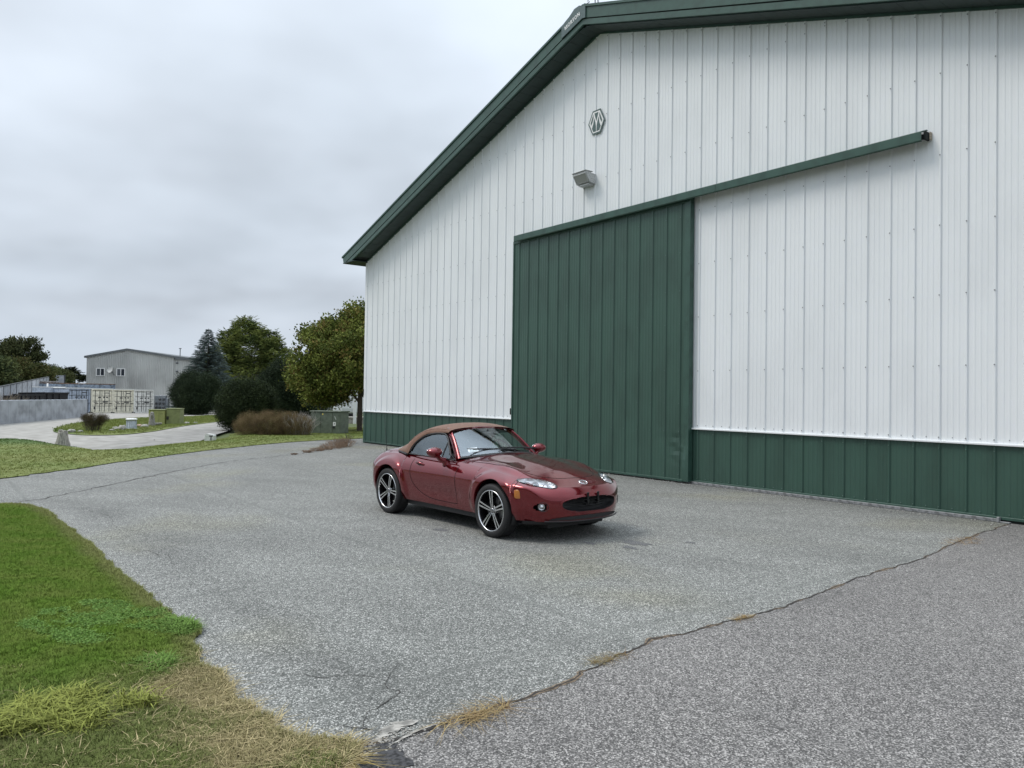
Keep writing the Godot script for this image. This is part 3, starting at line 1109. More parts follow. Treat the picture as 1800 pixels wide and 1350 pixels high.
func barn_fittings() -> void:
	# wall light
	var w := thing("wall_light", "grey metal floodlight box mounted on the barn wall above the sliding door", "wall light", Vector3(-12.70, 6.42, WALLZ + 0.021))
	w.scale = Vector3.ONE * 0.72
	var m := MB.new()
	m.prism(PackedVector2Array([Vector2(0.0, 0.0), Vector2(0.20, 0.0), Vector2(0.20, 0.30), Vector2(0.0, 0.30)]), -0.29, 0.29, Transform3D(Basis(Vector3(0, 0, 1), Vector3(0, 1, 0), Vector3(-1, 0, 0)), Vector3.ZERO))
	build(m, "back_box", mats["lamp housing"], w)
	m = MB.new()
	m.prism(PackedVector2Array([Vector2(0.204, 0.02), Vector2(0.26, 0.02), Vector2(0.43, 0.275), Vector2(0.43, 0.335), Vector2(0.204, 0.335)]), -0.30, 0.30, Transform3D(Basis(Vector3(0, 0, 1), Vector3(0, 1, 0), Vector3(-1, 0, 0)), Vector3.ZERO))
	build(m, "housing", mats["lamp housing"], w)
	m = MB.new()
	m.box(Vector3(-0.32, 0.332, 0.15), Vector3(0.32, 0.352, 0.46), 0.006)
	build(m, "visor", worn("lamp dark", lin(0.24, 0.25, 0.25), 0.6, 0.0, 0.2, 6.0), w)
	m = MB.new()
	var xf := Transform3D(Basis(Vector3.RIGHT, atan2(0.17, 0.255)), Vector3(0, 0.148, 0.347))
	m.box(Vector3(-0.255, -0.115, -0.004), Vector3(0.255, 0.125, 0.006), 0.003, xf)
	var pane := mat("lamp lens", lin(0.34, 0.345, 0.34), 0.2)
	build(m, "lens", pane, w)
	m = MB.new()
	m.box(Vector3(-0.28, -0.14, 0.0), Vector3(0.28, -0.117, 0.016), 0.004, xf)
	m.box(Vector3(-0.28, 0.127, 0.0), Vector3(0.28, 0.15, 0.016), 0.004, xf)
	m.box(Vector3(-0.28, -0.117, 0.0), Vector3(-0.257, 0.127, 0.016), 0.004, xf)
	m.box(Vector3(0.257, -0.117, 0.0), Vector3(0.28, 0.127, 0.016), 0.004, xf)
	build(m, "lens_frame", mats["lamp housing"], w)
	m = MB.new()
	m.box(Vector3(-0.22, -0.045, 0.02), Vector3(0.22, -0.001, 0.25), 0.008)
	build(m, "junction_box", mats["lamp housing"], w)

	# six-sided emblem with its M, standing just off the ribs
	var e := thing("barn_emblem", "six-sided green emblem with a white M high on the barn gable", "emblem", Vector3(-12.475, 7.80, WALLZ + 0.0285))
	var hexa := func(sx: float, sy: float) -> PackedVector2Array:
		return PackedVector2Array([Vector2(-0.125 * sx, -0.27 * sy), Vector2(0.125 * sx, -0.27 * sy), Vector2(0.265 * sx, 0.0), Vector2(0.125 * sx, 0.27 * sy), Vector2(-0.125 * sx, 0.27 * sy), Vector2(-0.265 * sx, 0.0)])
	m = MB.new()
	m.prism(hexa.call(1.0, 1.0), 0.0, 0.006)
	build(m, "plate", worn("emblem green", lin(0.075, 0.12, 0.115), 0.5, 0, 0.1, 3.0), e)
	m = MB.new()
	m.prism(hexa.call(0.86, 0.87), 0.0065, 0.009)
	build(m, "field", mats["white paint"], e)
	# dark pieces that leave the white flared M between them
	var dark: Material = mats["emblem green"]
	for pts in [
		[[-0.062, 0.205], [0.062, 0.205], [0.030, 0.10], [0.0, 0.02], [-0.030, 0.10]],
		[[-0.100, 0.190], [-0.092, 0.12], [-0.125, 0.02], [-0.168, -0.045], [-0.185, 0.005]],
		[[0.100, 0.190], [0.092, 0.12], [0.125, 0.02], [0.168, -0.045], [0.185, 0.005]],
		[[-0.072, 0.105], [-0.030, -0.01], [-0.012, -0.10], [-0.010, -0.21], [-0.098, -0.205], [-0.140, -0.12], [-0.098, -0.03]],
		[[0.072, 0.105], [0.030, -0.01], [0.012, -0.10], [0.010, -0.21], [0.098, -0.205], [0.140, -0.12], [0.098, -0.03]],
	]:
		var poly := PackedVector2Array()
		for p in pts:
			poly.append(Vector2(p[0], p[1]))
		m = MB.new()
		m.prism(poly, 0.0095, 0.012)
		build(m, "letter_shape", dark, e)

	# weather vane on the ridge
	var v := thing("weather_vane", "black iron weather vane with compass letters on the barn ridge", "weather vane", Vector3(PEAKX + 0.02, 10.27, -11.66))
	var iron: Material = mats["black"]
	m = MB.new()
	m.tube([Vector3(0, -0.06, 0), Vector3(0, 0.62, 0)], [0.011], 8)
	m.lathe([Vector2(0.0, 0.0), Vector2(0.022, 0.0), Vector2(0.026, 0.02), Vector2(0.024, 0.055), Vector2(0.0, 0.06)], 10)
	build(m, "mast", iron, v)
	m = MB.new()
	for k in 4:
		var d := Vector3(cos(k * PI / 2 + 0.35), 0, sin(k * PI / 2 + 0.35))
		m.tube([d * 0.01 + Vector3.UP * 0.03, d * 0.15 + Vector3.UP * 0.06], [0.005], 6)
	build(m, "compass_arms", iron, v)
	var letters := ["E", "S", "W", "N"]
	for k in 4:
		var t := TextMesh.new()
		t.text = letters[k]
		t.font_size = 64
		t.pixel_size = 0.0022
		t.depth = 0.008
		var sf := SystemFont.new()
		sf.font_names = PackedStringArray(["Droid Serif"])
		t.font = sf
		t.material = iron
		var o := MeshInstance3D.new()
		o.name = "compass_letter"
		o.mesh = t
		v.add_child(o, true)
		var d := Vector3(cos(k * PI / 2 + 0.35), 0, sin(k * PI / 2 + 0.35))
		o.position = d * 0.165 + Vector3.UP * 0.10
		o.rotation.y = -(k * PI / 2 + 0.35)
	m = MB.new()
	m.box(Vector3(-0.30, 0.585, -0.004), Vector3(0.26, 0.605, 0.004))
	m.prism(PackedVector2Array([Vector2(0.26, 0.55), Vector2(0.36, 0.595), Vector2(0.26, 0.64)]), -0.004, 0.004)
	m.prism(PackedVector2Array([Vector2(-0.36, 0.53), Vector2(-0.26, 0.595), Vector2(-0.36, 0.66)]), -0.004, 0.004)
	build(m, "arrow", iron, v)


# ---------------------------------------------------------------- the roadster
# car space: x forward, y up, z to the car's right, which faces the camera
const AXF := 1.165
const AXR := -1.165
const WHEELR := 0.314
const ARCHR := 0.352
const ARCHY := 0.290

var cg_pos := []       # body grid, right half: rows of points from the lower edge up to the centre line
var cg_nrm := []
var cg_belt := 0       # number of rows that belong to the sides


func half_width(x: float) -> float:
	var w := 0.0
	if x > 1.28:
		w = 0.832 * pow(maxf(0.0, 1.0 - pow((x - 1.28) / 0.745, 2.5)), 1.0 / 2.5)
	elif x < -1.42:
		w = 0.842 * pow(maxf(0.0, 1.0 - pow((-1.42 - x) / 0.50, 2.6)), 1.0 / 2.6)
	else:
		w = 0.832 - 0.016 * exp(-pow((x - 0.1) / 0.5, 2)) + 0.010 * smoothstep(-0.4, -1.42, x)
	return w


func shoulder(x: float, front: float) -> float:
	var y := curve([[-2.02, 0.66], [-1.8, 0.735], [-1.4, 0.785], [-0.9, 0.795], [-0.3, 0.785], [0.3, 0.772], [0.8, 0.745], [1.165, 0.715], [1.4, 0.685], [1.6, 0.640], [1.78, 0.605], [2.025, 0.575]], x)
	return y


func hood_line(x: float) -> float:
	return curve([[-2.02, 0.68], [-1.9, 0.80], [-1.6, 0.865], [-1.2, 0.885], [-0.6, 0.89], [0.0, 0.89], [0.45, 0.888], [0.70, 0.872], [1.0, 0.838], [1.3, 0.793], [1.55, 0.745], [1.75, 0.700], [1.92, 0.655], [2.025, 0.60]], x)


# how far the side stands in from the widest outline at height y
func side_inset(y: float, ys: float, f: float) -> float:
	var yw := lerpf(0.575, 0.42, f)
	if y > yw:
		var q := (y - yw) / maxf(0.02, ys - yw)
		return lerpf(0.125, 0.085, f) * pow(q, 2.1)
	var q2 := (yw - y) / (yw - 0.17)
	return lerpf(0.075, 0.055, f) * pow(q2, lerpf(1.7, 2.6, f))


func flare(x: float, y: float) -> float:
	var out := 0.0
	for ax in [AXF, AXR]:
		var dx: float = x - ax
		var r := Vector2(dx, (y - ARCHY) * 0.97).length() - ARCHR
		var fade := smoothstep(0.14, 0.30, y)
		out += 0.026 * (1.0 - smoothstep(0.055, 0.125, r)) * fade
	return out


func body_point(x: float, z0: float, nrm: Vector2, y: float, ys: float) -> Vector3:
	var f := smoothstep(0.45, 0.9, absf(nrm.x))
	var ins := side_inset(y, ys, f) - flare(x, y) * (1.0 - f)
	# the lower door is hollowed a little
	ins += 0.016 * exp(-pow((y - 0.36) / 0.10, 2)) * exp(-pow((x - 0.0) / 0.55, 4)) * (1.0 - f)
	return Vector3(x - nrm.x * ins, y, maxf(0.0, z0 - nrm.y * ins))


func car_grid() -> void:
	# stations round the right half of the outline, from the middle of the tail to the middle of the nose
	var st := []          # [x, z, lower edge]
	for k in 14:
		var z := 0.66 * k / 14.0
		st.append([-1.42 - 0.50 * pow(1.0 - pow(z / 0.842, 2.6), 1.0 / 2.6), z, 0.27])
	var xs := []
	var xx := -1.42 - 0.50 * pow(1.0 - pow(0.66 / 0.842, 2.6), 1.0 / 2.6)
	var phi0 := asin((0.20 - ARCHY) / ARCHR)
	var reach := ARCHR * cos(phi0)
	while xx < AXR - reach - 0.02:
		st.append([xx, half_width(xx), lerpf(0.27, 0.22, clampf((xx + 1.9) / 0.4, 0, 1))])
		xx += 0.022
	for ax in [AXR, AXF]:
		st.append([ax - reach - 0.004, half_width(ax - reach), 0.195])
		for k in 33:
			var a: float = PI - phi0 - (PI - 2 * phi0) * k / 32.0
			var x: float = ax + ARCHR * cos(a)
			st.append([x, half_width(x), ARCHY + ARCHR * sin(a)])
		st.append([ax + reach + 0.004, half_width(ax + reach), 0.195 if ax > 0 else 0.185])
		if ax < 0:
			var n := 56
			for k in range(1, n):
				var x: float = lerpf(AXR + reach + 0.004, AXF - reach - 0.004, float(k) / n)
				st.append([x, half_width(x), 0.185])
	xx = AXF + reach + 0.015
	while half_width(xx) > 0.64:
		st.append([xx, half_width(xx), 0.195])
		xx += 0.011
	var z1 := half_width(xx)
	for k in 47:
		var z := z1 * (1.0 - k / 46.0)
		st.append([1.28 + 0.745 * pow(1.0 - pow(z / 0.832, 2.5), 1.0 / 2.5), z, 0.195])
	var nk := st.size()
	var NB := 26
	var NT := 30
	cg_belt = NB
	cg_pos = []
	for r in NB + NT:
		var row := []
		row.resize(nk)
		cg_pos.append(row)
	for k in nk:
		var x: float = st[k][0]
		var z: float = st[k][1]
		# outline normal
		var nrm := Vector2(0, 1)
		if x > 1.28:
			nrm = Vector2(pow((x - 1.28) / 0.745, 1.5) / 0.745, pow(z / 0.832, 1.5) / 0.832).normalized()
		elif x < -1.42:
			nrm = Vector2(-pow((-1.42 - x) / 0.50, 1.6) / 0.50, pow(z / 0.842, 1.6) / 0.842).normalized()
		var ys := shoulder(x, 0.0)
		var yb: float = st[k][2]
		for r in NB:
			var y := lerpf(yb, ys, float(r) / (NB - 1))
			cg_pos[r][k] = body_point(x, z, nrm, y, ys)
		var s: Vector3 = cg_pos[NB - 1][k]
		var cx := s.x
		if s.x > 1.15:
			cx = 1.15 + (s.x - 1.15) * 0.42
		elif s.x < -1.5:
			cx = -1.5 + (s.x + 1.5) * 0.3
		for r in NT:
			var w := pow(float(r + 1) / NT, 1.35)
			var px := lerpf(s.x, cx, w)
			var pz := s.z * (1.0 - w)
			var f := smoothstep(0.45, 0.9, absf(nrm.x))
			var p := lerpf(2.3, 2.5, f)
			var yc := maxf(hood_line(px), ys + 0.02)
			var y := ys + (yc - ys) * (1.0 - pow(1.0 - w, p))
			# swelling over each wheel, and a faint bulge along the bonnet
			y += 0.034 * exp(-pow((px - 1.10) / 0.42, 2)) * exp(-pow((pz - 0.60) / 0.12, 2)) * smoothstep(0.0, 0.16, w)
			y += 0.030 * exp(-pow((px + 1.12) / 0.42, 2)) * exp(-pow((pz - 0.62) / 0.13, 2)) * smoothstep(0.0, 0.16, w)
			y += 0.010 * exp(-pow((pz - 0.20) / 0.10, 2)) * smoothstep(0.5, 0.9, px) * smoothstep(1.7, 1.2, px)
			cg_pos[NB + r][k] = Vector3(px, y, pz)
	cg_nrm = []
	for r in NB + NT:
		var row := []
		for k in nk:
			var k0 := maxi(k - 1, 0)
			var k1 := mini(k + 1, nk - 1)
			# never difference across the step at the foot of an arch
			if r < NB:
				if k > 0 and absf(st[k][2] - st[k - 1][2]) > 0.03 and absf(st[k][0] - st[k - 1][0]) < 0.012:
					k0 = k
				if k < nk - 1 and absf(st[k][2] - st[k + 1][2]) > 0.03 and absf(st[k][0] - st[k + 1][0]) < 0.012:
					k1 = k
			var du: Vector3 = cg_pos[r][k1] - cg_pos[r][k0]
			var dv: Vector3 = cg_pos[mini(r + 1, NB + NT - 1)][k] - cg_pos[maxi(r - 1, 0)][k]
			if k == 0 or k == nk - 1 or r == NB + NT - 1:
				du.z = 0.0 if (r == NB + NT - 1) else du.z
			var nn := du.cross(dv)
			nn = Vector3(nn.x, nn.y, nn.z)
			if nn.length_squared() < 1e-14:
				nn = Vector3.UP
			nn = nn.normalized()
			# du runs forwards along the right side, dv up: du x dv points outwards (+z)
			if r == NB + NT - 1:
				nn.z = 0
				if nn.y < 0:
					nn = -nn
				nn = nn.normalized()
			if k == nk - 1 or k == 0:
				nn.z = 0.0
				nn = nn.normalized() if nn.length() > 0.01 else Vector3.UP
			row.append(nn)
		cg_nrm.append(row)


# the body surface nearest to a point: [position, normal]
func on_body(p: Vector3) -> Array:
	var q := Vector3(p.x, p.y, absf(p.z))
	var best := 1e9
	var br := 0
	var bk := 0
	for r in cg_pos.size():
		var row: Array = cg_pos[r]
		for k in row.size():
			var d: float = q.distance_squared_to(row[k])
			if d < best:
				best = d
				br = r
				bk = k
	var nn := Vector3.ZERO
	var pos := Vector3.ZERO
	var tot := 0.0
	for r in range(maxi(br - 2, 0), mini(br + 3, cg_pos.size())):
		for k in range(maxi(bk - 2, 0), mini(bk + 3, cg_pos[0].size())):
			var d: float = q.distance_squared_to(cg_pos[r][k])
			var w := 1.0 / (d + 0.00006)
			var n1: Vector3 = cg_nrm[r][k]
			pos += (q - n1 * n1.dot(q - cg_pos[r][k])) * w
			nn += n1 * w
			tot += w
	pos /= tot
	nn = nn.normalized()
	if p.z < 0:
		pos.z = -pos.z
		nn.z = -nn.z
	return [pos, nn]


# a strip laid on the body along a line of points
func body_strip(pts: Array, width: float, up: float, per := 5) -> MB:
	var mb := MB.new()
	var rows := []
	var path := []
	for p in smooth_path(pts, per):
		path.append(on_body(p))
	for k in path.size():
		var d: Vector3 = (path[mini(k + 1, path.size() - 1)][0] - path[maxi(k - 1, 0)][0]).normalized()
		var nn: Vector3 = path[k][1]
		var s := d.cross(nn).normalized() * width * 0.5
		var c: Vector3 = path[k][0] + nn * up
		rows.append([c - s, c + s])
	mb.grid(rows)
	for k in mb.n.size():
		mb.n[k] = path[k / 2][1]
	mb.orient()
	return mb


# a rounded patch laid on the body round a centre: rings of points at depth
func body_patch(c: Vector3, u: Vector3, v: Vector3, shape: Callable, rings: Array, sides := 40) -> MB:
	var mb := MB.new()
	var rows := []
	for rg in rings:          # [radius share, offset along the normal]
		var ring := []
		for j in sides:
			var a := TAU * j / sides
			var s: Vector2 = shape.call(a)
			var q := on_body(c + u * s.x * rg[0] + v * s.y * rg[0])
			ring.append(q[0] + q[1] * rg[1])
		rows.append(ring)
	mb.grid(rows, true)
	var probe := on_body(c)[1] as Vector3
	var sum := Vector3.ZERO
	for nn in mb.n:
		sum += nn
	if sum.dot(probe) < 0:
		for k in mb.n.size():
			mb.n[k] = -mb.n[k]
	mb.orient()
	return mb


const LAMP_C := Vector3(1.69, 0.655, 0.580)


func lamp_frame() -> Array:
	var c: Array = on_body(LAMP_C)
	var u := (Vector3(1.87, 0.622, 0.405) - Vector3(1.47, 0.685, 0.712)).normalized()
	var v := (c[1] as Vector3).cross(u).normalized()
	if v.y < 0:
		v = -v
	return [c[0], u, v]


func lamp_shape(a: float) -> Vector2:
	var x := cos(a)
	var y := sin(a)
	# a drop: blunt towards the nose, drawn out towards the wheel
	var b := 0.078 * (1.0 + 0.22 * x)
	return Vector2(x * 0.232, signf(y) * pow(absf(y), 0.85) * b + 0.008 * (1 - x * x) - 0.004)


func in_lamp(p: Vector3, f: Array) -> bool:
	var d: Vector3 = p - f[0]
	var x: float = d.dot(f[1]) / 0.232
	var y: float = d.dot(f[2]) / (0.076 * (1.0 + 0.2 * x))
	return absf(d.dot((f[1] as Vector3).cross(f[2]))) < 0.12 and x * x + y * y < 0.94


func mouth_shape(a: float) -> Vector2:
	var x := cos(a)
	var y := sin(a)
	return Vector2(signf(x) * pow(absf(x), 0.62) * 0.475, signf(y) * pow(absf(y), 0.72) * (0.092 - 0.014 * absf(x)) - 0.006 * (1 - x * x) + 0.004)


func in_mouth(p: Vector3) -> bool:
	if p.x < 1.5:
		return false
	var x := p.z / 0.455
	var y := (p.y - 0.385) / 0.082
	return pow(absf(x), 3.0) + pow(absf(y), 2.6) < 1.0


func in_fog(p: Vector3) -> bool:
	return p.x > 1.5 and Vector2((absf(p.z) - 0.640) / 0.060, (p.y - 0.365) / 0.052).length() < 0.86


func panel_of(c: Vector3, r: int, f: Array) -> String:
	# which panel a piece of skin belongs to
	if r >= cg_belt - 1:
		var glass_x := 0.505 - 0.27 * pow(c.z / 0.655, 2.2)
		if (c.x < 0.12 or (c.x < glass_x + 0.02 and c.z < 0.66)) and c.x > -1.02 and c.z < 0.735 - 0.12 * smoothstep(-0.55, -1.02, c.x):
			return ""
		if c.x >= 0.12 and c.x < glass_x + 0.09 and c.z < 0.61:
			return "cowl"
		if in_lamp(c, f):
			return ""
		if c.x > 0.34:
			var hz := curve([[0.30, 0.655], [0.46, 0.66], [1.0, 0.635], [1.3, 0.585], [1.5, 0.50], [1.65, 0.40], [1.74, 0.25], [1.77, 0.0]], c.x)
			if c.x < 1.77 and c.z < hz:
				return "hood"
		if c.x < -1.12 and c.z < 0.56 and c.x > -1.88:
			return "trunk_lid"
	else:
		if in_mouth(c) or in_fog(c) or in_lamp(c, f):
			return ""
	if c.x > 1.545 or (c.x > 1.45 and c.y < 0.0):
		return "front_bumper"
	if c.x > 0.41:
		return "front_fender"
	if c.x > -0.60 - 0.02 * (c.y - 0.5):
		var low := 0.255
		if c.x < -0.20:
			low = 0.255 + 0.26 * pow((-0.20 - c.x) / 0.42, 2.4)
		if c.y > low:
			return "door"
	if c.y < 0.25 and c.x > -0.9:
		return "rocker_panel"
	if c.x < -1.62 and c.y < 0.60:
		return "rear_bumper"
	return "rear_fender"


func car() -> void:
	var t := thing("roadster", "dark red two-seat roadster with a brown soft top parked before the barn", "car", Vector3(-8.45, 0.05, -6.03), 0.052)
	t.scale = Vector3.ONE * 0.985
	var paint := mat("car paint", lin(0.165, 0.004, 0.009), 0.16, 0.66)
	paint.clearcoat_enabled = true
	paint.clearcoat = 1.0
	paint.clearcoat_roughness = 0.03
	paint.metallic_specular = 0.5
	var black := mat("car trim", lin(0.010, 0.010, 0.011), 0.55)
	var gloss := mat("car gloss black", lin(0.006, 0.006, 0.007), 0.12)
	var seamm := mat("shut line", lin(0.006, 0.003, 0.003), 0.9)
	var chrome := mat("chrome", lin(0.75, 0.76, 0.78), 0.10, 1.0)
	var cloth := worn("soft top cloth", lin(0.17, 0.092, 0.062), 0.9, 0.0, 0.12, 3.0)
	cloth.rim_enabled = true
	cloth.rim = 0.25
	var glass := mat("car glass", Color(0.32, 0.37, 0.36, 0.16), 0.015)
	glass.transparency = BaseMaterial3D.TRANSPARENCY_ALPHA
	glass.metallic_specular = 0.62
	# the tinted, half reflecting layer of the glass
	var white := Image.create(4, 4, false, Image.FORMAT_RGB8)
	white.fill(Color.WHITE)
	glass = mat("tinted glass", Color(0.86, 0.90, 0.92, 0.24), 0.02, 1.0)
	glass.albedo_texture = ImageTexture.create_from_image(white)
	glass.transparency = BaseMaterial3D.TRANSPARENCY_ALPHA
	var clear := mat("lamp cover", Color(0.95, 0.97, 1.0, 0.03), 0.02)
	clear.transparency = BaseMaterial3D.TRANSPARENCY_ALPHA
	car_grid()
	var lf := lamp_frame()
	# body panels, right and left
	var nr := cg_pos.size()
	var nk: int = cg_pos[0].size()
	var panels := {}
	for side in [1.0, -1.0]:
		for r in nr - 1:
			for k in nk - 1:
				var a: Vector3 = cg_pos[r][k]
				var b: Vector3 = cg_pos[r][k + 1]
				var d: Vector3 = cg_pos[r + 1][k + 1]
				var e: Vector3 = cg_pos[r + 1][k]
				if absf(a.x - b.x) < 0.006 and absf(a.y - b.y) > 0.05 and r < cg_belt:
					continue
				var name_ := panel_of((a + b + d + e) / 4, r, lf)
				if name_ == "":
					continue
				var key := name_
				if not name_ in ["hood", "front_bumper", "trunk_lid", "rear_bumper", "cowl"]:
					key += "/r" if side > 0 else "/l"
				if not panels.has(key):
					panels[key] = [MB.new(), {}]
				var mb: MB = panels[key][0]
				var seen: Dictionary = panels[key][1]
				var id := []
				for q in [[r, k], [r, k + 1], [r + 1, k + 1], [r + 1, k]]:
					var hk: int = (q[0] * nk + q[1]) * 2 + (1 if side > 0 else 0)
					if not seen.has(hk):
						var p: Vector3 = cg_pos[q[0]][q[1]]
						var n: Vector3 = cg_nrm[q[0]][q[1]]
						seen[hk] = mb.vert(Vector3(p.x, p.y, p.z * side), Vector3(n.x, n.y, n.z * side))
					id.append(seen[hk])
				if side > 0:
					mb.ix.append_array(PackedInt32Array([id[0], id[2], id[1], id[0], id[3], id[2]]))
				else:
					mb.ix.append_array(PackedInt32Array([id[0], id[1], id[2], id[0], id[2], id[3]]))
	var made := {}
	for key in panels:
		var pn: String = key.split("/")[0]
		made[key] = build(panels[key][0], pn, black if pn == "cowl" else paint, t)

	# shut lines
	var lines := {
		"door/r": [[[0.41, 0.80], [0.415, 0.60], [0.41, 0.40], [0.40, 0.245]], [[0.40, 0.248], [0.2, 0.246], [-0.10, 0.252], [-0.30, 0.285], [-0.45, 0.35], [-0.55, 0.44], [-0.60, 0.55], [-0.605, 0.66], [-0.60, 0.80]]],
	}
	for side in [1.0, -1.0]:
		var sk := "r" if side > 0 else "l"
		for ln in lines["door/r"]:
			var pts := []
			for p in ln:
				pts.append(Vector3(p[0], p[1], side * (half_width(p[0]) - 0.03)))
			build(body_strip(pts, 0.0065, 0.0015), "shut_line", seamm, made["door/" + sk])
		# fender to bumper
		build(body_strip([Vector3(1.50, 0.70, side * 0.70), Vector3(1.535, 0.66, side * 0.74), Vector3(1.545, 0.60, side * 0.78), Vector3(1.52, 0.52, side * 0.80)], 0.005, 0.0015), "shut_line", seamm, made["front_fender/" + sk])
		# bonnet edge
		var hp := []
		for p in [[0.50, 0.66], [0.8, 0.645], [1.0, 0.635], [1.2, 0.608], [1.35, 0.57], [1.5, 0.50], [1.65, 0.40], [1.74, 0.25], [1.77, 0.0]]:
			hp.append(Vector3(p[0], hood_line(p[0]) - 0.03, side * p[1]))
		build(body_strip(hp, 0.0065, 0.0015, 4), "shut_line", seamm, made["hood"])
		# arch lips and liners
		for ax in [AXF, AXR]:
			var rows := []
			for k in 37:
				var a: float = -0.32 + (PI + 0.64) * k / 36.0
				var px: float = ax + ARCHR * cos(a)
				var py: float = ARCHY + ARCHR * sin(a)
				var nrm := Vector2(0, 1)
				if px > 1.28:
					nrm = Vector2(pow((px - 1.28) / 0.745, 1.5) / 0.745, pow(half_width(px) / 0.832, 1.5) / 0.832).normalized()
				elif px < -1.42:
					nrm = Vector2(-pow((-1.42 - px) / 0.50, 1.6) / 0.50, pow(half_width(px) / 0.842, 1.6) / 0.842).normalized()
				var o := body_point(px, half_width(px), nrm, maxf(py, 0.19), shoulder(px, 0))
				var inn := 0.045
				rows.append([Vector3(px, py, side * (o.z + 0.0005)), Vector3(ax + (ARCHR - 0.010) * cos(a), ARCHY + (ARCHR - 0.010) * sin(a), side * (o.z - 0.004)), Vector3(ax + (ARCHR - 0.010) * cos(a), ARCHY + (ARCHR - 0.010) * sin(a), side * (o.z - inn))])
			var lip := MB.new()
			lip.grid(rows, false, side < 0)
			build(lip, "arch_lip", paint, made[("front_fender/" if ax > 0 else "rear_fender/") + sk])
			var liner := MB.new()
			rows = []
			for k in 25:
				var a: float = -0.5 + (PI + 1.0) * k / 24.0
				var row := []
				for q in [[ARCHR - 0.003, 0.79], [ARCHR + 0.02, 0.74], [ARCHR + 0.02, 0.50], [0.05, 0.49]]:
					row.append(Vector3(ax + q[0] * cos(a), maxf(0.13, ARCHY + q[0] * sin(a)), side * q[1]))
				rows.append(row)
			liner.grid(rows, false, side < 0)
			build(liner, "wheel_arch_liner", black, t)
	# floor pan and the dark inside of the body
	var pan := MB.new()
	pan.box(Vector3(-1.75, 0.10, -0.46), Vector3(1.75, 0.21, 0.46))
	pan.box(Vector3(-0.80, 0.12, -0.72), Vector3(0.80, 0.21, 0.72))
	pan.box(Vector3(-1.85, 0.21, -0.46), Vector3(-1.0, 0.6, 0.46))
	pan.box(Vector3(0.65, 0.21, -0.46), Vector3(1.72, 0.56, 0.46))
	build(pan, "floor_pan", black, t)
	var lipb := MB.new()
	for sgn in [1.0, -1.0]:
		var rows := []
		for k in 21:
			var z: float = 0.74 * k / 20.0
			var x := 1.28 + 0.745 * pow(maxf(0.0, 1.0 - pow(z / 0.832, 2.5)), 1.0 / 2.5)
			rows.append([Vector3(x - 0.24, 0.165, z * sgn), Vector3(x - 0.125, 0.155, z * sgn), Vector3(x - 0.095, 0.163, z * sgn), Vector3(x - 0.085, 0.200, z * sgn)])
		lipb.grid(rows, false, sgn < 0)
	build(lipb, "air_dam", black, made["front_bumper"])
	# lower opening in the bumper, dark, under the red lip
	var low := MB.new()
	var lr := []
	for k in 41:
		var z := -0.56 + 1.12 * k / 40.0
		var e := sqrt(maxf(0.0, 1.0 - pow(absf(z) / 0.565, 3.0)))
		var row := []
		for y in [0.206, 0.206 + 0.055 * e]:
			var q := on_body(Vector3(1.28 + 0.745 * pow(1.0 - pow(absf(z) / 0.832, 2.5), 1.0 / 2.5) - 0.02, y, z))
			row.append(q[0] + q[1] * 0.003)
		lr.append(row)
	low.grid(lr)
	for k in low.n.size():
		low.n[k] = Vector3(1, 0, 0)
	low.orient()
	build(low, "lower_intake", black, made["front_bumper"])
	var split := MB.new()
	var sp := []
	for k in 31:
		var z := -0.60 + 1.20 * k / 30.0
		sp.append(Vector3(1.28 + 0.745 * pow(1.0 - pow(absf(z) / 0.832, 2.5), 1.0 / 2.5) - 0.012 - 0.02 * absf(z), 0.195 + 0.02 * z * z, z))
	split.tube(sp, [0.008], 8)
	build(split, "splitter", mat("satin black", lin(0.016, 0.016, 0.017), 0.5), made["front_bumper"])

	# mouth: a dark duct behind the opening, a rim, mesh bars and the two plate brackets
	var mc := Vector3(2.01, 0.385, 0.0)
	build(body_patch(mc, Vector3(0, 0, 1), Vector3.UP, mouth_shape, [[0.955, 0.0015], [1.0, 0.004], [1.035, 0.001]], 64), "mouth_rim", paint, made["front_bumper"])
	build(body_patch(mc, Vector3(0, 0, 1), Vector3.UP, mouth_shape, [[0.97, 0.002], [0.95, -0.05], [0.9, -0.10], [0.02, -0.11]], 64), "mouth_duct", black, made["front_bumper"])
	var bars := MB.new()
	for y in [0.345, 0.372, 0.399, 0.426]:
		bars.tube([Vector3(1.85, y, -0.42), Vector3(1.925, y, -0.2), Vector3(1.94, y, 0.0), Vector3(1.925, y, 0.2), Vector3(1.85, y, 0.42)], [0.004], 5)
	build(bars, "mouth_mesh", gloss, made["front_bumper"])
	for z in [-0.085, 0.085]:
		var br := MB.new()
		br.box(Vector3(1.98, 0.40, z - 0.014), Vector3(2.04, 0.425, z + 0.014), 0.004)
		br.box(Vector3(2.012, 0.385, z - 0.014), Vector3(2.036, 0.520, z + 0.014), 0.006)
		br.box(Vector3(1.95, 0.370, z - 0.016), Vector3(2.02, 0.384, z + 0.016), 0.004)
		build(br, "plate_bracket", gloss, made["front_bumper"])
	# fog lamps
	for side in [1.0, -1.0]:
		var fc := on_body(Vector3(1.86, 0.365, side * 0.640))
		var fu: Vector3 = (fc[1] as Vector3).cross(Vector3.UP).normalized()
		var ell := func(a): return Vector2(cos(a) * 0.062, sin(a) * 0.052)
		build(body_patch(fc[0], fu, Vector3.UP, ell, [[1.06, 0.001], [1.0, 0.005], [0.90, -0.004], [0.85, -0.05], [0.02, -0.055]], 28), "fog_lamp_recess", black, made["front_bumper"])
		var fl := MB.new()
		var fb := Basis(fu, (fc[1] as Vector3), fu.cross(fc[1])).orthonormalized()
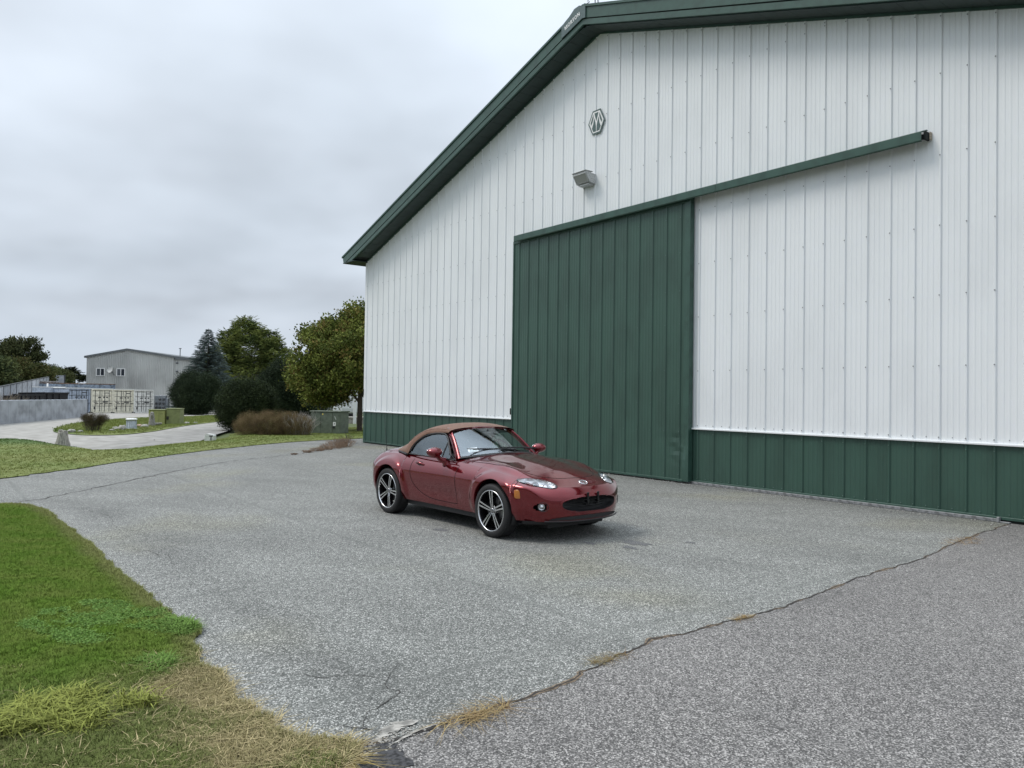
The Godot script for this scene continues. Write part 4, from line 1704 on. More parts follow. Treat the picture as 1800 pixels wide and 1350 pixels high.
		var fx := Transform3D(fb, fc[0] - fc[1] * 0.045 + Vector3(-0.012, 0, 0.012 * side))
		fl.lathe([Vector2(0.036, 0.0), Vector2(0.038, 0.028), Vector2(0.034, 0.030), Vector2(0.028, 0.02)], 20, fx)
		fl.lathe([Vector2(0.028, 0.018), Vector2(0.020, 0.032), Vector2(0.0, 0.037)], 20, fx)
		build(fl, "fog_lamp", chrome, made["front_bumper"])
		# amber marker on the corner
		var mk := on_body(Vector3(1.59, 0.50, side * 0.80))
		var mu: Vector3 = Vector3(1, 0, 0) - mk[1] * (mk[1] as Vector3).x
		var sq := func(a): return Vector2(signf(cos(a)) * pow(absf(cos(a)), 0.45) * 0.034 - sin(a) * 0.008, signf(sin(a)) * pow(absf(sin(a)), 0.45) * 0.047)
		var amber := mat("amber lens", lin(0.42, 0.14, 0.015), 0.12)
		amber.clearcoat_enabled = true
		build(body_patch(mk[0], mu.normalized(), Vector3.UP, sq, [[1.05, 0.0], [0.95, 0.006], [0.05, 0.007]], 28), "side_marker", amber, made["front_bumper"])
		# headlamp: bowl, projectors, black edge and clear cover
		var hl := Node3D.new()
		hl.name = "headlight"
		t.add_child(hl, true)
		var f0: Vector3 = lf[0]
		var f1: Vector3 = lf[1]
		var f2: Vector3 = lf[2]
		if side < 0:
			f0.z = -f0.z
			f1.z = -f1.z
			f2.z = -f2.z
		var bowl := mat("lamp bowl", lin(0.62, 0.64, 0.66), 0.28, 0.9)
		build(body_patch(f0, f1, f2, lamp_shape, [[1.0, 0.001], [0.96, -0.02], [0.86, -0.045], [0.02, -0.06]], 48), "bowl", bowl, hl)
		build(body_patch(f0, f1, f2, lamp_shape, [[1.055, 0.0008], [1.02, 0.0035], [0.975, 0.002]], 48), "rim", gloss, hl)
		build(body_patch(f0, f1, f2, lamp_shape, [[1.0, 0.003], [0.9, 0.009], [0.6, 0.012], [0.02, 0.013]], 48), "cover", clear, hl)
		for q in [[0.10, 0.045, 0], [-0.03, 0.046, 1], [-0.145, 0.030, 2]]:
			var pc: Array = on_body(f0 + f1 * q[0] + f2 * 0.004)
			var pb := Basis(f1, (Vector3(0.85, 0.15, 0.35 * side) + pc[1] * 0.4).normalized(), f2)
			pb.x = pb.y.cross(Vector3.UP).normalized()
			pb.z = pb.x.cross(pb.y)
			var px := Transform3D(pb, pc[0] - pc[1] * 0.052)
			var pr := MB.new()
			var rr: float = q[1]
			pr.lathe([Vector2(rr, 0.0), Vector2(rr, 0.028), Vector2(rr * 0.86, 0.032), Vector2(rr * 0.80, 0.02)], 24, px)
			build(pr, "lamp_ring", chrome if q[2] != 1 else mat("dull ring", lin(0.35, 0.36, 0.37), 0.25, 0.9), hl)
			var ln := MB.new()
			ln.lathe([Vector2(rr * 0.80, 0.012), Vector2(rr * 0.6, 0.026), Vector2(rr * 0.3, 0.034), Vector2(0.0, 0.036)], 24, px)
			build(ln, "lamp_lens", mat("projector", lin(0.20, 0.23, 0.26), 0.05, 0.3) if q[2] == 1 else chrome, hl)
		# door handle: dark hollow, bar
		var hd: MeshInstance3D = made["door/" + ("r" if side > 0 else "l")]
		var hc := on_body(Vector3(-0.42, 0.715, side * 0.80))
		build(body_patch(hc[0], Vector3(1, 0, 0), Vector3.UP, func(a): return Vector2(cos(a) * 0.055, sin(a) * 0.036), [[1.0, 0.0015], [0.8, 0.001], [0.02, 0.001]], 24), "handle_recess", mat("recess", lin(0.03, 0.003, 0.005), 0.5), hd)
		var hb := MB.new()
		var hpth := []
		for k in 9:
			var xx: float = -0.525 + 0.20 * k / 8.0
			var oq: Array = on_body(Vector3(xx, 0.718 - 0.02 * (k / 8.0), side * 0.8))
			hpth.append(oq[0] + oq[1] * (0.002 + 0.028 * sin(PI * k / 8.0)))
		hb.tube(hpth, [0.009, 0.013, 0.0155, 0.016, 0.016, 0.016, 0.0155, 0.013, 0.009], 10)
		build(hb, "handle", paint, hd)
		# mirror on its stalk
		var mr := Node3D.new()
		mr.name = "door_mirror"
		t.add_child(mr, true)
		var foot := on_body(Vector3(0.10, 0.785, side * 0.77))
		var head := Vector3(0.085, 0.888, side * 0.905)
		var mf := MB.new()
		mf.tube([foot[0] - foot[1] * 0.01, foot[0] + foot[1] * 0.02 + Vector3(0, 0.01, 0), foot[0].lerp(head, 0.5) + Vector3(0.0, -0.012, side * 0.012), head + Vector3(0.02, -0.03, -side * 0.02)], [0.062, 0.048, 0.030, 0.034], 12)
		build(mf, "mirror_stalk", paint, mr)
		var mh := MB.new()
		var hrows := []
		for k in 13:
			var a := -PI / 2 + PI * k / 12.0
			var ring := []
			for j in 24:
				var b := TAU * j / 24.0
				var dx := sin(a)
				var rr := cos(a)
				# blunt at the back where the glass sits
				var lx := 0.085 * dx if dx > 0 else 0.045 * dx
				var s := pow(rr, 0.8)
				ring.append(head + Vector3(lx, 0.067 * s * sin(b), side * 0.112 * s * cos(b)).rotated(Vector3.UP, side * 0.15))
			hrows.append(ring)
		mh.grid(hrows, true, side < 0)
		build(mh, "mirror_shell", paint, mr)
		var mg := MB.new()
		mg.ball(head + Vector3(-0.046, 0, 0), Vector3(0.004, 0.055, 0.098), 20, 8)
		build(mg, "mirror_glass", chrome, mr)

	# badge: ring and wings
	var bq := on_body(Vector3(1.885, 0.665, 0.0))
	var bn: Vector3 = bq[1]
	var bu := Vector3(0, 0, -1)
	var bv := bn.cross(bu).normalized()
	if bv.y < 0:
		bv = -bv
	var bd := MB.new()
	var brows := []
	for q in [[1.0, 0.0], [1.0, 0.006], [0.90, 0.009], [0.82, 0.007], [0.80, 0.0]]:
		var ring := []
		for j in 36:
			var a := TAU * j / 36.0
			ring.append(bq[0] + bu * cos(a) * 0.062 * q[0] + bv * sin(a) * 0.047 * q[0] + bn * (0.002 + q[1]))
		brows.append(ring)
	bd.grid(brows, true)
	build(bd, "badge_ring", chrome, made["hood"])
	var wing := MB.new()
	var bx := Transform3D(Basis(-bu, bv, (-bu).cross(bv)), bq[0] + bn * 0.002)
	if bx.basis.z.dot(bn) < 0:
		bx.basis = Basis(bu, bv, bu.cross(bv))
	for s in [1.0, -1.0]:
		var wpoly := PackedVector2Array([Vector2(0, -0.012), Vector2(0.020 * s, 0.016), Vector2(0.040 * s, 0.027), Vector2(0.050 * s, 0.022), Vector2(0.034 * s, 0.012), Vector2(0.024 * s, -0.004), Vector2(0.012 * s, -0.026), Vector2(0, -0.030)])
		wing.prism(wpoly, 0.0, 0.008, bx)
	build(wing, "badge_wings", chrome, made["hood"])
	car_top(t, paint, black, gloss, cloth, glass, chrome, made)
	car_wheels(t)


func car_top(t: Node3D, paint: Material, black: Material, gloss: Material, cloth: Material, glass: Material, chrome: Material, made: Dictionary) -> void:
	# windscreen: base and header curves
	var base := func(s: float) -> Vector3: return Vector3(0.505 - 0.270 * pow(absf(s), 2.2), 0.897 - 0.062 * s * s, 0.655 * s)
	var head := func(s: float) -> Vector3: return Vector3(-0.045 - 0.085 * pow(absf(s), 2.0), 1.188 - 0.030 * pow(absf(s), 2.5), 0.520 * s)
	var wsc := func(s: float, h: float) -> Vector3:
		var a: Vector3 = base.call(s)
		var b: Vector3 = head.call(s)
		return a.lerp(b, h) + Vector3(0.25, 0.45, 0).normalized() * 0.018 * sin(PI * h)
	var mb := MB.new()
	var rows := []
	for j in 13:
		var row := []
		for k in 31:
			row.append(wsc.call(lerpf(0.965, -0.965, k / 30.0), lerpf(-0.03, 1.0, j / 12.0)))
		rows.append(row)
	mb.grid(rows)
	var ws := build(mb, "windscreen", glass, t)
	# black border printed round the glass, and the tinted strip's mirror
	mb = MB.new()
	rows = []
	for j in 5:
		var row := []
		for k in 31:
			row.append(wsc.call(lerpf(0.965, -0.965, k / 30.0), lerpf(-0.03, 0.055, j / 4.0)) + Vector3(-0.003, -0.003, 0))
		rows.append(row)
	mb.grid(rows)
	build(mb, "glass_border", gloss, ws)
	for side in [1.0, -1.0]:
		mb = MB.new()
		rows = []
		for j in 13:
			rows.append([wsc.call(side * 0.93, j / 12.0) + Vector3(-0.002, -0.002, 0), wsc.call(side * 0.975, j / 12.0) + Vector3(-0.002, -0.002, 0)])
		mb.grid(rows)
		build(mb, "glass_border", gloss, ws)
		# pillar
		mb = MB.new()
		rows = []
		for j in 15:
			var h := -0.10 + 1.10 * j / 14.0
			var a: Vector3 = wsc.call(side * 0.955, h) + Vector3(0.004, 0.004, 0)
			var w := lerpf(0.034, 0.024, clampf(h, 0, 1))
			rows.append([a + Vector3(-0.03, -0.03, -0.005 * side), a + Vector3(0.004, 0.004, 0.0), a + Vector3(0.002, 0.010, w * 0.6 * side), a + Vector3(-0.02, 0.002, w * side), a + Vector3(-0.06, -0.020, (w + 0.008) * side), a + Vector3(-0.075, -0.035, w * 0.6 * side)])
		mb.grid(rows, false, side > 0)
		build(mb, "windscreen_pillar", paint, t)
	# header rail
	mb = MB.new()
	rows = []
	for k in 31:
		var s := lerpf(1.0, -1.0, k / 30.0)
		var p: Vector3 = head.call(s)
		rows.append([p + Vector3(0.018, -0.014, 0), p + Vector3(0.012, 0.006, 0), p + Vector3(-0.02, 0.018, 0), p + Vector3(-0.06, 0.024, 0), p + Vector3(-0.06, -0.02, 0)])
	mb.grid(rows)
	for k in mb.n.size():
		if mb.n[k].y < -0.3 and k % 5 < 4:
			mb.n[k] = -mb.n[k]
	mb.orient()
	build(mb, "header_rail", paint, t)
	# wipers and cowl
	for w in [[Vector3(0.50, 0.915, -0.10), Vector3(0.35, 0.925, 0.48)], [Vector3(0.46, 0.915, -0.50), Vector3(0.485, 0.94, 0.05)]]:
		mb = MB.new()
		mb.tube([w[0], (w[0] + w[1]) / 2 + Vector3(0.01, 0.008, 0), w[1]], [0.013, 0.009, 0.006], 6)
		mb.tube([w[0].lerp(w[1], 0.25) + Vector3(-0.008, 0.012, 0), w[1] + Vector3(-0.012, 0.010, 0.09)], [0.007], 5)
		build(mb, "wiper", black, t)
	mb = MB.new()
	rows = []
	for k in 31:
		var s := lerpf(1.0, -1.0, k / 30.0)
		var p: Vector3 = base.call(s)
		rows.append([p + Vector3(0.095 - 0.03 * s * s, -0.020, 0), p + Vector3(0.035, -0.006, 0), p + Vector3(-0.05, -0.012, 0), p + Vector3(-0.12, -0.09, 0)])
	mb.grid(rows)
	build(mb, "cowl_grille", black, t)
	# stickers inside the glass
	mb = MB.new()
	var c0: Vector3 = wsc.call(0.80, 0.09) + Vector3(-0.006, -0.006, 0)
	var c1: Vector3 = wsc.call(0.62, 0.09) + Vector3(-0.006, -0.006, 0)
	var c2: Vector3 = wsc.call(0.62, 0.23) + Vector3(-0.006, -0.006, 0)
	var c3: Vector3 = wsc.call(0.80, 0.23) + Vector3(-0.006, -0.006, 0)
	mb.quad(c0, c1, c2, c3)
	var stk := build(mb, "inspection_sticker", mat("sticker", lin(0.85, 0.88, 0.86), 0.5), ws)
	mb = MB.new()
	for q in [[0.18, 0.4, 0.35, 0.75], [0.42, 0.4, 0.58, 0.75], [0.66, 0.45, 0.82, 0.7], [0.1, 0.12, 0.9, 0.25]]:
		var f := func(u: float, v: float) -> Vector3: return c0.lerp(c1, u).lerp(c3.lerp(c2, u), v) + Vector3(0.002, 0.002, 0)
		mb.quad(f.call(q[0], q[1]), f.call(q[2], q[1]), f.call(q[2], q[3]), f.call(q[0], q[3]))
	build(mb, "sticker_print", mat("sticker ink", lin(0.25, 0.32, 0.30), 0.6), ws)
	mb = MB.new()
	mb.quad(wsc.call(-0.70, 0.90), wsc.call(-0.78, 0.90), wsc.call(-0.78, 0.95), wsc.call(-0.70, 0.95))
	for k in mb.v.size():
		mb.v[k] += Vector3(-0.006, -0.006, 0)
	build(mb, "inspection_sticker", mats["sticker"], ws)

	# side glass with its rear corner cut round by the hood
	for side in [1.0, -1.0]:
		var sg := func(x: float, h: float) -> Vector3:
			var lo := Vector3(x, 0.800 - 0.01 * x, 0.738 - 0.02 * smoothstep(-0.4, -0.9, x))
			var topy := curve([[-0.76, 0.84], [-0.73, 0.92], [-0.67, 0.99], [-0.58, 1.045], [-0.45, 1.085], [-0.3, 1.102], [-0.14, 1.098], [-0.05, 1.06], [0.05, 0.975], [0.25, 0.80]], x)
			var hi := Vector3(x, topy, lerpf(0.735, 0.535, clampf((topy - 0.80) / 0.35, 0, 1)))
			var p := lo.lerp(hi, h)
			p.z += 0.018 * sin(PI * (p.y - 0.80) / 0.40)
			return Vector3(p.x, p.y, p.z * side)
		mb = MB.new()
		rows = []
		for j in 9:
			var row := []
			for k in 33:
				row.append(sg.call(lerpf(-0.755, 0.0, k / 32.0), j / 8.0))
			rows.append(row)
		mb.grid(rows, false, side < 0)
		build(mb, "side_window", glass, t)
		mb = MB.new()
		rows = []
		for j in 7:
			var row := []
			for k in 9:
				row.append(sg.call(lerpf(0.02, 0.24, k / 8.0), j / 6.0))
			rows.append(row)
		mb.grid(rows, false, side < 0)
		build(mb, "quarter_window", glass, t)
		mb = MB.new()
		mb.tube([sg.call(0.01, -0.02), sg.call(0.01, 0.5), sg.call(0.01, 1.0)], [0.011], 6)
		build(mb, "window_divider", black, t)
		mb = MB.new()
		var pth := []
		for k in 34:
			pth.append(sg.call(lerpf(-0.765, 0.20, k / 33.0), 1.0) + Vector3(0, 0.004, 0.004 * side))
		mb.tube(pth, [0.012], 6)
		build(mb, "window_seal", black, t)
		mb = MB.new()
		pth = []
		for k in 20:
			pth.append(sg.call(lerpf(-0.78, 0.30, k / 19.0), 0.0) + Vector3(0, 0.0, 0.004 * side))
		mb.tube(pth, [0.010], 6)
		build(mb, "window_seal", black, t)
		mb = MB.new()
		mb.prism(PackedVector2Array([Vector2(0.12, 0.79), Vector2(0.28, 0.79), Vector2(0.14, 0.87)]), 0.700 if side > 0 else -0.714, 0.714 if side > 0 else -0.700)
		build(mb, "mirror_sail", black, t)
		# cabin side under the glass
		mb = MB.new()
		mb.box(Vector3(-0.95, 0.30, side * 0.66), Vector3(0.10, 0.765, side * 0.70))
		build(mb, "door_card", black, t)

	# soft top: sections from the header to the deck
	mb = MB.new()
	rows = []
	var nsec := 34
	for j in nsec + 1:
		var u := float(j) / nsec
		# along the lower edge, then down behind the window
		var e: Vector3
		if u < 0.52:
			var x := lerpf(-0.075, -0.52, u / 0.52)
			var ty := curve([[-0.65, 1.06], [-0.5, 1.095], [-0.3, 1.116], [-0.05, 1.125]], x)
			e = Vector3(x, ty, lerpf(0.735, 0.545, clampf((ty - 0.80) / 0.35, 0, 1)) + 0.012)
		else:
			var q := (u - 0.52) / 0.48
			e = Vector3(-0.52, 1.092, 0.60).bezier_interpolate(Vector3(-0.66, 1.05, 0.63), Vector3(-0.77, 0.93, 0.725), Vector3(-0.785, 0.800, 0.745), clampf(q / 0.62, 0, 1))
			if q > 0.62:
				e = Vector3(-0.785, 0.800, 0.745).lerp(Vector3(-1.10, 0.815, 0.675), (q - 0.62) / 0.38)
		var cx := curve([[0.0, -0.045], [0.52, -0.55], [0.8, -1.00], [1.0, -1.30]], u)
		var cy := curve([[0.0, 1.198], [0.15, 1.232], [0.32, 1.245], [0.52, 1.225], [0.70, 1.13], [0.85, 0.99], [1.0, 0.885]], u)
		var row := []
		for k in 41:
			var s := lerpf(1.0, -1.0, k / 40.0)
			var a := s * PI / 2
			var zz := signf(s) * pow(absf(sin(a)), 0.88) * e.z
			var h := pow(cos(a), 0.80)
			# cloth sags a touch between its bows
			var sag := -0.006 * pow(sin(u * PI * 3.3), 2) * h
			row.append(Vector3(lerpf(e.x, cx, pow(h, 0.9)), lerpf(e.y, cy, h) + sag, zz))
		rows.append(row)
	mb.grid(rows)
	for k in mb.n.size():
		if mb.n[k].y < 0 and mb.v[k].y > 0.9:
			mb.n[k] = -mb.n[k]
	mb.orient()
	var topo := build(mb, "soft_top", cloth, t)
	# seams of the cloth and the rear window
	for s0 in [0.80, -0.80]:
		mb = MB.new()
		var pth := []
		for j in range(1, 26):
			pth.append(rows[j][int(round((1.0 - s0) * 20.0))] + Vector3(0, 0.002, 0))
		mb.tube(pth, [0.004], 5)
		build(mb, "cloth_seam", cloth, topo)
	mb = MB.new()
	var wr := []
	for j in range(22, 32):
		var row := []
		for k in range(10, 31):
			row.append(rows[j][k] + Vector3(-0.006, 0.006, 0))
		wr.append(row)
	mb.grid(wr)
	build(mb, "rear_window", glass, topo)
	# tonneau edge: pale strip between the cloth and the boot
	mb = MB.new()
	mb.tube([Vector3(-0.80, 0.80, 0.752), Vector3(-1.11, 0.82, 0.685), Vector3(-1.27, 0.868, 0.42), Vector3(-1.31, 0.888, 0.0), Vector3(-1.27, 0.868, -0.42), Vector3(-1.11, 0.82, -0.675), Vector3(-0.80, 0.80, -0.752)], [0.014], 8)
	build(mb, "tonneau_seal", black, topo)
	# aerial on the right rear wing
	var aq := on_body(Vector3(-1.62, 0.83, 0.60))
	mb = MB.new()
	mb.tube([aq[0] - Vector3(0, 0.01, 0), aq[0] + Vector3(0.0, 0.04, 0)], [0.012, 0.006], 8)
	mb.tube([aq[0] + Vector3(0, 0.03, 0), aq[0] + Vector3(-0.13, 0.52, -0.03)], [0.004, 0.0025], 5)
	build(mb, "aerial", black, t)
	# tail lamps
	for side in [1.0, -1.0]:
		var tq := on_body(Vector3(-1.90, 0.64, side * 0.60))
		var tu: Vector3 = (tq[1] as Vector3).cross(Vector3.UP).normalized()
		build(body_patch(tq[0], tu, Vector3.UP, func(a): return Vector2(cos(a) * 0.14, sin(a) * 0.062), [[1.0, 0.001], [0.93, 0.010], [0.02, 0.014]], 28), "tail_light", mat("tail lens", lin(0.10, 0.006, 0.008), 0.08), t)

	# cabin
	mb = MB.new()
	mb.box(Vector3(-0.98, 0.24, -0.67), Vector3(0.60, 0.28, 0.67))
	mb.box(Vector3(-1.05, 0.28, -0.67), Vector3(-0.95, 0.82, 0.67))
	build(mb, "cabin_tub", black, t)
	var trimm := mat("dash", lin(0.012, 0.012, 0.012), 0.6)
	mb = MB.new()
	rows = []
	for k in 21:
		var s := lerpf(0.97, -0.97, k / 20.0)
		var p: Vector3 = base.call(s)
		var hump := 0.045 * exp(-pow((s + 0.52) / 0.24, 2))
		rows.append([p + Vector3(-0.02, -0.025, 0), p + Vector3(-0.14, -0.010, 0), p + Vector3(-0.30, 0.0 + hump, 0), Vector3(0.06, 0.84 + hump * 0.5, p.z), Vector3(0.10, 0.60, p.z), Vector3(0.28, 0.40, p.z)])
	mb.grid(rows)
	build(mb, "dashboard", trimm, t)
	# steering wheel on the far side
	mb = MB.new()
	var sw := []
	var wb := Basis(Vector3(0, 0, 1), 0.42)
	for j in 29:
		var a := TAU * j / 28.0
		sw.append(Vector3(-0.10, 0.84, -0.36) + wb * Vector3(0, cos(a) * 0.175, sin(a) * 0.175))
	mb.tube(sw, [0.015], 8, false)
	mb.tube([Vector3(-0.10, 0.84, -0.36), Vector3(0.15, 0.72, -0.36)], [0.05, 0.03], 10)
	for a in [0.0, PI * 0.75, -PI * 0.75]:
		mb.tube([Vector3(-0.10, 0.84, -0.36), Vector3(-0.10, 0.84, -0.36) + wb * Vector3(0, sin(a + PI / 2 * 0) * 0.0 - cos(a + PI) * 0.17, sin(a + PI) * 0.17)], [0.014], 6)
	build(mb, "steering_wheel", trimm, t)
	for z in [0.36, -0.36]:
		var seat := Node3D.new()
		seat.name = "seat"
		t.add_child(seat, true)
		mb = MB.new()
		mb.box(Vector3(-0.55, 0.28, z - 0.24), Vector3(0.0, 0.46, z + 0.24), 0.06)
		build(mb, "seat_cushion", trimm, seat)
		mb = MB.new()
		mb.box(Vector3(-0.09, 0.0, -0.23), Vector3(0.09, 0.62, 0.23), 0.07, Transform3D(Basis(Vector3(0, 0, 1), 0.28), Vector3(-0.56, 0.36, z)))
		build(mb, "seat_back", trimm, seat)
		mb = MB.new()
		mb.box(Vector3(-0.05, 0.62, -0.12), Vector3(0.05, 0.76, 0.12), 0.04, Transform3D(Basis(Vector3(0, 0, 1), 0.28), Vector3(-0.56, 0.36, z)))
		build(mb, "headrest", trimm, seat)
	mb = MB.new()
	mb.box(Vector3(0.04, 1.06, -0.11), Vector3(0.065, 1.125, 0.11), 0.012)
	mb.tube([Vector3(0.05, 1.12, 0), Vector3(0.04, 1.175, 0)], [0.008], 6)
	build(mb, "inside_mirror", trimm, t)


func car_wheels(t: Node3D) -> void:
	var rubber := mat("tyre", lin(0.014, 0.014, 0.0145), 0.75)
	var silver := mat("machined alloy", lin(0.72, 0.72, 0.73), 0.22, 1.0)
	var dark := mat("alloy black", lin(0.008, 0.008, 0.009), 0.25, 0.3)
	var disc := mat("brake disc", lin(0.20, 0.20, 0.20), 0.4, 0.9)
	var proto: Node3D = null
	for spot in [[AXF, 1], [AXR, 1], [AXF, -1], [AXR, -1]]:
		var w: Node3D
		if proto == null:
			w = Node3D.new()
			w.name = "wheel"
			t.add_child(w, true)
			proto = w
			# modelled with its axle along y, outer face up
			var mb := MB.new()
			var ty := [Vector2(0.236, -0.100), Vector2(0.262, -0.106), Vector2(0.290, -0.103), Vector2(0.306, -0.092), Vector2(0.3125, -0.075), Vector2(WHEELR, -0.03), Vector2(WHEELR, 0.03), Vector2(0.3125, 0.075), Vector2(0.306, 0.092), Vector2(0.290, 0.103), Vector2(0.262, 0.106), Vector2(0.250, 0.101), Vector2(0.238, 0.094)]
			mb.lathe(ty, 64)
			# tread blocks, so the shoulder of the tyre is not smooth
			for j in 72:
				var a := TAU * j / 72.0
				var xf := Transform3D(Basis(Vector3.UP, -a), Vector3.ZERO)
				for q in [[0.040, 0.090], [-0.090, -0.040]]:
					mb.box(Vector3(WHEELR - 0.012, q[0], -0.0095), Vector3(WHEELR + 0.002, q[1] - 0.004, 0.0095), 0.002, xf)
				mb.box(Vector3(WHEELR - 0.006, -0.030, -0.011), Vector3(WHEELR + 0.0025, 0.030, 0.011), 0.002, xf * Transform3D(Basis(), Vector3.ZERO))
			build(mb, "tyre", rubber, w)
			mb = MB.new()
			mb.lathe([Vector2(0.222, -0.09), Vector2(0.215, 0.0), Vector2(0.222, 0.075), Vector2(0.232, 0.088)], 48)
			for k in mb.n.size():
				mb.n[k] = -mb.n[k]
			mb.orient()
			build(mb, "rim_barrel", dark, w)
			mb = MB.new()
			mb.lathe([Vector2(0.228, 0.080), Vector2(0.231, 0.096), Vector2(0.236, 0.101), Vector2(0.241, 0.101), Vector2(0.245, 0.096)], 64)
			build(mb, "rim_lip", silver, w)
			for k in 5:
				var a := TAU * k / 5.0 + PI / 2
				var xf := Transform3D(Basis(Vector3.UP, -a), Vector3.ZERO)
				var sp := Node3D.new()
				for s in [1.0, -1.0]:
					# one blade of the pair: dark body, bright cut face
					var body := MB.new()
					var face := MB.new()
					var pts := [[0.040, 0.0125, 0.070], [0.085, 0.0155, 0.078], [0.150, 0.019, 0.086], [0.200, 0.022, 0.090], [0.231, 0.025, 0.092]]
					var hw := [0.0095, 0.0095, 0.0095, 0.0100, 0.0115]
					var rb := []
					var rf := []
					for q in pts.size():
						var p: Array = pts[q]
						var c := Vector3(p[0], p[2], p[1] * s)
						rb.append([xf * (c + Vector3(0, -0.045, hw[q] + 0.005)), xf * (c + Vector3(0, 0.0, hw[q])), xf * (c + Vector3(0, 0.0, -hw[q])), xf * (c + Vector3(0, -0.045, -hw[q] - 0.005))])
						rf.append([xf * (c + Vector3(0, 0.002, hw[q] - 0.001)), xf * (c + Vector3(0, 0.002, -hw[q] + 0.001))])
					for q in pts.size() - 1:
						for e in 3:
							body.quad(rb[q][e], rb[q + 1][e], rb[q + 1][e + 1], rb[q][e + 1])
						face.quad(rf[q][0], rf[q + 1][0], rf[q + 1][1], rf[q][1])
					for kk in face.n.size():
						if face.n[kk].y < 0:
							face.n[kk] = -face.n[kk]
					face.orient()
					var so := build(body, "spoke", dark, w)
					build(face, "spoke_face", silver, so)
				sp.free()
			mb = MB.new()
			mb.lathe([Vector2(0.062, 0.02), Vector2(0.062, 0.060), Vector2(0.055, 0.068), Vector2(0.036, 0.070), Vector2(0.034, 0.062)], 32)
			build(mb, "hub", silver, w)
			mb = MB.new()
			mb.lathe([Vector2(0.033, 0.060), Vector2(0.031, 0.074), Vector2(0.022, 0.079), Vector2(0.0, 0.080)], 24)
			build(mb, "hub_cap", mat("hub cap", lin(0.30, 0.30, 0.31), 0.2, 0.9), w)
			mb = MB.new()
			for k in 5:
				var a := TAU * (k + 0.5) / 5.0 + PI / 2
				mb.lathe([Vector2(0.009, 0.055), Vector2(0.009, 0.0715), Vector2(0.005, 0.073), Vector2(0.0, 0.072)], 8, Transform3D(Basis(), Vector3(cos(a) * 0.049, 0, sin(a) * 0.049)))
			build(mb, "wheel_nuts", dark, w)
			mb = MB.new()
			mb.lathe([Vector2(0.06, 0.005), Vector2(0.06, 0.022), Vector2(0.145, 0.024), Vector2(0.147, 0.0), Vector2(0.06, -0.002)], 40)
			build(mb, "brake_disc", disc, w)
			mb = MB.new()
			mb.box(Vector3(0.085, -0.03, -0.055), Vector3(0.165, 0.040, 0.055), 0.015, Transform3D(Basis(Vector3.UP, 0.5), Vector3.ZERO))
			build(mb, "caliper", mat("caliper", lin(0.06, 0.06, 0.062), 0.5, 0.5), w)
		else:
			w = proto.duplicate()
			w.name = "wheel"
			t.add_child(w, true)
		w.position = Vector3(spot[0], WHEELR + 0.002 - 0.05 / 0.985, 0.745 * spot[1])
		w.basis = Basis(Vector3.RIGHT, PI / 2 * spot[1]) * Basis(Vector3.UP, 0.25 + 0.4 * (1 if spot[0] > 0 else 0))


# ---------------------------------------------------------------- far buildings and yard
const CAMTURN := 0.918


func box_part(parent: Node, called: String, m: Material, a: Vector3, b: Vector3, ch := 0.0, xf := Transform3D()) -> MeshInstance3D:
	var mb := MB.new()
	mb.box(a, b, ch, xf)
	return build(mb, called, m, parent)


